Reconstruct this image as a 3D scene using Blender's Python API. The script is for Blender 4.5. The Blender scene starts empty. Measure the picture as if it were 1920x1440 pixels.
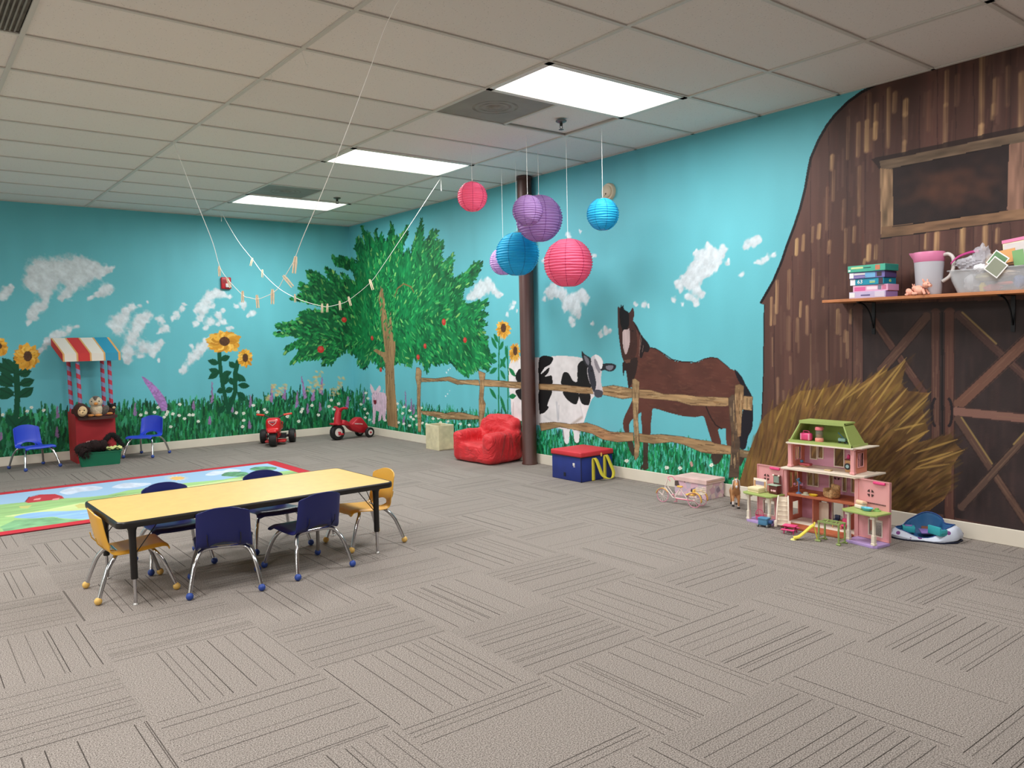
import bpy, bmesh, math, random
import numpy as np
from math import sin, cos, pi, radians, atan2, hypot, sqrt
from mathutils import Vector, Matrix, Euler

# ------------------------------------------------------------------ camera, light, exposure
SC = bpy.context.scene
COL = SC.collection
XR, YB, HC = 5.0785, 10.0748, 2.8395          # right wall, back wall, ceiling height
GX, GY = 1.8263, 4.0989                        # origin of the ceiling grid
XL, YF = -4.9, -3.4                            # left wall and the wall behind the camera
FPX, YAW, PIT, ROL, CZ = 1487.21, 0.663848, -0.0595474, -0.0212998, 1.27764
_fw = Vector((sin(YAW)*cos(PIT), cos(YAW)*cos(PIT), sin(PIT)))
_rt = Vector((cos(YAW), -sin(YAW), 0)); _up = _rt.cross(_fw)
_r = cos(ROL)*_rt + sin(ROL)*_up
_u = -sin(ROL)*_rt + cos(ROL)*_up
cam_d = bpy.data.cameras.new('camera'); cam = bpy.data.objects.new('camera', cam_d); COL.objects.link(cam)
cam.matrix_world = Matrix(((_r.x, _u.x, -_fw.x, 0), (_r.y, _u.y, -_fw.y, 0), (_r.z, _u.z, -_fw.z, CZ), (0, 0, 0, 1)))
cam_d.sensor_width = 36; cam_d.sensor_fit = 'HORIZONTAL'; cam_d.lens = FPX/1920*36
cam_d.clip_start = 0.05; cam_d.clip_end = 60
SC.camera = cam
SC.view_settings.view_transform = 'Standard'; SC.view_settings.look = 'None'
SC.view_settings.gamma = 1.0; SC.view_settings.use_curve_mapping = False
SC.view_settings.exposure = 0.0
SC.cycles.max_bounces = 8; SC.cycles.diffuse_bounces = 5; SC.cycles.transparent_max_bounces = 16
w = bpy.data.worlds.new('world'); SC.world = w; w.use_nodes = True
w.node_tree.nodes['Background'].inputs[0].default_value = (0.75, 0.85, 1, 1)
w.node_tree.nodes['Background'].inputs[1].default_value = 0.3
LAMP_W = 47.5                                   # watts of each ceiling troffer
def area_light(name, loc, sx, sy, power, color, rot=(0, 0, 0), spread=180):
    d = bpy.data.lights.new(name, 'AREA'); d.shape = 'RECTANGLE'; d.size = sx; d.size_y = sy
    d.energy = power; d.color = color; d.spread = radians(spread)
    o = bpy.data.objects.new(name, d); COL.objects.link(o); o.location = loc; o.rotation_euler = rot
    return o
TROFFERS = [(gx, gy) for gx in (-5, -2, 1) for gy in (-5, -1, 3, 7) if (gx, gy) != (-2, 7)]
for gx, gy in TROFFERS:
    area_light('troffer_lamp', (GX+(gx+.5)*1.2192, GY+(gy+.5)*.6096, HC-.016), 1.14, .53, LAMP_W, (1, .99, .985), spread=178)

# ------------------------------------------------------------------ helpers
def at(px, py, ax, v):
    """the point of the plane (x, y or z = v) seen at a pixel of the 1920 x 1440 photograph"""
    d = _fw + (px-960)/FPX*_r + (720-py)/FPX*_u
    c = Vector((0, 0, CZ)); k = 'xyz'.index(ax); t = (v-c[k])/d[k]
    return c + d*t
def lin(c):
    return tuple(((x/255)/12.92 if x/255 <= .04045 else (((x/255)+.055)/1.055)**2.4) for x in c[:3])
MATS = {}
def mat(name, rgb=(128, 128, 128), rough=.6, metal=0, bump=0, bscale=60, var=0, vscale=8, coat=0, alpha=1, trans=0, emit=0, sheen=0, sss=0):
    if name in MATS: return MATS[name]
    m = bpy.data.materials.new(name); m.use_nodes = True; MATS[name] = m
    nt = m.node_tree; b = nt.nodes['Principled BSDF']; c = lin(rgb)
    b.inputs['Base Color'].default_value = (*c, 1); b.inputs['Roughness'].default_value = rough
    b.inputs['Metallic'].default_value = metal; b.inputs['Coat Weight'].default_value = coat
    b.inputs['Alpha'].default_value = alpha; b.inputs['Transmission Weight'].default_value = trans
    b.inputs['Sheen Weight'].default_value = sheen; b.inputs['Subsurface Weight'].default_value = sss
    if emit:
        b.inputs['Emission Color'].default_value = (*c, 1); b.inputs['Emission Strength'].default_value = emit
    tc = nt.nodes.new('ShaderNodeTexCoord')
    if var:
        n = nt.nodes.new('ShaderNodeTexNoise'); n.inputs['Scale'].default_value = vscale; n.inputs['Detail'].default_value = 4
        nt.links.new(tc.outputs['Object'], n.inputs['Vector'])
        r = nt.nodes.new('ShaderNodeValToRGB'); nt.links.new(n.outputs['Fac'], r.inputs[0])
        r.color_ramp.elements[0].position = .3; r.color_ramp.elements[1].position = .7
        r.color_ramp.elements[0].color = (*[x*(1-var) for x in c], 1); r.color_ramp.elements[1].color = (*[min(1, x*(1+var)) for x in c], 1)
        nt.links.new(r.outputs[0], b.inputs['Base Color'])
    if bump:
        n = nt.nodes.new('ShaderNodeTexNoise'); n.inputs['Scale'].default_value = bscale; n.inputs['Detail'].default_value = 3
        nt.links.new(tc.outputs['Object'], n.inputs['Vector'])
        bp = nt.nodes.new('ShaderNodeBump'); bp.inputs['Strength'].default_value = bump; bp.inputs['Distance'].default_value = .01
        nt.links.new(n.outputs['Fac'], bp.inputs['Height']); nt.links.new(bp.outputs[0], b.inputs['Normal'])
    return m

class MB:
    """collects shapes, then links them as one mesh object"""
    def __init__(s): s.v = []; s.f = []; s.m = []; s.mi = 0
    def add(s, vs, fs, mi=None):
        b = len(s.v); s.v += [tuple(v) for v in vs]; s.f += [tuple(b+i for i in f) for f in fs]; s.m += [s.mi if mi is None else mi]*len(fs)
        return s
    def box(s, c, d, rot=None, mi=None, taper=1.0):
        hx, hy, hz = d[0]/2, d[1]/2, d[2]/2
        vs = [Vector((x*hx*(taper if z > 0 else 1), y*hy*(taper if z > 0 else 1), z*hz)) for z in (-1, 1) for y in (-1, 1) for x in (-1, 1)]
        if rot is not None:
            M = Euler(rot).to_matrix() if not isinstance(rot, Matrix) else rot
            vs = [M@v for v in vs]
        c = Vector(c)
        return s.add([v+c for v in vs], [(0, 2, 3, 1), (4, 5, 7, 6), (0, 1, 5, 4), (1, 3, 7, 5), (3, 2, 6, 7), (2, 0, 4, 6)], mi)
    def rbox(s, c, d, r=.01, seg=3, rot=None, mi=None, n=None):
        """box with rounded edges"""
        bm = bmesh.new(); bmesh.ops.create_cube(bm, size=1)
        for v in bm.verts: v.co = Vector((v.co.x*d[0], v.co.y*d[1], v.co.z*d[2]))
        r = min(r, min(d)*.49)
        bmesh.ops.bevel(bm, geom=list(bm.edges)+list(bm.verts), offset=r, segments=seg, profile=.5, affect='EDGES')
        M = (Euler(rot).to_matrix() if not isinstance(rot, Matrix) else rot) if rot is not None else Matrix.Identity(3)
        c = Vector(c); bm.verts.index_update()
        s.add([M@v.co+c for v in bm.verts], [[v.index for v in f.verts] for f in bm.faces], mi); bm.free(); return s
    def tube(s, pts, r, n=8, closed=False, caps=True, mi=None):
        pts = [Vector(p) for p in pts]; N = len(pts); rr = r if isinstance(r, (list, tuple)) else [r]*N
        rings = []; prev = None
        for i, p in enumerate(pts):
            a = pts[i-1] if (i > 0 or closed) else p; b = pts[(i+1) % N] if (i < N-1 or closed) else p
            t = (b-a).normalized()
            if prev is None:
                x = t.orthogonal().normalized()
            else:
                x = (prev - t*prev.dot(t)); x = x.normalized() if x.length > 1e-6 else t.orthogonal().normalized()
            prev = x; y = t.cross(x)
            rings.append([p + rr[i]*(cos(2*pi*k/n)*x + sin(2*pi*k/n)*y) for k in range(n)])
        vs = [v for rg in rings for v in rg]; fs = []
        for i in range(N if closed else N-1):
            j = (i+1) % N
            for k in range(n):
                fs.append((i*n+k, i*n+(k+1) % n, j*n+(k+1) % n, j*n+k))
        if caps and not closed:
            fs.append(tuple(range(n))[::-1]); fs.append(tuple((N-1)*n+k for k in range(n)))
        return s.add(vs, fs, mi)
    def lathe(s, prof, c=(0, 0, 0), n=24, rot=None, mi=None, caps=True, squash=(1, 1)):
        c = Vector(c); M = (Euler(rot).to_matrix() if not isinstance(rot, Matrix) else rot) if rot is not None else Matrix.Identity(3)
        vs = [M@Vector((r*cos(2*pi*k/n)*squash[0], r*sin(2*pi*k/n)*squash[1], z))+c for r, z in prof for k in range(n)]
        fs = [(i*n+k, i*n+(k+1) % n, (i+1)*n+(k+1) % n, (i+1)*n+k) for i in range(len(prof)-1) for k in range(n)]
        if caps:
            if prof[0][0] > 1e-5: fs.append(tuple(range(n))[::-1])
            if prof[-1][0] > 1e-5: fs.append(tuple((len(prof)-1)*n+k for k in range(n)))
        return s.add(vs, fs, mi)
    def ball(s, c, r, n=12, m=8, rot=None, mi=None):
        r = (r, r, r) if not isinstance(r, (list, tuple)) else r
        M = (Euler(rot).to_matrix() if not isinstance(rot, Matrix) else rot) if rot is not None else Matrix.Identity(3)
        c = Vector(c); vs = []; fs = []
        for i in range(m+1):
            a = pi*i/m
            for k in range(n): vs.append(M@Vector((r[0]*sin(a)*cos(2*pi*k/n), r[1]*sin(a)*sin(2*pi*k/n), -r[2]*cos(a)))+c)
        for i in range(m):
            for k in range(n):
                fs.append((i*n+k, i*n+(k+1) % n, (i+1)*n+(k+1) % n, (i+1)*n+k))
        return s.add(vs, fs, mi)
    def prism(s, poly, z0, z1, M=None, mi=None):
        """polygon (x, y) swept from z0 to z1, then moved by M"""
        n = len(poly); vs = [Vector((x, y, z0)) for x, y in poly]+[Vector((x, y, z1)) for x, y in poly]
        if M is not None: vs = [M@v for v in vs]
        fs = [tuple(range(n))[::-1], tuple(range(n, 2*n))]+[(i, (i+1) % n, n+(i+1) % n, n+i) for i in range(n)]
        return s.add(vs, fs, mi)
    def grid(s, P, mi=None, closed_u=False):
        nu, nv = len(P), len(P[0]); fs = []
        for i in range(nu if closed_u else nu-1):
            for j in range(nv-1):
                fs.append((i*nv+j, ((i+1) % nu)*nv+j, ((i+1) % nu)*nv+j+1, i*nv+j+1))
        return s.add([p for r in P for p in r], fs, mi)
    def build(s, name, ms, parent=None, smooth=True, bevel=0, subsurf=0, solid=0, angle=40, loc=None, rz=None, label=None, recalc=True):
        me = bpy.data.meshes.new(name); me.from_pydata(s.v, [], s.f)
        bm = bmesh.new(); bm.from_mesh(me); bmesh.ops.remove_doubles(bm, verts=bm.verts, dist=1e-5)
        if recalc: bmesh.ops.recalc_face_normals(bm, faces=bm.faces)
        bm.to_mesh(me); nf = len(bm.faces); bm.free()
        ms = ms if isinstance(ms, (list, tuple)) else [ms]
        for m in ms: me.materials.append(m)
        if len(ms) > 1 and nf == len(s.m): me.polygons.foreach_set('material_index', s.m)
        o = bpy.data.objects.new(name, me); COL.objects.link(o)
        if smooth:
            me.polygons.foreach_set('use_smooth', [True]*len(me.polygons))
            if not subsurf: me.set_sharp_from_angle(angle=radians(angle))
        if solid:
            md = o.modifiers.new('solid', 'SOLIDIFY'); md.thickness = solid; md.offset = 0
        if bevel:
            md = o.modifiers.new('bevel', 'BEVEL'); md.width = bevel; md.segments = 2; md.limit_method = 'ANGLE'; md.angle_limit = radians(35)
        if subsurf:
            md = o.modifiers.new('sub', 'SUBSURF'); md.levels = subsurf; md.render_levels = subsurf
        if parent: o.parent = parent
        if loc is not None: o.location = loc
        if rz is not None: o.rotation_euler = (0, 0, rz)
        if label: o['label'] = label
        return o

def tag(o, label=None, cat=None, group=None, kind=None):
    if label: o['label'] = label
    if cat: o['category'] = cat
    if group: o['group'] = group
    if kind: o['kind'] = kind
    return o
def thing(name, label, cat, loc=(0, 0, 0), rz=0, group=None, rot=None):
    o = bpy.data.objects.new(name, None); COL.objects.link(o); o.empty_display_size = .05
    o.location = loc; o.rotation_euler = rot if rot else (0, 0, rz)
    return tag(o, label, cat, group)
def kids(o): return [c for c in bpy.data.objects if c.parent == o]
def copy_tree(o, parent=None):
    c = o.copy(); COL.objects.link(c); c.parent = parent
    for ch in kids(o): copy_tree(ch, c)
    return c
def struct(o, label=None):
    o['kind'] = 'structure'
    if label: o['label'] = label
    return o
def catmull(pts, n=8, closed=False):
    pts = [Vector(p) for p in pts]; N = len(pts); out = []
    for i in range(N if closed else N-1):
        p0 = pts[(i-1) % N] if (closed or i > 0) else pts[i]; p1 = pts[i]; p2 = pts[(i+1) % N]
        p3 = pts[(i+2) % N] if (closed or i+2 < N) else p2
        for k in range(n):
            t = k/n
            out.append(.5*((2*p1)+(-p0+p2)*t+(2*p0-5*p1+4*p2-p3)*t*t+(-p0+3*p1-3*p2+p3)*t**3))
    if not closed: out.append(pts[-1])
    return out
# ------------------------------------------------------------------ painted walls
rng = np.random.default_rng(5)
def vnoise(a, b, sa, sb, seed):
    g = np.random.default_rng(seed).random((64, 64))
    x = a*sa % 64; y = b*sb % 64; i = np.floor(x).astype(int) % 64; j = np.floor(y).astype(int) % 64; fx = x-np.floor(x); fy = y-np.floor(y)
    fx = fx*fx*(3-2*fx); fy = fy*fy*(3-2*fy); i2 = (i+1) % 64; j2 = (j+1) % 64
    return g[i, j]*(1-fx)*(1-fy)+g[i2, j]*fx*(1-fy)+g[i, j2]*(1-fx)*fy+g[i2, j2]*fx*fy
IDS = ['sky']
SKY = (101, 183, 195)
class Wall:
    def __init__(s, ax, v, S, Z):
        s.ax, s.v, s.S, s.Z = ax, v, np.array(S), np.array(Z)
        s.rgb = np.zeros((len(S), len(Z), 3)); s.rgb[:] = SKY
        s.id = np.zeros((len(S), len(Z)), np.int16)
        a, b = np.meshgrid(s.S, s.Z, indexing='ij')
        s.rgb *= (1+.05*(vnoise(a, b, 1.3, 1.1, 1)-.5)+.03*(vnoise(a, b, 9, 3, 2)-.5))[..., None]
    def P(s, pts):
        out = []
        for p in pts:
            q = at(p[0], p[1], s.ax, s.v); out.append((q.y if s.ax == 'x' else q.x, q.z))
        return np.array(out)
    def scale(s, px, py):
        q = at(px, py, s.ax, s.v); return (q-Vector((0, 0, CZ))).length/FPX
    def win(s, lo, hi):
        i0, i1 = np.searchsorted(s.S, [lo[0], hi[0]]); j0, j1 = np.searchsorted(s.Z, [lo[1], hi[1]])
        return slice(max(0, i0-1), i1+1), slice(max(0, j0-1), j1+1)
    def put(s, w, m, c, a, idn):
        r = s.rgb[w]; k = (m*a)[..., None] if not np.isscalar(a) or True else m
        s.rgb[w] = r*(1-k)+np.asarray(c)*k
        if idn is not None:
            ii = s.id[w]; ii[m > .5] = idn; s.id[w] = ii
    def poly(s, pts, c, idn=None, a=1.0, tex=0, st=(14, 14), seed=3, raw=False):
        P = np.array(pts) if raw else s.P(pts); w = s.win(P.min(0), P.max(0))
        a_, b_ = np.meshgrid(s.S[w[0]], s.Z[w[1]], indexing='ij')
        if a_.size == 0: return
        ins = np.zeros(a_.shape, bool); n = len(P)
        for i in range(n):
            x1, y1 = P[i]; x2, y2 = P[(i+1) % n]
            if y1 == y2: continue
            ins ^= ((y1 > b_) != (y2 > b_)) & (a_ < (x2-x1)*(b_-y1)/(y2-y1)+x1)
        col = np.array(c, float)
        if tex:
            t = 1+tex*(.6*vnoise(a_, b_, st[0], st[1], seed)+.4*vnoise(a_, b_, st[0]*2.7, st[1]*2.7, seed+1)-.5)*2
            col = col[None, None]*t[..., None]
        s.put(w, ins.astype(float), col, a, idn)
    def stroke(s, p0, p1, wpx, c, idn=None, a=1.0, tip=0.0, soft=0, w1=None, dry=0):
        """brush stroke between two photo pixels, wpx wide, pointed when tip > 0"""
        A, B = s.P([p0, p1]); sc = s.scale(*p0); r0 = wpx*sc/2; r1 = (w1 if w1 is not None else wpx)*sc/2; R = max(r0, r1)
        w = s.win(np.minimum(A, B)-R, np.maximum(A, B)+R)
        a_, b_ = np.meshgrid(s.S[w[0]], s.Z[w[1]], indexing='ij')
        if a_.size == 0: return
        d = B-A; L2 = max(d@d, 1e-9)
        t = np.clip(((a_-A[0])*d[0]+(b_-A[1])*d[1])/L2, 0, 1)
        dist = np.hypot(a_-A[0]-t*d[0], b_-A[1]-t*d[1])
        r = r0+(r1-r0)*t
        if tip: r = r*np.clip(np.sin(pi*np.clip(t, .02, 1-.02*tip))**tip, .02, 1)
        m = np.clip((r-dist)/(soft*r+1e-4), 0, 1) if soft else (dist < r).astype(float)
        if dry: m = m*np.clip(1-dry+2*dry*(.65*vnoise(a_, b_, 150, 2.5, 11)+.35*vnoise(a_, b_, 40, 12, 12))-.25*dry, 0, 1)
        s.put(w, m, c, a, idn)
    def puff(s, x, y, r, c=(232, 236, 238), a=.85, seed=7, asp=1.0):
        C = s.P([(x, y)])[0]; R = r*s.scale(x, y)*1.1
        w = s.win(C-R*1.6, C+R*1.6)
        a_, b_ = np.meshgrid(s.S[w[0]], s.Z[w[1]], indexing='ij')
        if a_.size == 0: return
        if s.ax == 'x': pass
        dd = np.hypot((a_-C[0]), (b_-C[1])*asp)/R
        nn = .55*vnoise(a_+b_*.6, b_-a_*.5, 22, 22, seed)+.45*vnoise(a_+b_*.6, b_-a_*.5, 55, 40, seed+1)
        m = np.clip((1.15-dd)*1.7+(nn-.55)*2.0, 0, 1)
        sh = 1-.16*vnoise(a_, b_, 30, 30, seed+4)-.10*np.clip((C[1]-b_)/R, 0, 1)
        s.put(w, m, np.array(c)[None, None]*sh[..., None], a, None)

# right wall: columns a little denser towards the near end
_S = [1.1]
while _S[-1] < YB: _S.append(_S[-1]+(.0036+.0062*max(0, (_S[-1]-2.6)/7.4)))
_S[-1] = YB
WR = Wall('x', XR, _S, np.linspace(0, HC, 620))
WB = Wall('y', YB, np.linspace(-.6, XR, 900), np.linspace(0, HC, 440))
def corner_x(py): return 653.9+(py-425.3)*12.7/383.5
def W(px, py): return WB if px < corner_x(py) else WR
def nid(name): IDS.append(name); return len(IDS)-1
def T(pts, ox, oy, k): return [(ox+x/k, oy+y/k) for x, y in pts]
def jit(c, d):
    return tuple(np.clip(np.array(c)*(1+rng.uniform(-d, d))+rng.uniform(-d, d, 3)*20, 0, 255))
def leaf(x0, y0, x1, y1, wd, c, idn, wl=None):
    wl = wl or W((x0+x1)/2, (y0+y1)/2)
    wl.stroke((x0, y0), (x1, y1), wd, c, idn, tip=.8)
    wl.stroke((x0, y0), (x1, y1), max(1, wd*.12), tuple(x*.7 for x in c), None, a=.6)

# clouds
CL = [
 (75,510,20),(90,520,16),(105,500,15),(120,512,12),(135,505,15),(150,500,17),(170,508,13),(190,510,9),(203,505,6),(214,502,4),
 (65,535,12),(70,525,15),(95,530,9),(88,550,9),(84,562,6),(150,522,12),(135,538,9),(123,552,8),(118,562,5),(80,575,8),(70,582,9),
 (60,592,8),(53,605,5),(205,540,8),(194,546,8),(181,553,6),(170,560,5),(3,555,8),(12,545,6),(20,538,4),(90,645,6),(80,655,5),
 (100,632,9),(113,625,9),(130,616,6),(144,613,4),(72,662,4),(235,580,9),(225,598,12),(215,618,11),(250,575,7),(265,570,4),(278,567,3),
 (265,602,12),(275,592,10),(255,620,12),(246,636,10),(240,658,10),(235,674,8),(270,650,9),(262,668,6),(290,655,8),
 (301,645,8),(286,666,5),(299,676,3),(300,600,6),(310,615,7),(300,622,5),(325,598,7),(335,590,5),(345,580,5),(350,570,4),
 (395,552,9),(388,566,9),(384,582,8),(375,598,8),(366,609,5),(408,548,8),(420,553,6),(430,557,4),(400,575,5),(410,590,7),(396,603,7),
 (386,614,5),(420,582,4),(421,603,6),(410,608,4),(434,612,4),(428,617,4),(455,572,7),(441,575,5),(475,588,6),(465,592,4),(374,570,5),
 (370,581,5),(387,645,8),(397,640,7),(376,655,8),(366,665,8),(357,675,8),(346,689,7),(340,696,5),(358,650,4),
 (888,550,9),(903,535,10),(919,540,10),(934,550,8),(880,560,7),(900,552,12),(960,578,6),(963,567,6),(970,582,4),(952,588,4),(941,552,5),
 (1066,442,7),(1086,436,4),(1020,490,6),(1112,475,5),(1028,548,8),(1040,540,9),(1056,546,9),(1075,560,11),(1063,573,11),(1088,552,10),
 (1098,565,8),(1082,583,10),(1070,598,7),(1074,608,5),(1022,562,5),(1110,605,4),(1137,621,8),(1126,628,5),(1146,618,4),(1205,570,7),
 (1215,573,4),(1191,568,4),(1332,468,10),(1316,478,10),(1302,492,9),(1291,508,9),(1281,522,8),(1270,535,8),(1356,464,7),(1344,486,9),
 (1328,505,10),(1311,522,9),(1296,538,8),(1265,566,6),(1280,572,6),(1302,558,7),(1318,548,7),(1304,568,6),(1366,488,5),(1390,516,5),
 (1408,452,9),(1398,460,7),(1420,447,5),(1436,486,8),(1422,492,6),(1451,478,6),(1305,470,5),(1325,455,5)]
CL += [(1335,475,9),(1322,488,9),(1308,500,9),(1298,515,9),(1286,530,8),(1276,542,6),(1350,475,7),(1340,495,8),(1320,515,9),(1304,530,8),(1290,555,7),(1312,540,7),(1068,566,10),(1078,572,10),(1092,558,8),(1056,552,8),(1034,552,7),(1046,548,7),(896,545,9),(910,545,9),(925,545,8),(886,558,6),(915,530,7),(840,695,2.5),(836,701,2.5),(844,689,2),(838,738,2.5),(842,731,2),(835,744,2)]
def clouds(wl, sel):
    a, b = np.meshgrid(wl.S, wl.Z, indexing='ij'); den = np.zeros(a.shape); hgt = np.zeros(a.shape)
    fb = lambda s1, sd: .5*vnoise(a+.3*b, b, s1, s1, sd)+.3*vnoise(a, b+.3*a, s1*2.2, s1*2.2, sd+1)+.2*vnoise(a, b, s1*4.6, s1*4.6, sd+2)
    wa, wb = (fb(9, 60)-.5)*.09, (fb(9, 70)-.5)*.09
    for (x, y, r) in sel:
        C = wl.P([(x, y)])[0]; R = r*wl.scale(x, y)*1.25
        if wl.ax == 'x': Rs = R*1.15
        else: Rs = R
        w = wl.win(C-3*R, C+3*R); g = np.exp(-(((a[w]+wa[w]-C[0])/Rs)**2+((b[w]+wb[w]-C[1])/R)**2)*1.15)
        den[w] = 1-(1-den[w])*(1-g); hgt[w] = np.maximum(hgt[w], g*(.6+.4*np.clip((b[w]-C[1])/R, -1, 1)))
    t = fb(16, 80); al = np.clip((den*1.15+(t-.5)*.75-.42)*2.6, 0, 1)*np.clip(.5+den*.6, 0, 1)*.93
    sh = np.clip(.86+.20*(fb(24, 90)-.4)+.10*hgt, 0, 1.02)
    col = np.stack([sh*228, sh*234, np.clip(sh*1.01, 0, 1.02)*238], -1)
    wl.rgb[:] = wl.rgb*(1-al[..., None])+col*al[..., None]
clouds(WB, [c for c in CL if c[0] < 650]); clouds(WR, [c for c in CL if c[0] >= 650])

def meadow(x0, x1, base, top, n, idn, cols, hgt, seed):
    for k in range(n):
        f = (k+.5)/n                                     # far (high) blades first, low ones last
        x = rng.uniform(x0, x1); yb_, yt = base(x), top(x)
        y = yt+(yb_-yt)*min(1.08, .12+f*1.02+rng.uniform(-.1, .1)); h = rng.uniform(.5, 1.2)*hgt
        c = jit(cols[rng.integers(len(cols))], .2)
        W(x, y).stroke((x, y), (x+rng.uniform(-4, 4), y-h), rng.uniform(2.2, 4.5), c, idn, a=.9, tip=.35)
gB = nid('painted_meadow')
lo = lambda x: 866-x*.1035 if x < 670 else 792+(x-676)*.183
hi = lambda x: (775-x*.055 if x < 560 else 738) if x < 690 else 772+(x-700)*.045
WB.poly([(-160, 800), (0, 783), (300, 768), (680, 765), (680, 830), (-160, 900)], (28, 92, 62), gB, tex=.5, st=(30, 12))
WB.poly([(-160, 830), (0, 812), (300, 796), (680, 780), (680, 830), (-160, 900)], (14, 72, 48), gB, tex=.6, st=(26, 14))
meadow(-120, 690, lo, hi, 3600, gB, [(22, 104, 66), (18, 84, 52), (40, 130, 78), (12, 66, 42), (60, 150, 110), (30, 115, 60)], 20, 1)
gR = nid('painted_meadow')
WR.poly([(600, 745), (700, 782), (900, 800), (1200, 835), (1440, 862), (1440, 955), (600, 800)], (20, 120, 90), gR, tex=.45, st=(30, 10))
WR.poly([(600, 765), (700, 792), (900, 822), (1200, 866), (1440, 900), (1440, 975), (600, 800)], (14, 104, 62), gR, tex=.5, st=(30, 12))
hiR = lambda x: 762+(x-690)*.07 if x < 1000 else 806+(x-1010)*.105
meadow(678, 1425, lambda x: 795+(x-680)*.172, hiR, 3400, gR, [(20, 128, 78), (14, 96, 58), (56, 165, 130), (10, 80, 50), (40, 145, 84), (84, 178, 160)], 19, 2)
fl = np.random.default_rng(9)
for k in range(7):                                       # lupins
    x, y, h = [(508,745,28),(533,742,22),(556,755,28),(572,735,40),(602,730,30),(587,745,20),(651,758,18)][k]
    for q in range(26):
        t = q/26; W(x, y).stroke((x-(7 if k == 3 else -2)*t+fl.uniform(-3, 3)*(1-t*.7), y+h*.3-h*t), (x-(7 if k == 3 else -2)*t+fl.uniform(-3, 3)*(1-t*.7), y+h*.3-h*t-3), 3.4*(1-t*.6), jit((150, 118, 168), .12), gB, a=.85)
for (x, y, h, wl) in [(253,770,22,WB),(398,740,38,WB),(363,762,14,WB),(470,755,20,WB),(435,765,18,WB),(393,790,12,WB),(468,798,12,WB),(108,775,20,WB),(107,812,18,WB),(2,820,12,WB),(577,768,16,WB),(600,765,14,WB),
                     (682,748,22,WR),(760,752,30,WR),(771,762,22,WR),(776,770,18,WR),(757,790,12,WR)]:
    for q in range(18):
        t = q/18; wl.stroke((x+fl.uniform(-2.6, 2.6)*(1-t*.6), y+h*.4-h*t), (x+fl.uniform(-2.6, 2.6)*(1-t*.6), y+h*.4-h*t-3), 3.2*(1-t*.6), jit((140, 112, 156), .12), gB if wl is WB else gR, a=.8)
pl = nid('painted_purple_spike')                         # the tall leaning flower
WB.poly(T([(1060,420),(1085,430),(1140,470),(1190,520),(1235,580),(1255,640),(1252,680),(1215,685),(1190,640),(1150,570),(1120,520),(1085,470)], 0, 600, 4), (164, 122, 184), pl, tex=.2, st=(60, 60))
for (x, y, r) in [(597,700,9),(592,712,7),(586,720,9),(594,726,8),(580,728,7),(600,724,6),(640,712,7),(636,722,5),(630,733,8),(624,735,6),(516,728,7),(524,732,6),(531,724,6),(522,738,6),(512,722,5),(503,745,5)]:
    for q in range(9):
        x1, y1 = x+fl.uniform(-r, r), y+fl.uniform(-r, r); WB.stroke((x1, y1), (x1+2, y1+1), 3.2, jit((196, 178, 128), .1), None, a=.55)
def sm(pts, n=4): return [(p.x, p.y) for p in catmull([(x, y, 0) for x, y in pts], n, closed=True)]
def daisy(x, y, r=4.2, idn=None):
    wl = W(x, y)
    for q in range(6):
        a = q*pi/3+fl.uniform(-.3, .3); wl.stroke((x, y), (x+cos(a)*r*.8, y+sin(a)*r*.7), r*.7, jit((224, 232, 222), .05), idn, tip=.4)
    wl.stroke((x-.3, y), (x+.3, y), r*.35, (200, 196, 150), None)
for (x, y) in [(5,778),(59,764),(34,785),(82,769),(51,771),(264,778),(274,774),(290,773),(312,777),(314,772),(308,782),(324,776),(337,758),(336,779),(346,785),(355,778),(362,778),(420,765),(443,774),(457,775),(296,764),(320,800),(457,788),(372,790),
             (496,768),(500,773),(484,772),(540,777),(539,781),(567,767),(565,772),(585,760),(597,778),(621,750),(635,757),(617,762),(626,767),(627,785),(560,790),(475,760),(455,800)]:
    daisy(x, y, 4, gB)
for (x, y) in [(745,757),(744,768),(757,763),(768,770),(770,782),(755,775),(742,787),(747,792),(775,786),(780,780),(790,765),(789,774),(792,793),(782,796),(800,795),(802,778),(812,785),(822,784),(826,792),(835,780),(840,790),(730,795),(722,788),(689,775),(685,783),(693,787),(684,767),(677,758),(686,737),(690,747),(700,790),(712,785),(853,781),(861,783),(863,795),(880,797),(757,795),(768,798),
               (1175,864),(1250,877),(1275,878),(1334,872)]:
    daisy(x, y, 3.6 if x < 1000 else 5, gR)
WR.stroke((1296, 868), (1297, 872), 6, (186, 148, 138), gR)

# sunflowers
sfc = [(222, 168, 62), (212, 152, 50), (232, 184, 84), (200, 140, 44)]
def sun_head(x, y, rx, ry, cx, cy, crx, cry, idn, wl, n=24):
    for lay in range(2):
        for q in range(n):
            a = 2*pi*(q+.5*lay)/n+fl.uniform(-.1, .1); k = fl.uniform(.82, 1.12)*(1-.15*lay)
            wl.stroke((cx+cos(a)*crx*.6, cy+sin(a)*cry*.6), (x+cos(a)*rx*k, y+sin(a)*ry*k), rx*.34, jit(sfc[fl.integers(4)], .06), idn, tip=.5)
            wl.stroke((cx+cos(a)*crx, cy+sin(a)*cry), (x+cos(a)*rx*k*.75, y+sin(a)*ry*k*.75), 1.2, (150, 98, 34), None, a=.5)
    P = [(cx+cos(2*pi*i/18)*crx, cy+sin(2*pi*i/18)*cry) for i in range(18)]
    wl.poly(P, (84, 56, 38), idn, tex=.25, st=(90, 90))
def stem(pts, wd, c, idn, wl):
    for p, q in zip(pts[:-1], pts[1:]): wl.stroke(p, q, wd, c, idn)
GR = (12, 78, 52)
s1 = nid('painted_sunflower')
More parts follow.
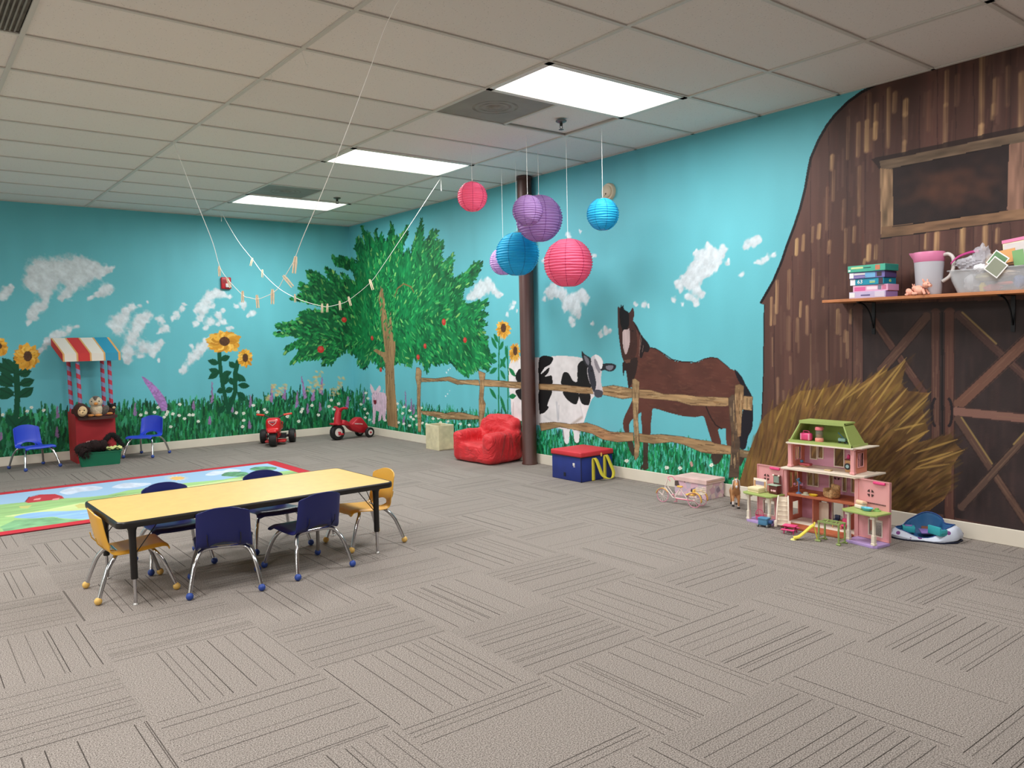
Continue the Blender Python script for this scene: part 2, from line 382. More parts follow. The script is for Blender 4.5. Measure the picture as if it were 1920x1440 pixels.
stem([(30, 672), (31, 700), (33, 740), (31, 775), (26, 812)], 8, GR, s1, WB)
for l in [(27,695,5,672),(27,700,-10,682),(25,725,-14,705),(27,735,-8,745),(33,702,58,696),(36,722,64,712),(36,745,62,727),(27,718,2,700),(26,742,-2,728),(30,800,12,778),(31,800,54,780)]:
    leaf(*l, 15, GR, s1, WB)
sun_head(50, 668, 24, 24, 52, 668, 8, 10, s1, WB); sun_head(-2, 652, 18, 19, -2, 649, 6, 6, s1, WB)
s2 = nid('painted_sunflower')
stem([(411, 655), (413, 690), (418, 725), (427, 768)], 7, GR, s2, WB); stem([(446, 678), (441, 700), (441, 735), (428, 772)], 8, GR, s2, WB)
for l in [(413,675,431,668),(411,682,390,676),(413,700,392,692),(411,697,391,710),(415,705,434,697),(418,712,428,700),(420,722,427,703),(420,730,407,735),(422,735,437,728),(440,690,430,678),(442,702,461,715),(446,700,450,716),(438,722,431,708),(446,722,468,724),(444,735,461,748),(446,740,460,751),(430,758,438,742),(421,760,410,775)]:
    leaf(*l, 11, GR, s2, WB)
sun_head(421, 641, 32, 20, 421, 640, 10, 8.5, s2, WB, 26); sun_head(459, 672, 16, 17, 460, 671, 5.5, 8, s2, WB, 18)

# the fruit tree
CR = T([(62,905),(90,890),(170,885),(75,855),(85,830),(200,815),(260,820),(230,795),(265,745),(330,725),(420,735),(440,700),(270,660),(180,645),(250,620),(265,600),(250,565),(260,520),(300,550),(330,530),(305,440),(340,435),(420,470),(450,500),(500,540),(440,415),(480,420),(540,480),(600,560),(560,450),(610,480),(650,530),(665,500),(650,430),(560,400),(515,385),(490,325),(560,330),(640,350),(670,370),(690,350),(665,260),(680,170),(720,210),(740,260),(715,105),(760,150),(810,210),(820,125),(835,200),(860,150),(880,210),(910,200),(935,60),(960,180),(1000,170),(1055,95),(1050,170),(1020,260),(1010,330),(1060,270),(1080,310),(1110,200),(1165,45),(1172,200),(1200,220),(1230,130),(1280,135),(1260,200),(1320,215),(1310,320),(1320,400),(1390,300),(1400,350),(1380,470),(1400,500),(1500,440),(1560,365),(1610,370),(1600,410),(1540,530),(1470,570),(1460,640),(1490,690),(1560,670),(1655,650),(1650,690),(1600,720),(1650,760),(1600,800),(1650,830),(1610,850),(1630,900),(1660,960),(1650,1000),(1680,1050),(1700,1100),(1660,1130),(1670,1180),(1600,1150),(1550,1180),(1500,1225),(1470,1200),(1420,1160),(1380,1110),(1300,1130),(1230,1130),(1200,1190),(1170,1130),(1100,1080),(1080,1145),(1040,1130),(960,1120),(940,1100),(880,1150),(850,1170),(820,1120),(780,1100),(740,1160),(710,1150),(680,1120),(690,1080),(640,1050),(600,1020),(520,1080),(500,1130),(420,1130),(440,1080),(380,1090),(290,1090),(180,1125),(230,1060),(260,1000),(200,1010),(130,1050),(150,1000),(240,960),(270,940),(180,910),(110,925)], 500, 400, 4)
tB, tR = nid('painted_fruit_tree'), nid('painted_fruit_tree')
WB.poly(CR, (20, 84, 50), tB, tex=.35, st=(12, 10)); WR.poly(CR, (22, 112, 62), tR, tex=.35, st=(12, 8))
def inside(x, y, P):
    r = False; n = len(P)
    for i in range(n):
        x1, y1 = P[i]; x2, y2 = P[(i+1) % n]
        if (y1 > y) != (y2 > y) and x < (x2-x1)*(y-y1)/(y2-y1)+x1: r = not r
    return r
TC = [(16, 84, 50), (26, 116, 62), (34, 140, 72), (52, 158, 84), (22, 100, 58), (92, 178, 98), (12, 64, 42), (136, 192, 104)]
TW = [.15, .2, .21, .16, .12, .08, .04, .04]
def fol_dir(x, y):
    a = atan2(-(y-640), x-722)
    if y > 600: a = a*.6+(-1.1 if x > 722 else -2.0)*.4 if abs(a) < 2.9 else a
    return a
for k in range(5200):
    x, y = rng.uniform(514, 930), rng.uniform(405, 712)
    if not inside(x, y, CR): continue
    if y > 600 and x > 740: a = -pi/3+rng.normal(0, .3)
    elif y > 640: a = -2.1+rng.normal(0, .4) if x > 640 else -2.6+rng.normal(0, .5)
    else: a = atan2(690-y, x-722)+rng.normal(0, .3)
    L = rng.uniform(5, 13); dx, dy = cos(a)*L, -sin(a)*L
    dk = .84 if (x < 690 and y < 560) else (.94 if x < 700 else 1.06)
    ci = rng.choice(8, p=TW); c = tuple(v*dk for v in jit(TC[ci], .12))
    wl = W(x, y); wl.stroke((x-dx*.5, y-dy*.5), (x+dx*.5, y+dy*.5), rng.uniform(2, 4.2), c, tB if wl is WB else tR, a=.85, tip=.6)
for i in range(len(CR)):                                  # leafy rim
    (x1, y1), (x2, y2) = CR[i], CR[(i+1) % len(CR)]; L = hypot(x2-x1, y2-y1)
    for q in range(int(L/3.4)+1):
        t = rng.random(); x, y = x1+(x2-x1)*t, y1+(y2-y1)*t
        a = atan2(660-y, x-722)+rng.normal(0, .45) if y < 640 else -pi/2+(x-722)/300+rng.normal(0, .4)
        c = jit(TC[rng.choice(8, p=TW)], .1); wl = W(x, y)
        wl.stroke((x-cos(a)*4, y+sin(a)*4), (x+cos(a)*5.5, y-sin(a)*5.5), 4.2, tuple(v*.9 for v in c), tB if wl is WB else tR, tip=.6)
TR = T([(908,1592),(895,1440),(890,1250),(890,1130),(870,1080),(800,1030),(820,1015),(870,1040),(888,1040),(872,900),(850,740),(840,640),(858,520),(872,560),(885,660),(895,740),(910,820),(930,740),(940,840),(950,960),(965,960),(965,1040),(955,1150),(960,1300),(975,1440),(985,1610)], 500, 400, 4)
WR.poly(TR, (150, 120, 84), tR, tex=.22, st=(40, 4))
for k in range(90):
    x = rng.uniform(712, 748); y = rng.uniform(600, 790)
    if inside(x, y, TR): WR.stroke((x, y), (x+rng.uniform(-1, 1.5), min(y+rng.uniform(8, 30), 798)), 1.5, jit([(96, 70, 50), (180, 146, 104), (120, 90, 62)][rng.integers(3)], .1), None, a=.7)
for k in range(260):                                      # leaves over the top of the trunk
    x, y = rng.uniform(704, 742), rng.uniform(520, 640)
    if rng.random() < (y-520)/150 and 714 < x < 736: continue
    c = jit(TC[rng.choice(8, p=TW)], .12); a = 1.5+rng.normal(0, .35); L = rng.uniform(6, 13)
    WR.stroke((x, y), (x+cos(a)*L, y-sin(a)*L), rng.uniform(2, 4), c, tR, a=.9, tip=.6)
stem([(740, 556), (745, 541), (757, 532), (771, 538), (776, 548)], 2.6, (120, 100, 60), tR, WR)
for (x, y, r) in [(405,1020,25),(580,798,19),(790,935,17),(1328,815,25),(1487,950,21),(1187,995,19),(1135,1078,20),(855,1172,17)]:
    x, y, r = 500+x/4, 400+y/4, r/4; wl = W(x, y)
    wl.stroke((x, y), (x+.4, y+.3), r*2, (186, 52, 46), tB if wl is WB else tR); wl.stroke((x-1, y-1.5), (x, y-1), r*.9, (214, 96, 84), None, a=.7)
# little pig beside the trunk
pg = nid('painted_pig'); PK = (214, 186, 206)
WR.poly([(699,733),(706,732),(713,735),(722,737),(725,745),(724.5,765),(722,789),(718,788),(716,775),(714,788),(709,790),(711,772),(705,770),(703,795),(699,795),(699,770),(698,755),(697,742)], PK, pg, tex=.12, st=(50, 20))
WR.poly([(694.2,719),(700,727),(703,735),(697,737),(694,728)], (222, 200, 212), pg); WR.poly([(705,731),(711,722.5),(713.5,724),(714,731),(709,737)], (222, 200, 212), pg)
WR.stroke((719, 731), (718, 738), 2, PK, pg)
for x, y in ((700, 737), (705.5, 738)): WR.stroke((x, y-1), (x+.3, y+1), 1.8, (20, 20, 24), None)
for x in (701.6, 703.8): WR.stroke((x, 746), (x, 748), 1.1, (20, 20, 24), None)
WR.poly([(700,750),(706,750),(706,756),(703.5,759),(701,757)], (120, 30, 44), None)

# cow
cw = nid('painted_cow'); K = (24, 22, 24)
c6 = lambda pts: T(pts, 800, 560, 4)
WR.poly(sm(c6([(612,560),(640,450),(740,430),(850,442),(1000,428),(1165,445),(1215,500),(1225,620),(1262,715),(1235,760),(1200,860),(1175,940),(1150,1000),(1140,1075),(1110,1070),(1100,1000),(1080,975),(1072,1000),(1065,1078),(1040,1085),(1020,1020),(1015,980),(900,960),(760,935),(730,920),(690,910),(640,880),(632,780),(622,700)])), (226, 222, 224), cw, tex=.06, st=(12, 12))
for (x0, y0, x1, y1, wd, c, a) in [(975,780,985,910,30,(150,154,166),.5),(992,800,990,900,14,(128,132,146),.4),(1080,950,1165,890,34,(150,136,124),.6),(1110,960,1150,1000,30,(140,130,122),.5),(715,850,725,910,40,(160,158,162),.5),(650,780,648,880,24,(176,160,160),.5),(1020,985,1030,1050,18,(84,80,84),.8),(1000,930,1060,940,20,(170,168,172),.5),(1150,790,1170,880,20,(186,184,190),.5),(880,880,960,930,26,(196,194,198),.5)]:
    (x0, y0), (x1, y1) = c6([(x0, y0), (x1, y1)]); WR.stroke((x0, y0), (x1, y1), wd/4, c, None, a=a, soft=1)
for P in [[(845,445),(945,440),(930,490),(885,520),(862,580),(845,640)], [(862,572),(895,535),(920,518),(912,556),(886,584),(935,576),(941,600),(940,640),(845,642)],
          [(845,678),(938,688),(920,755),(905,800),(915,815),(890,850),(862,862),(845,850)], [(668,600),(672,560),(700,525),(718,560),(715,610),(690,632)], [(665,690),(725,680),(728,740),(720,765),(690,745)],
          [(1012,600),(1030,552),(1065,560),(1095,612),(1128,622),(1130,560),(1133,500),(1165,465),(1200,480),(1215,540),(1225,600),(1225,668),(1025,650)], [(1025,695),(1138,705),(1130,780),(1110,792),(1075,775),(1040,740)], [(1145,707),(1225,715),(1220,790),(1195,800),(1160,780)]]:
    WR.poly(sm(c6(P)), K, cw, tex=.1)
WR.stroke((815+200, 560+140), (1022, 690), 2.2, (224, 222, 224), None)
fn = nid('painted_rail_fence')
def wood(pts, w_, lines=8, c=(158, 128, 92)):
    w_.poly(pts, c, fn, tex=.22, st=(5, 30), seed=31)
    xs = [p[0] for p in pts]; ys = [p[1] for p in pts]
    vert = (max(ys)-min(ys)) > (max(xs)-min(xs))
    for k in range(lines*6):
        x, y = rng.uniform(min(xs), max(xs)), rng.uniform(min(ys), max(ys))
        if not inside(x, y, pts): continue
        dx, dy = (rng.uniform(-1, 1), rng.uniform(8, 25)) if vert else (rng.uniform(8, 26), rng.uniform(0, 3))
        if not inside(x+dx, y+dy, pts): continue
        w_.stroke((x, y), (x+dx, y+dy), rng.uniform(1, 2.2), jit([(96, 72, 52), (186, 158, 118), (128, 98, 66)][rng.integers(3)], .1), None, a=.75, tip=.4)
    for i in range(len(pts)):                             # dark contour along the lower and right edges
        w_.stroke(pts[i], pts[(i+1) % len(pts)], 1.3, (76, 56, 44), None, a=.55)
# horse before its fence
hs = nid('painted_horse'); HB = (88, 52, 44)
h4 = lambda pts: T(pts, 1120, 560, 4)
WR.poly(sm(h4([(160,110),(155,200),(162,290),(178,400),(190,450),(200,480),(218,560),(230,650),(235,670),(262,670),(262,750),(245,800),(215,860),(195,910),(193,950),(205,1000),(240,1005),(238,950),(262,905),(318,858),(330,855),(328,900),(335,960),(340,1030),(395,1030),(400,950),(410,870),(415,828),(450,828),(520,850),(640,880),(740,888),(795,882),(820,950),(845,1030),(870,1090),(930,1095),(905,985),(940,975),(965,978),(963,1020),(970,1090),(985,1110),(1060,1110),(1065,1000),(1040,850),(1100,740),(1090,640),(1060,580),(1030,540),(990,522),(950,490),(900,450),(850,443),(800,455),(740,480),(640,477),(560,460),(500,420),(440,380),(400,370),(380,340),(330,270),(300,210),(268,165),(278,120),(265,66),(240,105),(195,80),(165,66),(152,75)]), 3), HB, hs, tex=.14, st=(5, 5))
for P in [[(222,1050),(262,1070),(278,1130),(270,1180),(240,1130)], [(345,1075),(382,1075),(378,1200),(382,1275),(325,1278),(345,1220)], [(855,1165),(935,1170),(925,1215),(890,1245),(868,1228)], [(1060,1170),(1105,1180),(1090,1225),(1075,1255),(1062,1240)]]:
    WR.poly(sm(h4(P)), (62, 50, 42), hs, tex=.2)
for k in range(420):                                       # coat brushwork
    x, y = rng.uniform(1170, 1395), rng.uniform(655, 790)
    if WR.id[np.searchsorted(WR.S, WR.P([(x, y)])[0][0]), np.searchsorted(WR.Z, WR.P([(x, y)])[0][1])] == hs:
        x2, y2 = x+rng.uniform(3, 14), y+rng.uniform(-2, 4); q2 = WR.P([(x2, y2+3)])[0]; q3 = WR.P([(x2, y2-3)])[0]
        if WR.id[np.searchsorted(WR.S, q2[0]), np.searchsorted(WR.Z, q2[1])] != hs or WR.id[np.searchsorted(WR.S, q3[0]), np.searchsorted(WR.Z, q3[1])] != hs: continue
        WR.stroke((x, y), (x2, y2), 4, jit([(96, 58, 48), (78, 46, 40), (104, 66, 54)][rng.integers(3)], .08), None, a=.35, soft=.7)
WR.poly(sm(h4([(152,70),(165,66),(178,95),(195,80),(240,105),(265,66),(278,120),(268,165),(290,230),(300,330),(290,420),(250,470),(210,475),(190,450),(178,400),(162,290),(155,200)]), 3), (64, 40, 36), hs, tex=.1)
WR.poly(sm(h4([(190,480),(230,470),(300,440),(290,560),(240,670),(232,660),(222,560),(205,540),(198,580),(190,550)]), 3), (46, 32, 30), hs)
WR.poly(h4([(178,40),(184,60),(195,48),(200,80),(232,100),(240,130),(238,200),(215,240),(190,240),(172,190),(165,110)]), (20, 18, 22), hs)
WR.poly(sm(h4([(268,165),(300,210),(330,270),(392,352),(380,400),(350,400),(335,440),(318,430),(322,300),(285,210)])), (34, 24, 26), hs)
WR.poly(sm(h4([(192,240),(225,232),(240,225),(243,300),(240,350),(215,418),(195,370),(190,300)])), (192, 172, 172), hs, tex=.1, st=(60, 8))
WR.poly(h4([(200,460),(250,455),(245,478),(215,484)]), (104, 72, 58), hs)
WR.stroke((1120+258/4, 620), (1120+270/4, 620.5), 1.8, (14, 12, 14), None)
WR.poly(sm(h4([(1030,530),(1080,580),(1110,640),(1145,700),(1163,750),(1167,860),(1162,970),(1130,1040),(1112,1122),(1070,1118),(1065,1000),(1090,850),(1100,760),(1080,660),(1045,590)])), (28, 26, 34), hs)
stem(h4([(400,368),(440,376),(500,414),(560,456),(640,474),(740,478)]), 2, (34, 24, 26), hs, WR)
stem(h4([(740,478),(800,452),(850,440),(900,446),(950,486),(990,520)]), 1.4, (40, 28, 28), hs, WR)
stem(h4([(815,810),(850,890),(890,950),(930,975)]), 2.4, (34, 22, 24), None, WR)
for x, y0, y1 in ((322, 270, 430), (345, 350, 400), (330, 300, 380)): WR.stroke((1120+x/4, 560+y0/4), (1120+(x-8)/4, 560+y1/4), 1.1, (150, 126, 116), None, a=.7)
# sunflowers by the column
s3 = nid('painted_sunflower'); G3 = (26, 122, 72)
stem([(936, 622), (935, 700), (935, 778)], 4, G3, s3, WR); stem([(951, 650), (953, 700), (952, 778)], 3.6, G3, s3, WR)
for l in [(932,654,921,632),(934,642,926,626),(937,656,944,640),(932,678,917,676),(931,668,922,664),(937,690,949,668),(951,674,948,648),(932,690,918,700),(938,694,948,712),(954,690,967,706),(931,748,918,728),(938,742,948,775),(954,744,968,742),(948,690,938,672)]:
    leaf(*l, 9.5, G3, s3, WR)
sun_head(944, 618, 14, 18, 944, 615, 5, 8.5, s3, WR, 22); sun_head(965, 662, 11, 19, 966, 658, 4, 8.5, s3, WR, 22)
# fence
g4 = lambda pts: T(pts, 400, 600, 4)
g5 = lambda pts: T(pts, 500, 400, 4)
wood(g5([(1160,1235),(1260,1240),(1300,1235),(1370,1225),(1440,1250),(1590,1250),(1600,1292),(1500,1282),(1430,1284),(1360,1257),(1160,1265)]), WR, 5)
wood(g4([(1555,680),(1620,685),(1700,712),(1780,690),(1880,695),(1940,714),(1985,718),(1985,745),(1840,748),(1740,738),(1640,718),(1570,708)]), WR, 5)
wood(c6([(0,843),(100,850),(180,872),(240,850),(330,870),(400,885),(400,905),(250,906),(130,903),(0,872)]), WR, 5)
wood(g5([(1116,1235),(1122,1158),(1145,1158),(1162,1185),(1155,1300),(1152,1440),(1160,1500),(1158,1640),(1135,1640),(1128,1440),(1128,1290)]), WR, 5)
wood(c6([(388,540),(440,560),(435,620),(425,750),(442,790),(432,870),(425,960),(392,960),(392,760),(400,640)]), WR, 6)
wood(c6([(430,606),(740,630),(760,680),(560,662),(430,657)]), WR, 6)
wood(c6([(840,638),(1010,645),(1240,668),(1262,716),(1150,710),(1000,692),(840,682)]), WR, 6)
wood(c6([(845,935),(960,925),(1080,942),(1200,930),(1280,955),(1380,1000),(1550,1005),(1552,1066),(1430,1076),(1320,1056),(1240,1012),(1130,987),(1000,962),(860,992)]), WR, 9)
wood(h4([(35,662),(120,650),(262,675),(262,742),(190,752),(30,718)]), WR, 6)
wood(h4([(312,680),(400,685),(500,715),(640,718),(760,735),(960,740),(985,745),(985,802),(960,808),(820,805),(700,800),(600,770),(500,758),(312,745)]), WR, 9)
wood(h4([(1090,728),(1165,735),(1160,840),(1090,830)]), WR, 4)
wood(h4([(310,1010),(380,1020),(480,1018),(640,1035),(740,1055),(850,1070),(880,1085),(1005,1105),(1010,1168),(850,1162),(780,1152),(650,1095),(560,1075),(420,1088),(310,1072)]), WR, 9)
wood(h4([(1062,1128),(1190,1155),(1200,1180),(1186,1206),(1062,1186)]), WR, 4, (118, 100, 76))
wood(h4([(985,745),(1010,720),(1030,720),(1045,900),(1070,1080),(1064,1250),(1060,1340),(985,1340),(1003,1150),(1005,1000),(990,870)]), WR, 8, (84, 68, 56))
wood(h4([(1033,650),(1065,640),(1099,655),(1096,750),(1082,900),(1076,1030),(1052,1040),(1042,900),(1030,760)]), WR, 6, (142, 112, 80))
wood(h4([(262,605),(285,600),(316,625),(312,700),(305,900),(318,1100),(310,1180),(285,1215),(275,1180),(280,1100),(270,900),(262,750)]), WR, 7, (160, 134, 98))
# cow's head hangs over the rail
WR.poly(sm(c6([(1235,440),(1270,422),(1305,440),(1324,480),(1312,560),(1307,620),(1321,690),(1312,737),(1275,742),(1255,720),(1235,660),(1213,600),(1203,540),(1213,500)]), 3), (206, 200, 206), cw, tex=.08)
WR.poly(sm(c6([(1162,393),(1190,420),(1232,450),(1226,512),(1195,500),(1168,450)]), 3), (44, 44, 50), cw); WR.poly(sm(c6([(1180,425),(1215,455),(1215,500),(1190,470)]), 3), (120, 118, 128), None)
WR.poly(sm(c6([(1300,500),(1325,488),(1380,485),(1421,500),(1407,535),(1370,547),(1335,535),(1305,540)]), 3), (40, 42, 50), cw); WR.poly(sm(c6([(1345,505),(1400,503),(1385,535),(1355,532)]), 3), (122, 122, 134), None)
WR.poly(sm(c6([(1213,510),(1235,498),(1250,530),(1266,600),(1272,645),(1256,702),(1235,660),(1214,590),(1208,540)]), 3), (52, 52, 62), cw)
WR.poly(sm(c6([(1255,455),(1275,460),(1300,500),(1298,560),(1280,540),(1262,500)]), 3), (120, 116, 126), None, a=.7)
WR.poly(sm(c6([(1258,425),(1280,422),(1312,450),(1320,500),(1304,528),(1280,475)]), 3), (238, 236, 240), cw)
WR.poly(sm(c6([(1257,690),(1285,683),(1320,695),(1316,732),(1290,742),(1262,732)]), 3), (72, 72, 82), cw)
WR.stroke((800+1232/4, 560+540/4), (800+1238/4, 560+542/4), 2, (10, 10, 12), None)
# grass over the feet
for k in range(700):
    x = rng.uniform(1015, 1420); y = 890+(x-1020)*.155-rng.uniform(0, 26)*(.6+.4*(x > 1200)); h = rng.uniform(8, 18)
    if x > 1385: continue
    WR.stroke((x, y), (x+rng.uniform(-2, 2), y-h), 2.4, jit([(18, 120, 70), (12, 92, 54), (44, 150, 110)][rng.integers(3)], .15), gR, a=.75, tip=.35)

# barn
bn = nid('painted_barn')
BO = [(1640,160),(1615,172),(1590,190),(1565,215),(1550,235),(1535,260),(1520,295),(1515,320),(1510,350),(1500,390),(1490,420),(1475,460),(1465,490),(1450,525),(1424,568),(1433,572),(1432,650),(1431,720),(1428,790),(1420,850),(1405,930),(1400,985),(2350,1300),(2350,-120)]
WR.poly(BO, (82, 57, 51), bn, tex=.22, st=(7, .8), seed=41)
for k in range(900):                                       # board grain
    x, y = rng.uniform(1425, 2150), rng.uniform(60, 1000)
    if not inside(x, y, BO): continue
    h = rng.uniform(25, 90); WR.stroke((x, y), (x+(1500-x)*.01, min(y+h, 1060)), rng.uniform(3, 9), jit([(74, 48, 44), (104, 74, 66), (92, 56, 48), (66, 44, 42), (110, 84, 72)][rng.integers(5)], .08), None, a=.3, soft=.8)
for x0 in range(1452, 2200, 34):                           # joints between boards
    for y0 in range(60, 1000, 60):
        if inside(x0+2, y0, BO) and inside(x0, y0+60, BO): WR.stroke((x0+rng.uniform(-1, 1), y0), (x0+rng.uniform(-1, 1), y0+60), 1.6, (48, 32, 32), None, a=.45)
b5 = lambda pts: T(pts, 1400, 80, 2.571)
ST = [(590,250,520,26,.35),(625,300,390,26,.5),(622,390,460,28,.95),(600,420,520,22,.35),(685,225,500,26,.55),(715,245,330,28,.5),(768,280,345,30,.95),(765,345,480,30,.4),(760,480,528,26,.9),(540,390,545,24,.7),(545,600,830,22,.45),(580,380,520,28,.8),(412,548,608,28,.95),(420,620,760,20,.35),(490,360,560,18,.3),(965,140,300,24,.45),(960,300,500,26,.4),(1135,60,400,28,.6),(1132,400,450,28,.95),(1200,180,340,30,.5),(1325,150,420,30,.5),(1190,300,365,24,.4),(243,950,1020,22,.95),(275,930,1000,20,.8),(350,880,940,24,.9),(320,890,960,16,.5),(400,960,1010,24,.6),(478,900,1060,18,.5),(590,980,1045,28,.85),(570,1045,1065,16,.7),(625,980,1040,22,.7),(868,925,990,24,.7),(918,920,1000,30,.8),(1042,895,1010,30,.9),(1150,890,990,28,.7),(1210,900,960,22,.5),(520,890,960,20,.4),(120,1230,1360,16,.9),(148,1150,1300,22,.7),(205,1100,1280,22,.5),(322,1095,1230,22,.5),(262,1250,1320,16,.7),(292,1270,1400,16,.5),(370,1180,1225,16,.6),(440,1290,1400,22,.6),(505,1290,1350,20,.5),(245,1330,1440,16,.5),(475,1390,1440,18,.5),(390,700,900,20,.25),(470,760,900,20,.25),(1015,160,300,24,.2),(880,240,420,26,.2),(1260,120,300,26,.25)]
for x, y0, y1, wd, a in ST:
    WR.stroke((1400+x/2.571, 80+y0/2.571), (1400+(x-4)/2.571, 80+y1/2.571), wd/2.571, jit((176, 140, 100), .08), None, a=a*.85, soft=.45, dry=.7)
    WR.stroke((1400+(x-6)/2.571, 80+y0/2.571), (1400+(x-8)/2.571, 80+y1/2.571), wd/6, (206, 172, 124), None, a=a*.5, soft=.6, dry=.8)
for x, y0, y1, wd, a in [(145,220,380,10,.8),(155,40,140,24,.8),(235,110,280,36,.4),(175,450,590,24,.6),(205,520,600,18,.4),(340,50,200,22,.4),(360,200,500,12,.7),(525,90,200,20,.5),(565,190,330,22,.7),(595,70,120,14,.6),(450,180,400,14,.35),(530,220,380,16,.35),(290,120,300,18,.4),(245,330,420,20,.5)]:
    WR.stroke((1400+x/3, 560+y0/3), (1400+(x+1)/3, 560+y1/3), wd/3, jit((170, 136, 104), .08), None, a=a*.8, soft=.5, dry=.7)
stem([(1640,160),(1615,173),(1590,191),(1565,216),(1550,236),(1535,262),(1520,297),(1515,322),(1510,352),(1500,392),(1490,422),(1475,462),(1465,492),(1450,527),(1427,567)], 5, (26, 20, 22), bn, WR)
stem([(1433,572),(1432,650),(1431,720),(1428,790)], 2, (26, 20, 22), bn, WR)
# barn window
WR.poly(b5([(600,560),(1337,400),(1500,365),(1500,420),(1337,430),(640,610)]), (34, 26, 26), None, a=.7)
WR.poly(b5([(640,572),(1337,428),(1600,375),(1600,425),(1337,478),(650,622)]), (104, 86, 70), bn, tex=.25, st=(6, 30))
WR.poly(b5([(705,605),(1265,490),(1258,808),(705,888)]), (40, 30, 30), bn, tex=.1)
for k in range(150):
    x, y = 1400+rng.normal(985, 120)/2.571, 80+rng.normal(695, 52)/2.571; WR.stroke((x, y), (x+6, y-1), 22, (92, 58, 44), None, a=.16, soft=1)
WR.poly(b5([(642,605),(705,612),(705,885),(648,945)]), (140, 112, 86), bn, tex=.4, st=(30, 5)); WR.poly(b5([(1265,490),(1337,478),(1337,805),(1255,810)]), (120, 90, 76), bn, tex=.3, st=(30, 5))
WR.poly(b5([(1337,478),(1600,420),(1600,770),(1337,805)]), (40, 30, 30), bn)
WR.poly(b5([(648,890),(1337,800),(1600,765),(1600,820),(1337,850),(648,945)]), (118, 90, 68), bn, tex=.25, st=(6, 30))
for q in [((645,945),(1337,852)),((705,888),(1257,808)),((705,606),(1265,491))]: stem(b5(q), 1.6, (30, 22, 22), None, WR)
# barn doors
b3 = lambda pts: T(pts, 1400, 560, 3)
WR.poly(b3([(600,30),(1560,5),(2600,-20),(2600,1560),(1560,1315),(660,1120),(590,700)]), (48, 38, 38), bn, tex=.3, st=(6, 3))
for k in range(260):
    x, y = rng.uniform(1610, 2150), rng.uniform(590, 1000); WR.stroke((x, y), (x+rng.uniform(-2, 2), y+rng.uniform(20, 60)), 10, jit([(70, 50, 50), (40, 34, 36), (84, 60, 56)][rng.integers(3)], .1), None, a=.22, soft=1)
def board(p, q, wd, c, hl=None):
    (x1, y1), (x2, y2) = b3([p, q]); WR.stroke((x1, y1), (x2, y2), wd/3, c, bn, soft=.12)
    nx, ny = -(y2-y1), x2-x1; L = hypot(nx, ny); nx /= L; ny /= L
    for s_ in (-1, 1): WR.stroke((x1+nx*wd/6*s_, y1+ny*wd/6*s_), (x2+nx*wd/6*s_, y2+ny*wd/6*s_), 2, (30, 22, 24), None, a=.6)
    for k in range(10):
        t = rng.random()*.8; o = rng.uniform(-.35, .35)*wd/3
        WR.stroke((x1+(x2-x1)*t+nx*o, y1+(y2-y1)*t+ny*o), (x1+(x2-x1)*(t+.2)+nx*o, y1+(y2-y1)*(t+.2)+ny*o), 2.5, jit((126, 98, 78), .1), None, a=.3, soft=.8)
    if hl: WR.stroke((x1+nx*wd/6*hl[0], y1+ny*wd/6*hl[0]), (x1+(x2-x1)*hl[1]+nx*wd/6*hl[0], y1+(y2-y1)*hl[1]+ny*wd/6*hl[0]), 3.5, (150, 126, 78), None, a=.85, soft=.5)
BR = (82, 56, 50)
board((625, 60), (625, 480), 60, (88, 62, 56)); board((720, 130), (990, 520), 44, BR); board((1010, 105), (760, 400), 54, (84, 60, 52))
board((1062, 80), (1062, 1000), 50, (80, 54, 48)); board((1140, 80), (1140, 1300), 56, (88, 58, 50)); stem(b3([(1100, 80), (1100, 760)]), 3, (26, 20, 22), None, WR)
board((1195, 95), (1700, 560), 50, (74, 52, 48), (-1, .38)); board((1700, 120), (1200, 590), 66, (104, 72, 60)); board((1185, 635), (2400, 760), 52, (122, 88, 78))
board((1190, 680), (1620, 1330), 44, (84, 62, 54), (-1, .4)); board((1650, 690), (1210, 1170), 44, (84, 64, 56), (1, .3)); board((1700, 690), (2100, 1300), 44, (84, 62, 54))
for cx in (1063, 1132):
    pts = [(cx+(26 if cx > 1100 else -24)*sin(t)*.9, 640-78*cos(t)) for t in np.linspace(.25, pi-.25, 9)]; stem(b3(pts), 4.6, (34, 26, 30), None, WR)
# hay
hy = nid('painted_haystack')
HO = b3([(-60,1100),(5,880),(60,740),(100,660),(200,580),(300,520),(360,515),(430,510),(540,470),(560,500),(640,480),(780,385),(790,410),(895,345),(890,400),(870,480),(910,520),(1030,530),(990,620),(1020,745),(960,810),(1150,760),(1180,820),(1215,855),(1150,950),(1150,1060),(1110,1130),(1030,1190),(830,1240),(600,1280),(0,1120)])
WR.poly(HO, (112, 82, 48), hy, tex=.35, st=(9, 5))
hcol = [(176, 142, 62), (150, 114, 54), (120, 84, 46), (194, 162, 84), (98, 68, 44), (136, 98, 58), (84, 58, 42)]
for k in range(1500):
    x, y = rng.uniform(1402, 1800), rng.uniform(672, 965)
    if not inside(x, y, HO): continue
    t = (x-1420)/380; ang = radians(78-52*t+(880-y)*.05+rng.normal(0, 5)); L = rng.uniform(22, 60); dx, dy = cos(ang)*L, -sin(ang)*L
    dark = np.clip(.25+.9*((y-700)/260*.6+t*.55), 0, 1)
    c = np.array(hcol[rng.choice(7, p=[.22, .2, .16, .12, .1, .12, .08])])*(1.05-.56*dark)*np.array([1, 1-.05*dark, 1])
    WR.stroke((x-dx*.5, y-dy*.5), (x+dx*.5, y+dy*.5), rng.uniform(3, 9), jit(c, .05), hy, a=.42, tip=.4, soft=.7)
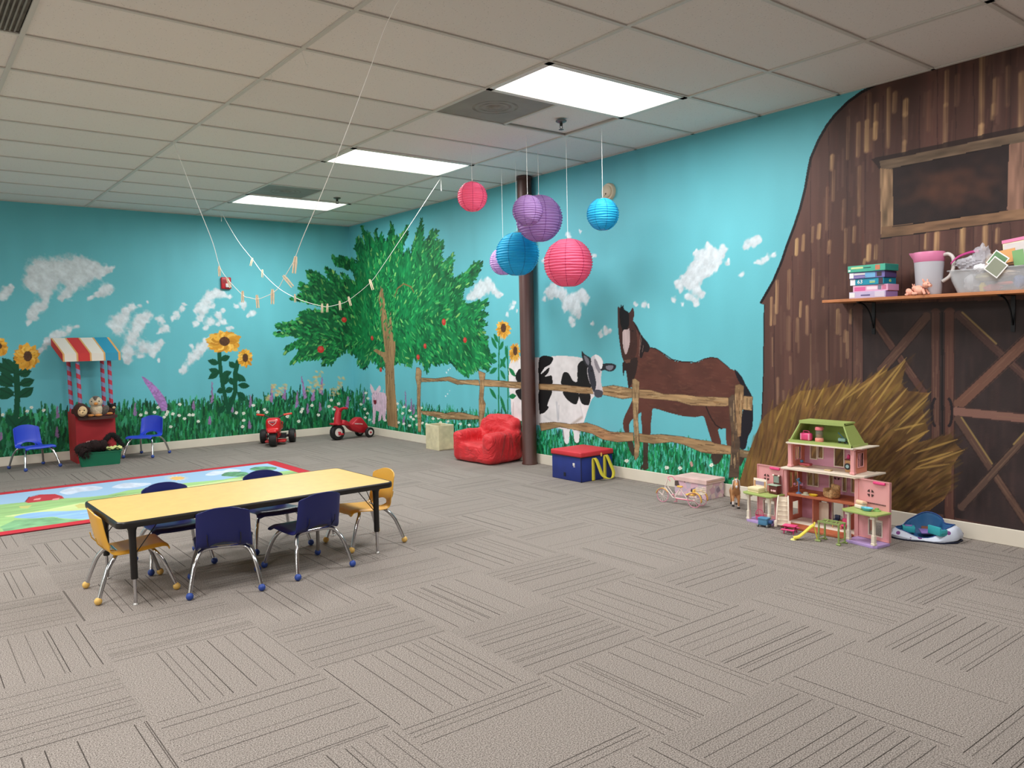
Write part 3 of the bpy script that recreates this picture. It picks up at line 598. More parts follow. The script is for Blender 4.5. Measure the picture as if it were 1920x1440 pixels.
for (x0, y0, x1, y1) in [(620,560,785,370),(700,560,900,330),(720,600,895,345),(560,560,790,400),(780,640,905,500),(860,690,1040,520),(850,720,1020,560),(900,760,1030,620),(830,740,1000,700),(940,870,1190,790),(950,950,1225,850),(960,920,1160,860),(900,800,1028,740),(500,600,640,470),(440,600,545,455),(380,600,435,500),(330,600,360,505),(250,620,305,515),(160,700,210,590),(840,860,1000,760),(930,960,1140,930),(760,700,880,600),(640,760,760,620)]:
    (x0, y0), (x1, y1) = b3([(x0, y0), (x1, y1)]); WR.stroke((x0, y0), (x1, y1), 5, jit((184, 150, 82), .08), hy, a=.6, tip=.5, soft=.6)

def build_wall(wl, name, base_mat, side):
    """one grid of small quads cut into the bare wall and a part for every painted figure; all in one plane"""
    nS, nZ = len(wl.S), len(wl.Z)
    a, b = np.meshgrid(wl.S, wl.Z, indexing='ij'); c = np.full(a.shape, wl.v)
    co = np.stack([c, a, b], -1) if wl.ax == 'x' else np.stack([a, c, b], -1)
    lc = wl.rgb/255.0; lc = np.where(lc <= .04045, lc/12.92, ((np.clip(lc, 0, 1)+.055)/1.055)**2.4)
    col = np.concatenate([lc, np.ones(a.shape+(1,))], -1).reshape(-1, 4); co = co.reshape(-1, 3)
    I, J = np.meshgrid(np.arange(nS-1), np.arange(nZ-1), indexing='ij')
    v0 = (I*nZ+J).ravel(); q = np.stack([v0, v0+nZ, v0+nZ+1, v0+1], -1)
    if wl.ax == 'x': q = q[:, ::-1]
    fid = wl.id[:-1, :-1].ravel(); root = None
    for k in sorted(set(fid.tolist())):
        qq = q[fid == k]; used, inv = np.unique(qq, return_inverse=True); inv = inv.reshape(-1)
        nm = name if k == 0 else IDS[k]
        me = bpy.data.meshes.new(nm); me.vertices.add(len(used)); me.vertices.foreach_set('co', co[used].ravel())
        me.loops.add(len(inv)); me.loops.foreach_set('vertex_index', inv.astype(np.int32))
        me.polygons.add(len(qq)); me.polygons.foreach_set('loop_start', np.arange(0, len(inv), 4, dtype=np.int32))
        me.update(calc_edges=True)
        at_ = me.color_attributes.new('paint', 'FLOAT_COLOR', 'POINT'); at_.data.foreach_set('color', col[used].astype(np.float32).ravel())
        me.materials.append(base_mat); o = bpy.data.objects.new(nm, me); COL.objects.link(o)
        if k == 0: root = struct(o)
        else: o.parent = root; o['label'] = MURAL_LABEL.get((IDS[k], side), MURAL_LABEL.get(IDS[k], 'figure painted on the wall'))
    return root
MURAL_LABEL = {'painted_meadow': 'green meadow with white daisies painted along the foot of the wall', 'painted_sunflower': 'orange-yellow sunflowers on dark green stems painted on the wall',
 'painted_purple_spike': 'tall purple flower spike painted on the wall', 'painted_fruit_tree': 'green tree with red apples painted across the room corner',
 'painted_pig': 'small pink pig painted beside the tree trunk', 'painted_cow': 'black and white cow painted behind the rail fence', 'painted_horse': 'brown horse with white blaze painted behind the fence',
 'painted_rail_fence': 'crooked brown rail fence painted on the wall', 'painted_barn': 'dark brown plank barn painted on the wall', 'painted_haystack': 'golden haystack painted before the barn'}
pm = bpy.data.materials.new('mural_paint'); pm.use_nodes = True; nt = pm.node_tree
va = nt.nodes.new('ShaderNodeVertexColor'); va.layer_name = 'paint'; nt.links.new(va.outputs[0], nt.nodes['Principled BSDF'].inputs['Base Color'])
nt.nodes['Principled BSDF'].inputs['Roughness'].default_value = .55; nt.nodes['Principled BSDF'].inputs['Specular IOR Level'].default_value = .25
tc = nt.nodes.new('ShaderNodeTexCoord'); nn = nt.nodes.new('ShaderNodeTexNoise'); nn.inputs['Scale'].default_value = 90; bp = nt.nodes.new('ShaderNodeBump')
bp.inputs['Strength'].default_value = .12; bp.inputs['Distance'].default_value = .004
nt.links.new(tc.outputs['Object'], nn.inputs['Vector']); nt.links.new(nn.outputs['Fac'], bp.inputs['Height']); nt.links.new(bp.outputs[0], nt.nodes['Principled BSDF'].inputs['Normal'])
build_wall(WR, 'wall_right', pm, 'right'); build_wall(WB, 'wall_back', pm, 'back')
# ------------------------------------------------------------------ room shell
plaster = mat('sky_blue_plaster', SKY, .6)
white_wall = mat('off_white_plaster', (215, 210, 200), .7)
def slab(name, c, d, m):
    return struct(MB().box(c, d).build(name, m, smooth=False))
# the parts of the walls beyond the painted grids, the other two walls
slab('wall_right_extension', (XR+.05, (YF+1.1)/2, HC/2), (.1, 1.1-YF, HC), mat('barn_brown_paint', (88, 60, 54), .6)).name = 'wall_right.001'
slab('wall_back.001', ((XL-.6)/2, YB+.05, HC/2), (-.6-XL, .1, HC), plaster)
slab('wall_left', (XL-.05, (YF+YB)/2, HC/2), (.1, YB-YF, HC), white_wall)
slab('wall_front', ((XL+XR)/2, YF-.05, HC/2), (XR-XL, .1, HC), white_wall)
# carpet of quarter-turned tiles
cm = bpy.data.materials.new('carpet_tiles'); cm.use_nodes = True; nt = cm.node_tree; N = nt.nodes; LK = nt.links; bs = N['Principled BSDF']; bs.inputs['Roughness'].default_value = .95
bs.inputs['Specular IOR Level'].default_value = .1
def M_(op, a, b=None, c=None):
    n = N.new('ShaderNodeMath'); n.operation = op
    for i, v in enumerate((a, b, c)):
        if v is None: continue
        if isinstance(v, (int, float)): n.inputs[i].default_value = v
        else: LK.new(v, n.inputs[i])
    return n.outputs[0]
tc = N.new('ShaderNodeTexCoord'); sp = N.new('ShaderNodeSeparateXYZ'); LK.new(tc.outputs['Object'], sp.inputs[0])
tx = M_('DIVIDE', M_('ADD', sp.outputs[0], 30*.6096-1.245), .6096); ty = M_('DIVIDE', M_('ADD', sp.outputs[1], 30*.6096-2.25), .6096)
ix, iy = M_('FLOOR', tx), M_('FLOOR', ty); fx, fy = M_('FRACT', tx), M_('FRACT', ty)
par = M_('MODULO', M_('ADD', ix, iy), 2.0)                # 0: lines run along y, 1: along x
across = M_('ADD', M_('MULTIPLY', fx, M_('SUBTRACT', 1, par)), M_('MULTIPLY', fy, par))
along = M_('ADD', M_('MULTIPLY', fy, M_('SUBTRACT', 1, par)), M_('MULTIPLY', fx, par))
def stripes(n_, seed, thr, wd):
    k = M_('FLOOR', M_('MULTIPLY', across, n_)); f = M_('FRACT', M_('MULTIPLY', across, n_))
    cb = N.new('ShaderNodeCombineXYZ'); LK.new(M_('ADD', M_('MULTIPLY', ix, 7.13), seed), cb.inputs[0]); LK.new(M_('MULTIPLY', iy, 3.71), cb.inputs[1]); LK.new(k, cb.inputs[2])
    wn = N.new('ShaderNodeTexWhiteNoise'); wn.noise_dimensions = '3D'; LK.new(cb.outputs[0], wn.inputs[0])
    sc = N.new('ShaderNodeSeparateColor'); LK.new(wn.outputs['Color'], sc.inputs[0])
    d = M_('ABSOLUTE', M_('SUBTRACT', f, M_('ADD', .2, M_('MULTIPLY', sc.outputs[0], .6))))
    on = M_('MULTIPLY', M_('LESS_THAN', d, wd*n_), M_('GREATER_THAN', sc.outputs[1], thr))
    return M_('MULTIPLY', on, M_('ADD', .55, M_('MULTIPLY', sc.outputs[2], .45)))
ln = M_('MAXIMUM', stripes(9, 1.3, .44, .0031), stripes(14, 5.9, .7, .0026))
ln = M_('MULTIPLY', ln, M_('MULTIPLY', M_('GREATER_THAN', along, .015), M_('LESS_THAN', along, .985)))
ns = N.new('ShaderNodeTexNoise'); ns.inputs['Scale'].default_value = 230; ns.inputs['Detail'].default_value = 2; LK.new(tc.outputs['Object'], ns.inputs['Vector'])
n2 = N.new('ShaderNodeTexNoise'); n2.inputs['Scale'].default_value = 2.2; LK.new(tc.outputs['Object'], n2.inputs['Vector'])
rp = N.new('ShaderNodeValToRGB'); LK.new(ns.outputs['Fac'], rp.inputs[0]); rp.color_ramp.elements[0].position = .3; rp.color_ramp.elements[1].position = .72
rp.color_ramp.elements[0].color = (*lin((82, 75, 70)), 1); rp.color_ramp.elements[1].color = (*lin((180, 171, 163)), 1)
wt = N.new('ShaderNodeTexWhiteNoise'); cb = N.new('ShaderNodeCombineXYZ'); LK.new(ix, cb.inputs[0]); LK.new(iy, cb.inputs[1]); LK.new(cb.outputs[0], wt.inputs[0])
tone = M_('ADD', M_('ADD', .95, M_('MULTIPLY', wt.outputs['Value'], .04)), M_('MULTIPLY', n2.outputs['Fac'], .06))
tone = M_('MULTIPLY', tone, M_('SUBTRACT', 1, M_('MULTIPLY', par, .03)))
mx = N.new('ShaderNodeMix'); mx.data_type = 'RGBA'; mx.blend_type = 'MULTIPLY'; mx.inputs[0].default_value = 1; LK.new(rp.outputs[0], mx.inputs[6])
cc = N.new('ShaderNodeCombineColor'); [LK.new(tone, cc.inputs[i]) for i in range(3)]; LK.new(cc.outputs[0], mx.inputs[7])
m2 = N.new('ShaderNodeMix'); m2.data_type = 'RGBA'; LK.new(M_('MULTIPLY', ln, .95), m2.inputs[0]); LK.new(mx.outputs[2], m2.inputs[6]); m2.inputs[7].default_value = (*lin((38, 32, 28)), 1)
LK.new(m2.outputs[2], bs.inputs['Base Color'])
bp = N.new('ShaderNodeBump'); bp.inputs['Strength'].default_value = .35; bp.inputs['Distance'].default_value = .004
LK.new(M_('SUBTRACT', ns.outputs['Fac'], M_('MULTIPLY', ln, .8)), bp.inputs['Height']); LK.new(bp.outputs[0], bs.inputs['Normal'])
struct(MB().box(((XL+XR)/2, (YF+YB)/2, -.05), (XR-XL+.2, YB-YF+.2, .1)).build('floor', cm, smooth=False))
# suspended ceiling: mineral tiles, T-bar grid
tm = bpy.data.materials.new('mineral_tile'); tm.use_nodes = True; nt = tm.node_tree; N = nt.nodes; LK = nt.links; bs = N['Principled BSDF']; bs.inputs['Roughness'].default_value = .9
tc = N.new('ShaderNodeTexCoord'); vo = N.new('ShaderNodeTexVoronoi'); vo.inputs['Scale'].default_value = 55; LK.new(tc.outputs['Object'], vo.inputs['Vector'])
n1 = N.new('ShaderNodeTexNoise'); n1.inputs['Scale'].default_value = 60; n1.inputs['Detail'].default_value = 3; LK.new(tc.outputs['Object'], n1.inputs['Vector'])
hole = M_('LESS_THAN', M_('ADD', vo.outputs['Distance'], M_('MULTIPLY', n1.outputs['Fac'], .3)), .285)
sp = N.new('ShaderNodeSeparateXYZ'); LK.new(tc.outputs['Object'], sp.inputs[0])
cx_ = M_('FLOOR', M_('DIVIDE', M_('SUBTRACT', sp.outputs[0], GX-30*1.2192), 1.2192)); cy_ = M_('FLOOR', M_('DIVIDE', M_('SUBTRACT', sp.outputs[1], GY-30*.6096), .6096))
wt = N.new('ShaderNodeTexWhiteNoise'); cb = N.new('ShaderNodeCombineXYZ'); LK.new(cx_, cb.inputs[0]); LK.new(cy_, cb.inputs[1]); LK.new(cb.outputs[0], wt.inputs[0])
tn = M_('MULTIPLY', M_('ADD', .94, M_('MULTIPLY', wt.outputs['Value'], .06)), M_('SUBTRACT', 1, M_('MULTIPLY', hole, .32)))
hs_ = N.new('ShaderNodeMix'); hs_.data_type = 'RGBA'; hs_.blend_type = 'MULTIPLY'; hs_.inputs[0].default_value = 1; hs_.inputs[6].default_value = (*lin((233, 228, 224)), 1)
cc = N.new('ShaderNodeCombineColor'); [LK.new(tn, cc.inputs[i]) for i in range(3)]; LK.new(cc.outputs[0], hs_.inputs[7]); LK.new(hs_.outputs[2], bs.inputs['Base Color'])
bp = N.new('ShaderNodeBump'); bp.inputs['Strength'].default_value = .3; bp.inputs['Distance'].default_value = .003; LK.new(n1.outputs['Fac'], bp.inputs['Height']); LK.new(bp.outputs[0], bs.inputs['Normal'])
NI = range(-6, 4); NJ = range(-13, 11)
ceil = MB(); gap = .016
DROP = (1.5, 0)                                             # the half tile with the sprinkler, pushed up on one edge
for i in NI:
    for j in NJ:
        x0, x1 = max(XL, GX+i*1.2192), min(XR, GX+(i+1)*1.2192); y0, y1 = max(YF, GY+j*.6096), min(YB, GY+(j+1)*.6096)
        if x1-x0 < .03 or y1-y0 < .03 or (i, j) in TROFFERS: continue
        if (i, j) in [(1, 0), (1, 6)]: x0 = (x0+x1)/2
        if (i, j) == (-2, 0): continue
        dz = .012 if (i, j) == (1, 0) else 0
        ceil.box(((x0+x1)/2, (y0+y1)/2, HC+.008+.008+dz), (x1-x0-gap, y1-y0-gap, .016))
cl = struct(ceil.build('ceiling', tm, smooth=False))
back = MB().box(((XL+XR)/2, (YF+YB)/2, HC+.09), (XR-XL+.2, YB-YF+.2, .02)).build('plenum_deck', mat('plenum_dark', (38, 35, 32), .9), cl, smooth=False)
tb = MB()
for i in range(-5, 3):
    tb.box((GX+i*1.2192, (YF+YB)/2, HC+.003), (.024, YB-YF, .008)); tb.box((GX+i*1.2192, (YF+YB)/2, HC+.02), (.003, YB-YF, .035))
for j in range(-12, 10):
    if YF < GY+j*.6096 < YB: tb.box(((XL+XR)/2, GY+j*.6096, HC+.0035), (XR-XL, .024, .007)); tb.box(((XL+XR)/2, GY+j*.6096, HC+.02), (XR-XL, .003, .035))
for i, j in [(1, 0), (1, 6)]: tb.box((GX+(i+.5)*1.2192, GY+(j+.5)*.6096, HC+.0035), (.024, .6096, .007))
tb.box((XR-.012, (YF+YB)/2, HC+.003), (.024, YB-YF, .006)); tb.box(((XL+XR)/2, YB-.012, HC+.003), (XR-XL, .024, .006))
tb.build('grid_bars', mat('grid_white_steel', (205, 202, 196), .5), cl, smooth=False)
# baseboards
bmt = mat('cream_vinyl', (222, 214, 198), .5, var=.05, vscale=3)
def baseboard(name, c, d):
    o = struct(MB().box(c, d).build(name, bmt, smooth=False, bevel=.004)); return o
baseboard('baseboard_back', ((XL+XR)/2, YB-.006, .05), (XR-XL, .012, .1)); baseboard('baseboard_right', (XR-.006, (YF+YB)/2, .05), (.012, YB-YF-.03, .1))
# troffers
dif = mat('lamp_diffuser', (255, 252, 246), .5, emit=3.2); frm = mat('white_enamel', (225, 222, 216), .4)
LL = {(1, -1): 'white ceiling light panel nearest, above the paper lanterns', (1, 3): 'white ceiling light panel, middle one of the row of three', (1, 7): 'white ceiling light panel nearest the sunflower wall',
      (1, -5): 'ceiling light panel just cut by the top right edge of the picture'}
for k, (gx, gy) in enumerate(TROFFERS):
    if gx != 1 and gy > 90: continue
    c = (GX+(gx+.5)*1.2192, GY+(gy+.5)*.6096, HC)
    t = thing('ceiling_light', LL.get((gx, gy), 'lit white ceiling light panel outside the picture'), 'ceiling light', c, group='fluorescent ceiling panels')
    f = MB()
    for sx in (-1, 1): f.box((sx*.588, 0, .001), (.04, .606, .012)); f.box((0, sx*.284, .001), (1.216, .038, .012))
    f.box((0, 0, .06), (1.19, .58, .01)); f.build('light_frame', frm, t, smooth=False)
    MB().box((0, 0, .004), (1.14, .53, .006)).build('diffuser', dif, t, smooth=False)
# supply vents in the ceiling, return grille at the top left
ven = mat('vent_grey', (140, 138, 131), .6, var=.12, vscale=4); vdk = mat('vent_dust', (96, 92, 85), .8, var=.4, vscale=9); vrg = mat('vent_ring', (131, 128, 121), .7, var=.3, vscale=12)
for (i, j, lb) in [(1, 0, 'square grey ceiling vent beside the nearest light panel'), (1, 6, 'square grey ceiling vent beside the farthest light panel')]:
    t = thing('ceiling_vent', lb, 'ceiling vent', (GX+(i+.25)*1.2192, GY+(j+.5)*.6096, HC), group='ceiling vents')
    m = MB(); m.box((0, 0, .012), (.585, .585, .012)); m.build('vent_plate', ven, t, smooth=False)
    m = MB()
    for k in range(3):
        r = .15-.045*k; m.lathe([(r-.012, .0062-.001*k), (r, .004-.0004*k), (r+.01, .0062)], n=32, caps=False)
    m.ball((0, 0, .004), (.05, .05, .008)); m.build('diffuser_rings', vrg, t)
t = thing('return_grille', 'rectangular grey return grille with fine slots in the top left ceiling corner', 'vent', (GX-1.5*1.2192, GY+.5*.6096, HC))
m = MB(); m.box((0, 0, .014), (1.19, .585, .008)); m.build('grille_plate', vdk, t, smooth=False)
m = MB()
for k in range(56): m.box((-.58+k*.021, 0, .006), (.007, .56, .01))
m.build('grille_slats', ven, t, smooth=False)
# ------------------------------------------------------------------ round brown column
col_m = mat('column_brown_paint', (74, 44, 38), .45, var=.12, vscale=3)
c_ = struct(MB().lathe([(.078, 0), (.078, .012), (.072, .02), (.072, HC-.03), (.078, HC-.03), (.078, HC)], (4.993, 6.12, 0), n=40).build('pillar', col_m))
# ------------------------------------------------------------------ table
YEL = mat('yellow_laminate', (230, 186, 108), .35, var=.05, vscale=22); BLKP = mat('black_edge', (22, 19, 18), .4); CHR = mat('chrome', (205, 205, 208), .16, metal=1)
TBX, TBY, TBZ = 1.557, 4.48, .43
tb_ = thing('activity_table', 'long low yellow-topped children\'s table with black edge and legs', 'table', (TBX, TBY, 0), rz=radians(1.2))
def rrect(w_, d_, r, n=6):
    P = []
    for cx, cy, a0 in ((w_/2-r, d_/2-r, 0), (-w_/2+r, d_/2-r, 90), (-w_/2+r, -d_/2+r, 180), (w_/2-r, -d_/2+r, 270)):
        for k in range(n+1):
            a = radians(a0+90*k/n); P.append((cx+r*cos(a), cy+r*sin(a)))
    return P
MB().prism(rrect(1.5, .712, .035), TBZ-.022, TBZ).build('tabletop', YEL, tb_)
eb = MB(); P = rrect(1.512, .724, .04); n = len(P)
prof = [(0, -.032), (.0035, -.028), (.0045, -.015), (.0035, -.003), (0, .001)]
for (o1, z1) in prof: eb.v += [(x*(1+o1/.75), y*(1+o1/.36), TBZ+z1) for x, y in P]
Pi = rrect(1.498, .71, .034); eb.v += [(x, y, TBZ+.001) for x, y in Pi]; eb.v += [(x, y, TBZ-.032) for x, y in Pi]
rows = len(prof)+1
for r_ in range(rows-1):
    for k in range(n): eb.f.append((r_*n+k, r_*n+(k+1) % n, (r_+1)*n+(k+1) % n, (r_+1)*n+k)); eb.m.append(0)
for k in range(n): eb.f.append((rows*n+k, rows*n+(k+1) % n, (k+1) % n, k)); eb.m.append(0)
eb.build('edge_band', BLKP, tb_)
for sx in (-1, 1):
    for sy in (-1, 1):
        x, y = sx*.676, sy*.288
        m = MB(); m.tube([(x, y, .13), (x, y, .135), (x, y, .33), (x-.0*sx, y, .37), (x, y, .408)], [.0155, .0165, .017, .019, .034], 14)
        lg = m.build('leg', BLKP, tb_)
        MB().tube([(x, y, .004), (x, y, .15)], .0085, 10).build('leg_insert', CHR, lg)
        MB().lathe([(.014, 0), (.014, .003), (.009, .009), (.0, .011)], (x, y, 0), n=14).build('foot_glide', mat('steel_dull', (190, 188, 184), .4, metal=.8), lg)
        m = MB(); m.tube([(x, y, .24), (x-sx*.13, y, .405)], .0025, 6); m.tube([(x, y, .24), (x-sx*.02, y-sy*.11, .405)], .0025, 6); m.build('leg_brace', BLKP, lg)
# ------------------------------------------------------------------ chairs
def make_chair(name, label, shell_m, foot_m, under_m):
    t = thing(name, label, 'chair')
    prof = [(.165, .222), (.16, .238), (.14, .247), (.09, .245), (.03, .239), (-.03, .235), (-.08, .235), (-.115, .243), (-.138, .262), (-.149, .285), (-.156, .315), (-.163, .35), (-.169, .385), (-.175, .42), (-.179, .44), (-.181, .452)]
    prof = [Vector((0, y, z)) for y, z in prof]; prof = catmull(prof, 3)
    NP = len(prof); NU = 21; G = []
    for i in range(NU):
        u = -1+2*i/(NU-1); row = []
        for j, p in enumerate(prof):
            t_ = j/(NP-1)
            if t_ < .5: w_ = .158-.022*(t_/.5)
            elif t_ < .88: w_ = .136-.006*((t_-.5)/.38)
            else: w_ = .130-.012*((t_-.88)/.12)
            if j == 0: w_ *= .86
            if j == 1: w_ *= .94
            back = max(0, min(1, (t_-.42)/.15)); x = u*w_
            dz = -.012*max(0, abs(u)-.8)/.2*(1-back) ; dy = .022*u*u*back+(.010*max(0, (abs(u)-.85)/.15)*back)
            top = max(0, (t_-.84)/.16); z = p.z+dz-top*.034*abs(u)**2.6
            row.append((x, p.y+dy, z-.006*(1-back)*(1-u*u)))
        G.append(row)
    m = MB(); m.grid(G)
    # handle hole where the seat turns up
    ec = (0, .60); keep = []; hole = {}
    jc = .475*(NP-1); ic = (NU-1)/2
    def ed(i, j): return hypot((i-ic)/(NU*.235), (j-jc)/(NP*.072))
    fs = []
    for f in m.f:
        ii = [v//NP for v in f]; jj = [v % NP for v in f]
        if ed(sum(ii)/4, sum(jj)/4) >= .95: fs.append(f)
    m.f = fs; m.m = [0]*len(fs)
    used = {}
    for f in fs:
        for v in f: used[v] = used.get(v, 0)+1
    for v, k in used.items():                              # snap the rim of the hole to the ellipse
        i, j = v//NP, v % NP
        if 0 < i < NU-1 and 0 < j < NP-1 and k < 4:
            e = ed(i, j); fi, fj = ic+(i-ic)/e, jc+(j-jc)/e
            i0, j0 = int(fi), int(fj); a, b = fi-i0, fj-j0
            Pn = [Vector(G[min(i0+p, NU-1)][min(j0+q, NP-1)])*((a if p else 1-a)*(b if q else 1-b)) for p in (0, 1) for q in (0, 1)]
            m.v[v] = tuple(sum(Pn, Vector()))
    sh = m.build('seat_shell', shell_m, t, recalc=True)
    md = sh.modifiers.new('solid', 'SOLIDIFY'); md.thickness = .007; md.offset = 0
    md = sh.modifiers.new('sub', 'SUBSURF'); md.levels = 1; md.render_levels = 1
    for sy, yt in ((-1, -.075), (1, .085)):
        pts = catmull([(-.172, sy*.182, .02), (-.158, sy*.155, .10), (-.142, sy*.128, .165), (-.118, (yt+sy*.11)/2, .21), (-.08, yt, .223), (0, yt, .226), (.08, yt, .223), (.118, (yt+sy*.11)/2, .21), (.142, sy*.128, .165), (.158, sy*.155, .10), (.172, sy*.182, .02)], 5)
        MB().tube(pts, .0105, 12).build('leg_tube', CHR, t)
        for sx in (-1, 1): MB().ball((sx*.172, sy*.184, .019), (.0185, .0185, .019), 14, 10).build('ball_foot', foot_m, t)
    for sx in (-1, 1): MB().tube([(sx*.075, -.075, .232), (sx*.078, -.128, .25), (sx*.08, -.160, .285), (sx*.08, -.167, .315)], .0028, 6).build('back_bracket', under_m, t)
    return t
BLU = mat('blue_plastic', (18, 27, 92), .35); BLF = mat('blue_foot', (42, 72, 152), .45); YLP = mat('yellow_plastic', (226, 170, 64), .35); YLF = mat('yellow_foot', (222, 180, 96), .5)
DBR = mat('dark_bracket', (24, 26, 46), .4)
BLL = mat('light_blue_plastic', (42, 72, 205), .35)
b0 = make_chair('child_chair', 'blue child chair in front of the table, at its left half', BLU, BLF, DBR)
def put(src, x, y, deg, label, first=False):
    o = src if first else copy_tree(src)
    o.location = (x, y, 0); o.rotation_euler = (0, 0, radians(deg)); o['label'] = label; o['group'] = 'small stacking chairs with ball feet'; return o
put(b0, 1.33, 4.19, -17, 'dark blue child chair at the near side of the table, the left one', True)
put(b0, 1.80, 4.205, 7, 'dark blue child chair at the near side of the table, the right one')
put(b0, 1.245, 4.83, 180, 'blue child chair on the far side, its top showing above the left table half')
put(b0, 1.845, 4.84, 179, 'blue child chair on the far side, its top showing above the right table half')
w0 = make_chair('child_chair', '', BLL, BLF, DBR)
put(w0, 1.142, 9.675, 197.5+0, 'bright blue child chair standing by the back wall left of the red toy stand', True)
put(w0, 2.265, 9.735, 137.0, 'bright blue child chair standing by the back wall right of the red toy stand')
y0_ = make_chair('child_chair', '', YLP, YLF, mat('yellow_bracket', (190, 150, 60), .4))
put(y0_, .93, 4.465, -91, 'yellow child chair at the left end of the low table', True)
put(y0_, 2.30, 4.48, 91, 'yellow child chair at the right end of the low table')
# ------------------------------------------------------------------ rug with a printed landscape
RX0, RX1, RY0, RY1 = .40, 3.17, 6.33, 8.20
class Rug(Wall):
    def P(s, pts):
        out = []
        for p in pts:
            q = at(p[0], p[1], 'z', 0); out.append((q.x, q.y))
        return np.array(out)
    def scale(s, px, py):
        q = at(px, py, 'z', 0); return (q-Vector((0, 0, CZ))).length/FPX
RG = Rug('z', 0, np.linspace(RX0, RX1, 420), np.linspace(RY0, RY1, 260)); RG.rgb[:] = (156, 190, 222)
def rs(P, n=5): return [(p.x, p.y) for p in catmull([(x, y, 0) for x, y in P], n, closed=True)]
SKR = [(-60,957),(0,948),(60,942),(122,936),(162,934),(201,930),(241,921),(300,914),(350,907),(416,901),(470,892),(540,884),(600,880),(640,880),(640,1060),(-60,1060)]
RG.poly(SKR, (150, 190, 124), None, tex=.12, st=(3, 9))
RG.poly(rs([(9,970),(60,962),(110,953),(164,942),(230,931),(300,921),(380,909),(450,899),(450,912),(300,940),(168,962),(80,964),(30,970)]), (198, 214, 150), None, tex=.08, st=(3, 9))
RG.poly(rs([(26,972),(50,965),(90,961),(130,960),(170,958),(200,965),(172,975),(120,974),(100,971),(60,974)]), (140, 182, 226), None, tex=.12, st=(3, 12))
RG.poly([(0,990),(28,977),(60,975),(100,972),(120,976),(180,978),(170,995),(20,1010)], (120, 170, 124), None, tex=.14)
RG.stroke((150, 965), (172, 962), 2.5, (222, 230, 240), None, tip=.4)
for P in [[(112,925),(122,919),(140,915),(160,914),(178,913),(193,916),(180,921),(150,924),(130,929)], [(210,916),(222,910),(240,907),(262,907),(284,908),(268,913),(240,917)], [(385,892),(400,885),(418,884),(430,881),(452,883),(440,888),(420,890),(400,893)]]:
    RG.poly(rs(P), (206, 216, 234), None, tex=.08, st=(20, 8))
for P in [[(0,930),(60,921),(140,905),(200,896),(140,902),(60,912)]]: RG.poly(rs(P), (132, 170, 216), None, a=.6)
for k in range(16):
    a = 2*pi*k/16; RG.stroke((331, 898), (331+24*cos(a), 898+5*sin(a)), 3, (232, 214, 180), None, a=.8, tip=.4)
RG.poly([(318,899),(324,896),(338,895),(347,897),(343,900),(330,902)], (230, 184, 110), None)
for P in [[(415,893),(425,887),(445,886),(462,887),(466,891),(452,895),(430,895)], [(468,881),(480,877),(500,876),(518,878),(515,882),(495,884),(478,884)], [(472,892),(484,888),(495,889),(490,894)]]:
    RG.poly(rs(P), (92, 146, 108), None, tex=.35, st=(20, 30))
RG.stroke((452, 896), (459, 897), 2.4, (150, 70, 50), None); RG.stroke((503, 884), (511, 886), 2.4, (150, 70, 50), None)
RG.poly([(47,942),(55,934),(75,929),(103,928),(117,932),(121,936),(100,939),(60,944),(52,945)], (184, 48, 58), None, tex=.05)
RG.stroke((47, 943), (55, 933), 1.5, (90, 30, 40), None); RG.stroke((55, 933), (72, 929), 1.2, (90, 30, 40), None)
for x in (62, 97): RG.poly([(x,940),(x+3,937),(x+15,935),(x+13,939)], (220, 150, 150), None)
RG.stroke((205, 932), (236, 927), 3, (96, 120, 70), None, tip=.4)
RG.poly([(140,950),(150,946),(176,948),(170,954),(148,955)], (200, 196, 120), None)
RG.poly([(36,951),(60,949),(52,955),(38,955)], (196, 196, 120), None)
rp_ = thing('play_rug', 'red-bordered rug printed with a farm landscape of barn, sun and trees', 'rug', ((RX0+RX1)/2, (RY0+RY1)/2, 0))
a, b = np.meshgrid(RG.S, RG.Z, indexing='ij'); BD = .12
lc = RG.rgb/255.0; lc = np.where(lc <= .04045, lc/12.92, ((lc+.055)/1.055)**2.4)
inn = (a > RX0+BD) & (a < RX1-BD) & (b > RY0+BD) & (b < RY1-BD)
lc[~inn] = lin((188, 34, 50))
me = bpy.data.meshes.new('rug_pile'); co = np.stack([a-(RX0+RX1)/2, b-(RY0+RY1)/2, np.full(a.shape, .008)], -1).reshape(-1, 3)
nS, nZ = a.shape; I, J = np.meshgrid(np.arange(nS-1), np.arange(nZ-1), indexing='ij'); v0 = (I*nZ+J).ravel(); q = np.stack([v0, v0+nZ, v0+nZ+1, v0+1], -1)
me.vertices.add(len(co)); me.vertices.foreach_set('co', co.ravel()); me.loops.add(q.size); me.loops.foreach_set('vertex_index', q.ravel().astype(np.int32))
me.polygons.add(len(q)); me.polygons.foreach_set('loop_start', np.arange(0, q.size, 4, dtype=np.int32)); me.update(calc_edges=True)
me.color_attributes.new('paint', 'FLOAT_COLOR', 'POINT').data.foreach_set('color', np.concatenate([lc, np.ones(a.shape+(1,))], -1).reshape(-1).astype(np.float32))
rm = bpy.data.materials.new('printed_pile'); rm.use_nodes = True; nt = rm.node_tree; va = nt.nodes.new('ShaderNodeVertexColor'); va.layer_name = 'paint'
nt.links.new(va.outputs[0], nt.nodes['Principled BSDF'].inputs['Base Color']); nt.nodes['Principled BSDF'].inputs['Roughness'].default_value = .95
me.materials.append(rm); o = bpy.data.objects.new('rug_pile', me); COL.objects.link(o); o.parent = rp_
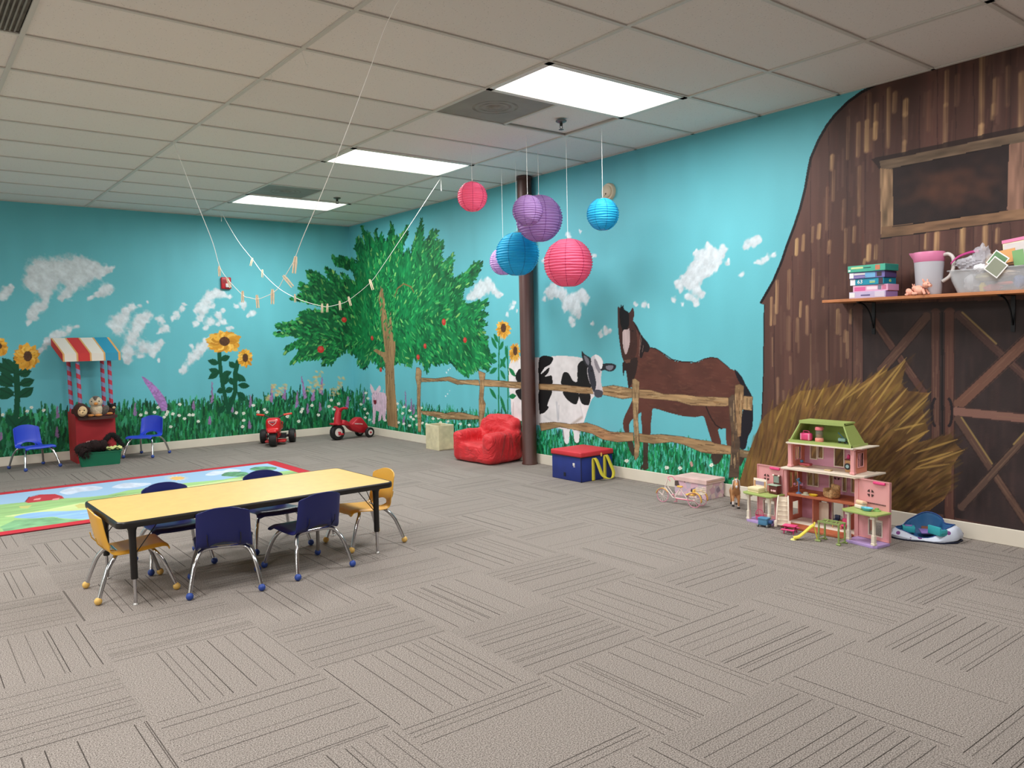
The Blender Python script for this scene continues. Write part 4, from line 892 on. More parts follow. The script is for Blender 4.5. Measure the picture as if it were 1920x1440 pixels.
m = MB(); m.box((0, 0, .0035), (RX1-RX0, RY1-RY0, .007)); m.tube([((RX0-RX1)/2, (RY0-RY1)/2, .005), ((RX1-RX0)/2, (RY0-RY1)/2, .005), ((RX1-RX0)/2, (RY1-RY0)/2, .005), ((RX0-RX1)/2, (RY1-RY0)/2, .005)], .0045, 6, closed=True)
m.build('rug_binding', mat('rug_red_binding', (120, 24, 36), .9), rp_)
# ------------------------------------------------------------------ red toy stand with striped awning
RED = mat('stand_red', (168, 34, 42), .6, var=.1, vscale=6); WHS = mat('awning_white', (222, 214, 204), .6); BLS = mat('awning_blue', (40, 142, 176), .6); TAN = mat('awning_tan', (212, 160, 96), .6); REA = mat('awning_red', (196, 44, 44), .6)
st = thing('toy_stand', 'red toy stand with candy-striped posts and a striped awning', 'toy stand', (1.74, 9.85, 0))
fp = [(-.20, -.205), (.21, -.12), (.20, .185), (-.21, .185)]
m = MB(); m.prism(fp, 0, .504)
m.prism([(-.20, -.205), (-.185, -.20), (-.195, .185), (-.21, .185)], .504, .548); m.prism([(.195, -.12), (.21, -.12), (.20, .185), (.185, .185)], .504, .548); m.prism([(-.21, .175), (.20, .175), (.20, .185), (-.21, .185)], .504, .548)
m.build('cabinet', RED, st, smooth=False)
def cut_strip(x0f, x1f, x0b, x1b, mi, m):
    zf, zb, yf, yb, th = 1.195, 1.37, -.16, .185, .085
    m.add([(x0f, yf, zf), (x1f, yf, zf), (x1b, yb, zb), (x0b, yb, zb)], [(0, 1, 2, 3)], mi)
    m.add([(x0f, yf, zf), (x1f, yf, zf), (x1f, yf, zf-th), (x0f, yf, zf-th)], [(0, 1, 2, 3)], mi)
m = MB(); wf, wb, xf, xb = .57, .585, -.28, -.335
cuts = [(0, .03, 3), (.03, .23, 0), (.23, .26, 3), (.26, .46, 1), (.46, .49, 3), (.49, .70, 0), (.70, .73, 3), (.73, .96, 2), (.96, 1, 3)]
for a_, b_, k in cuts: cut_strip(xf+wf*a_, xf+wf*b_, xb+wb*a_, xb+wb*b_, k, m)
m.add([(xf, -.16, 1.195), (xb, .185, 1.37), (xb, .185, 1.285), (xf, -.16, 1.11)], [(0, 1, 2, 3)], 1)
m.add([(xf+wf, -.16, 1.195), (xb+wb, .185, 1.37), (xb+wb, .185, 1.285), (xf+wf, -.16, 1.11)], [(0, 1, 2, 3)], 3)
m.add([(xb, .185, 1.37), (xb+wb, .185, 1.37), (xb+wb, .185, 1.285), (xb, .185, 1.285)], [(0, 1, 2, 3)], 0)
m.add([(xf, -.16, 1.11), (xf+wf, -.16, 1.11), (xb+wb, .185, 1.285), (xb, .185, 1.285)], [(0, 1, 2, 3)], 0)
m.build('awning', [WHS, REA, BLS, TAN], st, smooth=False)
sm_ = bpy.data.materials.new('candy_stripe'); sm_.use_nodes = True; nt = sm_.node_tree; N = nt.nodes; LK = nt.links
tc = N.new('ShaderNodeTexCoord'); mp = N.new('ShaderNodeSeparateXYZ'); LK.new(tc.outputs['Object'], mp.inputs[0])
s1_ = M_('FRACT', M_('ADD', M_('MULTIPLY', mp.outputs[2], 9.5), M_('MULTIPLY', mp.outputs[0], 5.5)))
mx = N.new('ShaderNodeMix'); mx.data_type = 'RGBA'; LK.new(M_('GREATER_THAN', s1_, .5), mx.inputs[0]); mx.inputs[6].default_value = (*lin((182, 44, 66)), 1); mx.inputs[7].default_value = (*lin((130, 138, 176)), 1)
LK.new(mx.outputs[2], N['Principled BSDF'].inputs['Base Color'])
for x, y, zt in ((-.175, .14, 1.33), (-.125, -.10, 1.21), (.155, .14, 1.33), (.19, -.06, 1.23)):
    MB().tube([(x, y, .54), (x-.01*(x < 0), y, zt)], .021, 14).build('post', sm_, st)
m = MB(); TR_ = [(.26*cos(pi+pi*k/12), -.15+.15*sin(pi+pi*k/12)) for k in range(13)]
m.prism([(x*.8+.02, y) for x, y in TR_], .475, .486); m.prism([(x*.8+.02, y) for x, y in TR_], .485, .505)
m.build('front_tray', mat('tray_brown', (74, 40, 34), .6), st, smooth=False)
# plush toys in the tray
def plush_mat(n, c): return mat(n, c, .95, bump=.9, bscale=130, sheen=.15 if sum(c) > 200 else 0, var=.2, vscale=30)
PB, PC, PG, PW, PK_ = plush_mat('plush_brown', (64, 34, 26)), plush_mat('plush_cream', (220, 186, 140)), plush_mat('plush_grey', (92, 82, 76)), plush_mat('plush_white', (200, 184, 158)), plush_mat('plush_black', (22, 18, 20))
EYE = mat('glossy_black_eye', (10, 8, 8), .2); ORG = plush_mat('plush_orange', (214, 140, 66))
mk = thing('plush_monkey', 'brown plush monkey with a cream face leaning from the left of the tray', 'plush toy', (1.582, 9.56, .518), rz=radians(-12)); mk.scale = (1.2, 1.2, 1.2)
MB().ball((0, 0, .055), (.062, .06, .066), 18, 12).build('head', PB, mk)
MB().ball((.012, -.035, .05), (.043, .032, .048), 16, 10).ball((.018, -.06, .035), (.03, .02, .024), 12, 8).build('face', PC, mk)
m = MB(); [m.ball((s_*.018+.014, -.068, .06), .0052, 8, 6) for s_ in (-1, 1)]; m.ball((.02, -.083, .042), .005, 8, 6); m.build('eyes', EYE, mk)
m = MB(); [m.ball((s_*.062, .0, .05), (.014, .02, .024), 10, 8) for s_ in (-1, 1)]; m.build('ear', PB, mk)
MB().ball((.0, .035, .022), (.045, .03, .03), 14, 8).tube([(.03, .0, .014), (.045, -.03, .012), (.06, -.03, .010)], .013, 8).build('body', PB, mk)
pn = thing('plush_penguin', 'grey and cream plush penguin sitting upright in the middle of the tray', 'plush toy', (1.745, 9.625, .512), rz=radians(-15)); pn.scale = (1.3, 1.3, 1.2)
MB().ball((0, 0, .05), (.05, .045, .062), 16, 10).build('body', PW, pn)
MB().ball((0, -.005, .125), (.052, .048, .05), 16, 10).build('head', PW, pn)
MB().ball((0, .004, .155), (.034, .04, .026), 12, 8).tube([(0, -.03, .165), (0, -.048, .14)], [.018, .008], 8).build('crown_patch', PG, pn)
MB().ball((.004, -.052, .112), (.017, .018, .014), 10, 8).build('beak', ORG, pn)
m = MB(); [m.ball((s_*.028, -.043, .134), .0055, 8, 6) for s_ in (-1, 1)]; m.build('eyes', EYE, pn)
for s_ in (-1, 1): MB().ball((s_*.062, .012, .045), (.03, .03, .05), 12, 8, rot=(0, s_*.5, 0)).build('wing', PG, pn)
m = MB(); [m.ball((s_*.03-.01, -.05, .008), (.03, .024, .012), 10, 6) for s_ in (-1, 1)]; m.build('feet', ORG, pn)
pd = thing('plush_bear', 'dark brown plush bear lying at the right of the tray', 'plush toy', (1.885, 9.665, .515), rz=radians(10))
MB().ball((0, 0, .04), (.06, .05, .045), 14, 10).build('body', PB, pd); MB().ball((.03, -.01, .08), (.04, .038, .036), 14, 10).build('head', PK_, pd)
MB().ball((.03, -.045, .072), (.018, .014, .014), 10, 8).build('muzzle', PC, pd); m = MB(); [m.ball((.03+s_*.03, 0, .11), (.014, .008, .014), 8, 6) for s_ in (-1, 1)]; m.build('ear', PK_, pd)
m = MB(); m.ball((-.02, -.05, .012), (.035, .02, .014), 10, 6); m.build('paw', ORG, pd)
# green bin with shaggy costume pieces
GRN = mat('green_plastic', (14, 108, 78), .45, var=.06)
gb = thing('green_bin', 'green plastic bin on the carpet before the red toy stand', 'bin', (1.72, 9.43, 0), rz=radians(-6))
m = MB(); w1, d1, w2, d2, h_ = .37, .22, .41, .25, .145
for (w_, d_, z) in ((w1, d1, 0), (w2, d2, h_), (w2-.012, d2-.012, h_), (w1-.012, d1-.012, .006)):
    m.v += [(x, y, z) for x, y in rrect(w_, d_, .03, 4)]
n = 20
for r_ in range(3):
    for k in range(n): m.f.append((r_*n+k, r_*n+(k+1) % n, (r_+1)*n+(k+1) % n, (r_+1)*n+k)); m.m.append(0)
m.f.append(tuple(range(n))[::-1]); m.m.append(0); m.f.append(tuple(range(3*n, 4*n))); m.m.append(0)
m.build('bin_body', GRN, gb)
m = MB()
for (w_, d_, z) in ((w2+.018, d2+.018, h_-.004), (w2+.018, d2+.018, h_+.003), (w2-.01, d2-.01, h_+.003)): m.v += [(x, y, z) for x, y in rrect(w_, d_, .035, 4)]
for r_ in range(2):
    for k in range(n): m.f.append((r_*n+k, r_*n+(k+1) % n, (r_+1)*n+(k+1) % n, (r_+1)*n+k)); m.m.append(0)
m.build('bin_rim', GRN, gb)
def shaggy(name, label, cat, pts, r, m_, cnt, hair, loc, seed, parent=None):
    rd = random.Random(seed); m = MB(); pts = catmull(pts, 6); m.tube(pts, [r*rd.uniform(.8, 1.15) for _ in pts], 10)
    for k in range(cnt):
        p = rd.choice(pts); d = Vector((rd.gauss(0, 1), rd.gauss(0, 1), rd.gauss(0, 1)+.15)).normalized(); a = p+d*r*.7; t_ = d.orthogonal().normalized()*.0035
        b_ = p+d*(r+hair*rd.uniform(.5, 1))+Vector((rd.uniform(-.01, .01), rd.uniform(-.01, .01), -.008)); s_ = d.cross(t_)
        m.add([a+t_, a-t_, a+s_, b_], [(0, 1, 3), (1, 2, 3), (2, 0, 3)])
    o = m.build(name, m_, parent, recalc=False, loc=loc)
    if label: tag(o, label, cat)
    return o
shaggy('fur_costume', 'dark brown shaggy fur piece heaped over the left of the green bin', 'costume', [(-.14, -.13, -.01), (-.17, -.09, .03), (-.10, -.03, .045), (.0, 0, .05), (.08, .02, .04)], .056, plush_mat('fur_dark_brown', (34, 16, 16)), 1300, .026, (1.70, 9.44, .155), 4)
shaggy('feather_boa', 'black shaggy boa standing in a loop over the right of the green bin', 'costume', [(-.06, .02, .0), (-.03, .03, .07), (.03, .03, .135), (.08, .03, .11), (.115, .02, .05), (.14, .0, -.005)], .027, PK_, 700, .03, (1.82, 9.47, .165), 5)
m = MB(); G = []
for i in range(12):
    G.append([(-.07+.014*i, -.05+.012*j, .012+.012*sin(i*1.1+j*.9)+.01*sin(j*2.1)) for j in range(9)])
m.grid(G); o = m.build('cloth_scrap', mat('pale_green_cloth', (206, 214, 140), .9), None, solid=.004, loc=(1.85, 9.42, .155)); tag(o, 'pale yellow-green cloth hanging over the right rim of the green bin', 'cloth')
m = MB(); m.ball((0, 0, .02), (.04, .03, .022), 12, 8); m.ball((.035, -.005, .03), (.018, .016, .018), 10, 8); o = m.build('plush_pig', plush_mat('plush_pink', (206, 140, 136)), None, loc=(1.635, 9.47, .218)); tag(o, 'dusty pink plush piece on top of the dark fur in the bin', 'plush toy')
# ------------------------------------------------------------------ ride-on toys
TOYR = mat('toy_red', (206, 20, 30), .28, coat=.3); TYRE = mat('black_tyre', (20, 19, 20), .6); TRM = mat('tricycle_red', (176, 26, 40), .4); WHP = mat('white_plastic', (226, 220, 214), .4); DGR = mat('dark_grey_plastic', (44, 42, 46), .5); ORP = mat('orange_grip', (214, 66, 44), .5)
def wheel(r, w_, c, hubm, parent, name='wheel', hub_r=.62, spokes=0):
    m = MB(); R = Euler((0, pi/2, 0)).to_matrix()
    m.lathe([(r*.55, -w_/2), (r*.9, -w_/2), (r, -w_*.3), (r*1.0, 0), (r, w_*.3), (r*.9, w_/2), (r*.55, w_/2)], c, n=28, rot=R, caps=False)
    for k in range(20):
        a = 2*pi*k/20; m.box((c[0], c[1]+r*.985*cos(a), c[2]+r*.985*sin(a)), (w_*.62, r*.1, r*.05), rot=(a+pi/2, 0, 0))
    t_ = m.build(name, TYRE, parent)
    m = MB(); m.lathe([(0, -w_*.4), (r*hub_r*.3, -w_*.52), (r*hub_r, -w_*.42), (r*hub_r, w_*.42), (r*hub_r*.3, w_*.52), (0, w_*.4)], c, n=24, rot=R); m.build('hub', hubm, t_)
    return t_
mo = thing('ride_on_motorcycle', 'bright red ride-on toy motorcycle with black wheels by the back wall', 'ride-on toy', (3.735, 9.575, 0), rz=radians(150))
wheel(.094, .085, (0, .215, .094), TOYR, mo); wheel(.088, .075, (-.175, -.17, .088), TOYR, mo); wheel(.088, .075, (.175, -.17, .088), TOYR, mo)
m = MB(); m.rbox((0, .15, .262), (.18, .16, .175), .05, 4); m.rbox((0, .205, .195), (.155, .11, .06), .028, 3, rot=(.35, 0, 0)); m.rbox((0, .265, .185), (.11, .08, .035), .017, 3, rot=(.2, 0, 0)); m.build('front_fairing', TOYR, mo, subsurf=1)
m = MB(); m.rbox((0, .02, .14), (.11, .26, .12), .04, 3); m.rbox((0, -.14, .20), (.13, .2, .08), .035, 3); m.rbox((0, .0, .045), (.25, .16, .03), .014, 2); m.rbox((0, -.24, .24), (.12, .06, .05), .02, 3); m.build('body', TOYR, mo)
MB().rbox((0, -.1, .25), (.115, .2, .035), .017, 3).build('seat', DGR, mo)
m = MB(); m.tube(catmull([(-.12, .09, .375), (-.06, .11, .35), (0, .12, .32), (.06, .11, .35), (.12, .09, .375)], 5), .0085, 8); m.build('handlebar', DGR, mo)
for s_ in (-1, 1): MB().tube([(s_*.115, .09, .375), (s_*.21, .055, .385)], .013, 10).build('handgrip', ORP, mo)
m = MB(); m.tube([(-.175, -.17, .088), (.175, -.17, .088)], .018, 8); m.box((0, -.16, .09), (.2, .1, .06)); m.tube([(-.05, .215, .094), (.05, .215, .094)], .01, 8); m.build('axle', DGR, mo)
R_ = Matrix.Rotation(radians(78), 3, 'X')
def fw_shape(pts, z0, z1, m, mi): m.prism(pts, z0, z1, Matrix.Translation((0, .231, .290)) @ Matrix.Rotation(radians(86), 4, 'X') @ Matrix.Rotation(pi, 4, 'Y'), mi)
m = MB(); fw_shape([(-.05, .03), (.05, .03), (.044, .0), (0, -.035), (-.044, .0)], 0, .004, m, 0); fw_shape([(-.042, .024), (.042, .024), (.036, .002), (0, -.026), (-.036, .002)], .001, .0055, m, 1); fw_shape([(-.03, .016), (.03, .016), (.022, .004), (-.022, .004)], .001, .0065, m, 2)
m.build('shield_emblem', [WHP, TOYR, mat('emblem_grey', (110, 110, 120), .3)], mo, smooth=False)
m = MB(); [m.ball((s_*.035, .288, .2), (.012, .008, .006), 8, 6) for s_ in (-1, 1)]; m.build('headlight', WHP, mo)
tr = thing('ride_on_scooter', 'dark red ride-on tricycle with white wheel discs near the room corner', 'ride-on toy', (4.665, 9.40, 0), rz=radians(98))
wheel(.1, .07, (0, .20, .1), WHP, tr, hub_r=.74)
wheel(.066, .045, (.115, -.22, .066), WHP, tr, hub_r=.66); wheel(.066, .045, (-.115, -.22, .066), WHP, tr, hub_r=.66)
m = MB(); R = Euler((0, pi/2, 0)).to_matrix()
for s_ in (-1, 1): m.lathe([(.012, 0), (.014, s_*.008), (0, s_*.01)], (s_*.137, -.22, .066), n=12, rot=R)
m.tube([(-.12, -.22, .066), (.12, -.22, .066)], .01, 8); m.build('rear_axle', TRM, tr)
side = [(.155, .20), (.14, .255), (.10, .245), (.06, .20), (.02, .19), (-.03, .225), (-.09, .265), (-.15, .262), (-.20, .21), (-.255, .13), (-.245, .075), (-.18, .055), (-.08, .075), (.0, .11), (.06, .17), (.11, .185)]
S = catmull([(0, y, z) for y, z in side], 4, closed=True)
m = MB(); ring = []
cy_, cz_ = -.06, .16
for x, k in ((-.062, .80), (-.055, .93), (-.035, 1), (.035, 1), (.055, .93), (.062, .80)):
    ring.append([(x, cy_+(p.y-cy_)*k, cz_+(p.z-cz_)*k) for p in S])
n = len(S); m.v = [v for r_ in ring for v in r_]
for r_ in range(5):
    for k in range(n): m.f.append((r_*n+k, r_*n+(k+1) % n, (r_+1)*n+(k+1) % n, (r_+1)*n+k)); m.m.append(0)
m.f.append(tuple(range(n))); m.f.append(tuple(range(5*n, 6*n))); m.m += [0, 0]
m.build('body', TRM, tr)
m = MB(); m.tube([(0, .19, .2), (0, .19, .26), (0, .18, .33), (0, .165, .385)], [.056, .046, .044, .036], 16)
m.rbox((0, .195, .205), (.09, .19, .028), .013, 3, rot=(.1, 0, 0))
for s_ in (-1, 1): m.tube(catmull([(0, .165, .365), (s_*.05, .155, .40), (s_*.10, .145, .412), (s_*.145, .135, .41)], 5), [.026]*5+[.018]*5+[.014]*6, 10)
m.build('steering_column', TRM, tr)
m = MB(); m.rbox((.0, .20, .1), (.16, .02, .02), .006, 2); m.build('crank', TRM, tr)
for s_ in (-1, 1): MB().rbox((s_*.085, .2+s_*.0, .08), (.05, .06, .022), .008, 2).build('pedal', TRM, tr)
m = MB(); m.ball((0, .228, .235), (.028, .006, .015), 14, 8); m.build('badge', WHP, tr)
def letters(txt, size, loc, rot, m_, parent, name='lettering', ext=.0015, align='CENTER'):
    cu = bpy.data.curves.new(name, 'FONT'); cu.body = txt; cu.size = size; cu.extrude = ext; cu.align_x = align; cu.align_y = 'CENTER'; cu.resolution_u = 2
    cu.materials.append(m_); tmp = bpy.data.objects.new(name, cu); COL.objects.link(tmp); bpy.context.view_layer.update()
    me_ = bpy.data.meshes.new_from_object(tmp.evaluated_get(bpy.context.evaluated_depsgraph_get())); bpy.data.objects.remove(tmp); o = bpy.data.objects.new(name, me_); COL.objects.link(o); o.location = loc; o.rotation_euler = rot; o.parent = parent; return o
letters('RADIO FLYER', .021, (.064, -.09, .185), (pi/2, 0, pi/2), WHP, tr); letters('RADIO FLYER', .021, (-.064, -.09, .185), (pi/2, radians(8), -pi/2), WHP, tr)
# ------------------------------------------------------------------ beige storage cube
BG = mat('beige_canvas', (206, 196, 162), .85, var=.14, vscale=14)
cb_ = thing('storage_cube', 'cream open fabric storage cube beside the red armchair', 'storage bin', (4.955, 7.71, 0))
m = MB()
for s_ in (-1, 1): m.box((s_*.1, 0, .14), (.008, .28, .28)); m.box((0, s_*.136, .14), (.2, .008, .28))
m.box((0, 0, .005), (.2, .28, .008)); m.build('fabric_body', BG, cb_, smooth=False, bevel=.002)
m = MB(); m.tube([(-.1, -.137, .281), (.1, -.137, .281), (.1, .137, .281), (-.1, .137, .281)], .0045, 6, closed=True); m.build('rim_piping', mat('cream_piping', (226, 216, 186), .8), cb_)
# ------------------------------------------------------------------ red child armchair with a loose cover
bm_ = bpy.data.materials.new('red_loose_cover'); bm_.use_nodes = True; nt = bm_.node_tree; N = nt.nodes; LK = nt.links; bs = N['Principled BSDF']
bs.inputs['Base Color'].default_value = (*lin((206, 34, 42)), 1); bs.inputs['Roughness'].default_value = .55; bs.inputs['Sheen Weight'].default_value = .1
tc = N.new('ShaderNodeTexCoord'); mp = N.new('ShaderNodeMapping'); mp.inputs['Scale'].default_value = (1.3, 4, 2.2); mp.inputs['Rotation'].default_value = (.5, .3, .6); LK.new(tc.outputs['Object'], mp.inputs[0])
n1 = N.new('ShaderNodeTexNoise'); n1.inputs['Scale'].default_value = 2.2; n1.inputs['Detail'].default_value = 3; n1.inputs['Distortion'].default_value = 1.2; LK.new(mp.outputs[0], n1.inputs['Vector'])
rd_ = M_('ABSOLUTE', M_('SUBTRACT', n1.outputs['Fac'], .5)); bp = N.new('ShaderNodeBump'); bp.inputs['Strength'].default_value = 1; bp.inputs['Distance'].default_value = .05
LK.new(rd_, bp.inputs['Height']); LK.new(bp.outputs[0], bs.inputs['Normal'])
ar = thing('child_armchair', 'small red armchair with a wrinkled loose cover beside the brown column', 'armchair', (4.83, 6.61, 0), rz=radians(94))
mm = MB()
mm.rbox((0, -.01, .10), (.60, .44, .19), .05, 4)
for s_ in (-1, 1):
    mm.rbox((s_*.245, .0, .165), (.15, .47, .30), .055, 4, rot=(radians(0), 0, 0))
mm.rbox((0, .165, .24), (.56, .17, .40), .075, 5, rot=(radians(-12), 0, 0)); mm.rbox((0, .17, .36), (.40, .15, .22), .07, 5, rot=(radians(-12), 0, 0))
o = mm.build('slipcover', bm_, ar, recalc=False)
md = o.modifiers.new('remesh', 'REMESH'); md.mode = 'VOXEL'; md.voxel_size = .010
md = o.modifiers.new('smooth', 'SMOOTH'); md.factor = .7; md.iterations = 8
tx_ = bpy.data.textures.new('cover_folds', 'CLOUDS'); tx_.noise_scale = .16; tx_.noise_depth = 1
md = o.modifiers.new('folds', 'DISPLACE'); md.texture = tx_; md.strength = .03; md.mid_level = .5; md.texture_coords = 'LOCAL'
ar.rotation_euler = (0, 0, radians(-86))
# ------------------------------------------------------------------ blue toy box with red lid and yellow straps
NV = mat('navy_nylon', (28, 46, 122), .6, var=.1, vscale=10); RL = mat('red_nylon', (196, 46, 56), .6, var=.06, vscale=10); YS = mat('yellow_webbing', (214, 200, 62), .7); NVD = mat('dark_navy', (14, 18, 40), .6)
bx = thing('toy_box', 'navy blue fabric box with red lid and yellow straps by the painted cow', 'toy box', (4.85, 5.2, 0), rz=radians(0))
MB().rbox((0, 0, .108), (.385, .385, .216), .008, 2).build('box_body', NV, bx)
MB().rbox((0, 0, .239), (.40, .40, .045), .01, 3).build('lid', RL, bx)
m = MB(); m.tube([(-.2, -.2, .216), (.2, -.2, .216), (.2, .2, .216), (-.2, .2, .216)], .003, 6, closed=True); m.tube([(-.193, -.193, .0), (-.193, -.193, .216)], .0035, 6); m.build('piping', NVD, bx)
def ribbon(pts, w_, axis, m, th=.002):
    pts = [Vector(p) for p in catmull(pts, 6)]; ax = Vector(axis)*w_/2
    m.grid([[p-ax, p+ax] for p in pts])
m = MB(); ribbon([(-.05, -.197, .0), (-.05, -.197, .1), (-.05, -.2, .195), (-.035, -.22, .185), (-.02, -.245, .11), (.0, -.26, .05), (.05, -.275, .018), (.11, -.27, .02), (.145, -.25, .06), (.13, -.235, .12), (.105, -.21, .205), (.09, -.2, .2), (.09, -.197, .1), (.09, -.197, .0)], .038, (1, 0, 0), m)
m.build('carry_strap', YS, bx, solid=.003)
MB().rbox((.045, -.201, .222), (.02, .005, .032), .002, 1).build('lid_loop', mat('orange_loop', (226, 170, 90), .6), bx)
m = MB(); m.rbox((-.194, -.10, .15), (.004, .024, .024), .001, 1); m.rbox((-.194, -.105, .13), (.004, .02, .006), .001, 1); m.build('label_patch', WHP, bx); MB().rbox((-.194, .02, .05), (.004, .028, .034), .001, 1).build('hook_patch', NVD, bx)
# ------------------------------------------------------------------ paper lanterns hanging from the ceiling
def string_pts(a, b, n=2): return [Vector(a).lerp(Vector(b), k/n) for k in range(n+1)]
STR = mat('white_string', (245, 243, 238), .8); WIRE = mat('lantern_wire', (196, 190, 186), .4, metal=.6)
def lantern_mat(n, c):
    m = bpy.data.materials.new(n); m.use_nodes = True; nt = m.node_tree; b = nt.nodes['Principled BSDF']; b.inputs['Base Color'].default_value = (*lin(c), 1); b.inputs['Roughness'].default_value = .55
    tr_ = nt.nodes.new('ShaderNodeBsdfTranslucent'); tr_.inputs[0].default_value = (*lin(c), 1); mx = nt.nodes.new('ShaderNodeMixShader'); mx.inputs[0].default_value = .5
    nt.links.new(b.outputs[0], mx.inputs[1]); nt.links.new(tr_.outputs[0], mx.inputs[2]); nt.links.new(mx.outputs[0], nt.nodes['Material Output'].inputs[0]); return m
LPK, LPU, LLV, LBL = lantern_mat('paper_pink', (250, 132, 168)), lantern_mat('paper_purple', (188, 152, 206)), lantern_mat('paper_lavender', (216, 182, 228)), lantern_mat('paper_blue', (52, 190, 226))
def seam(c): return mat('seam_%d_%d_%d' % c, c, .6)
LAN = [((3.778, 5.298, 2.415), .122, LPK, (178, 40, 96), 'small pink paper lantern hanging farthest left of the cluster'),
       ((3.980, 4.842, 2.258), .122, LPU, (108, 60, 140), 'small purple paper lantern in front of the large purple one'),
       ((4.340, 4.378, 2.195), .125, LBL, (8, 100, 150), 'small bright blue paper lantern before the smoke detector'),
       ((4.320, 4.758, 1.859), .198, LPK, (178, 40, 96), 'large pink paper lantern, lowest of the cluster'),
       ((4.375, 5.172, 2.268), .200, LPU, (108, 60, 140), 'large purple paper lantern behind the small purple one'),
       ((4.578, 5.943, 1.985), .132, LLV, (130, 80, 160), 'lavender paper lantern half hidden behind the large blue one'),
       ((4.484, 5.612, 2.017), .199, LBL, (8, 100, 150), 'large blue paper lantern in front of the column')]
for k, (c, R, m_, sc_, lb) in enumerate(LAN):
    t = thing('paper_lantern', lb, 'paper lantern', c, rz=radians(25*k), group='paper lanterns hung from the ceiling')
    ribs = int(17 if R < .15 else 22); rd = random.Random(k); prof = []
    a0, a1 = radians(17), radians(163)
    for i in range(ribs*4+1):
        a = a0+(a1-a0)*i/(ribs*4); ph = (i % 4)/4; sc = 1-.055*sin(pi*ph)*(1.0 if .2 < a/pi < .8 else .6)
        prof.append((R*sin(a)*sc, -R*cos(a)*.98))
    m = MB(); m.lathe(prof, n=48, caps=False)
    rv = []
    for i, v in enumerate(m.v):
        j = i//48; q = (i % 48)/48*2*pi; w_ = 1+.010*sin(j*.8+5*q+k)*sin(3*q+k); rv.append((v[0]*w_, v[1]*w_, v[2]+.002*sin(4*q+j*.35+k)))
    m.v = rv; m.build('paper_shade', m_, t, angle=80)
    m = MB()
    for q in range(8):
        a = 2*pi*q/8+.2; m.tube([(r_*cos(a)*1.004, r_*sin(a)*1.004, z) for r_, z in prof[::2]], .0014 if R < .15 else .0017, 5)
    m.build('shade_seams', seam(sc_), t)
    zt = R*.98*cos(a0); rt = R*sin(a0); m = MB()
    m.tube([(rt*cos(2*pi*q/20), rt*sin(2*pi*q/20), zt) for q in range(20)], .0014, 6, closed=True); m.tube([(rt*cos(2*pi*q/20), rt*sin(2*pi*q/20), -zt) for q in range(20)], .0014, 6, closed=True)
    m.tube([(-rt, 0, zt), (-rt*.3, 0, zt+.008), (0, 0, zt+.014), (rt*.3, 0, zt+.008), (rt, 0, zt)], .0014, 6); m.build('wire_hanger', WIRE, t)
    MB().tube([(0, 0, zt+.012), (.0005, 0, (HC-c[2])*.5), (0, 0, HC-c[2]-.001)], .0017, 6).tube([(0, 0, zt+.012), (.006, 0, zt+.02), (.003, 0, zt+.03), (0, 0, zt+.022)], .0015, 5).build('string', STR, t)
# ------------------------------------------------------------------ clotheslines with wooden pegs
PEG = mat('peg_wood', (226, 206, 176), .7, var=.1, vscale=30)
def line_point(px, py, A, B):
    """where the sight line meets the upright plane through the two ceiling fixings"""
    A, B = Vector(A), Vector(B); nrm = (B-A).cross(Vector((0, 0, 1))).normalized(); d = _fw+(px-960)/FPX*_r+(720-py)/FPX*_u; c = Vector((0, 0, CZ))
    return c+d*((A-c).dot(nrm)/d.dot(nrm))
def peg(parent_loc, tilt, label, dirv, grp):
    t = thing('clothes_peg', label, 'clothes peg', parent_loc, group=grp, rot=(tilt[0], tilt[1], dirv))
    return t
pegm = MB()
for s_ in (-1, 1):
    pegm.prism([(s_*.0012, .012), (s_*.0055, .012), (s_*.0085, -.012), (s_*.0075, -.060), (s_*.0035, -.060), (s_*.0012, -.02)], -.0045, .0045, Matrix.Rotation(pi/2, 4, 'X'))
spring = MB(); spring.tube([(.006*cos(t_), -.0055+.0011*t_/pi, -.018+.004*sin(t_)) for t_ in np.linspace(0, 6*pi, 30)], .0008, 5)
PM = None
def clothesline(name, label, path, A, B, pegs, r, plabel, grp):
    P = [Vector(A)]+[line_point(x, y, A, B) for x, y in path]+[Vector(B)]
    t = MB().tube(catmull(P, 4), r, 6).build(name, STR); tag(t, label, 'clothesline')
    ang = atan2(B[1]-A[1], B[0]-A[0]); out = []
    for i, (px, py, tl, sc) in enumerate(pegs):
        q = line_point(px, py, A, B); lb, = (plabel[i],) if isinstance(plabel, list) else (plabel,)
        global PM
        if PM is None:
            root = thing('clothes_peg', lb, 'clothes peg'); pegm.build('peg_jaws', PEG, root, smooth=False, bevel=.0008); spring.build('peg_spring', WIRE, root); PM = root
        else: root = copy_tree(PM)
        root.location = q+Vector((0, 0, .0)); root['label'] = lb; root['group'] = grp
        root.scale = (sc, sc, sc); root.rotation_euler = (0, radians(tl), atan2(-q.x, q.y)*0+YAW*-1)
        out.append(root)
    return t
A1, B1 = (1.826, 6.54, HC), (1.85, 2.96, HC)
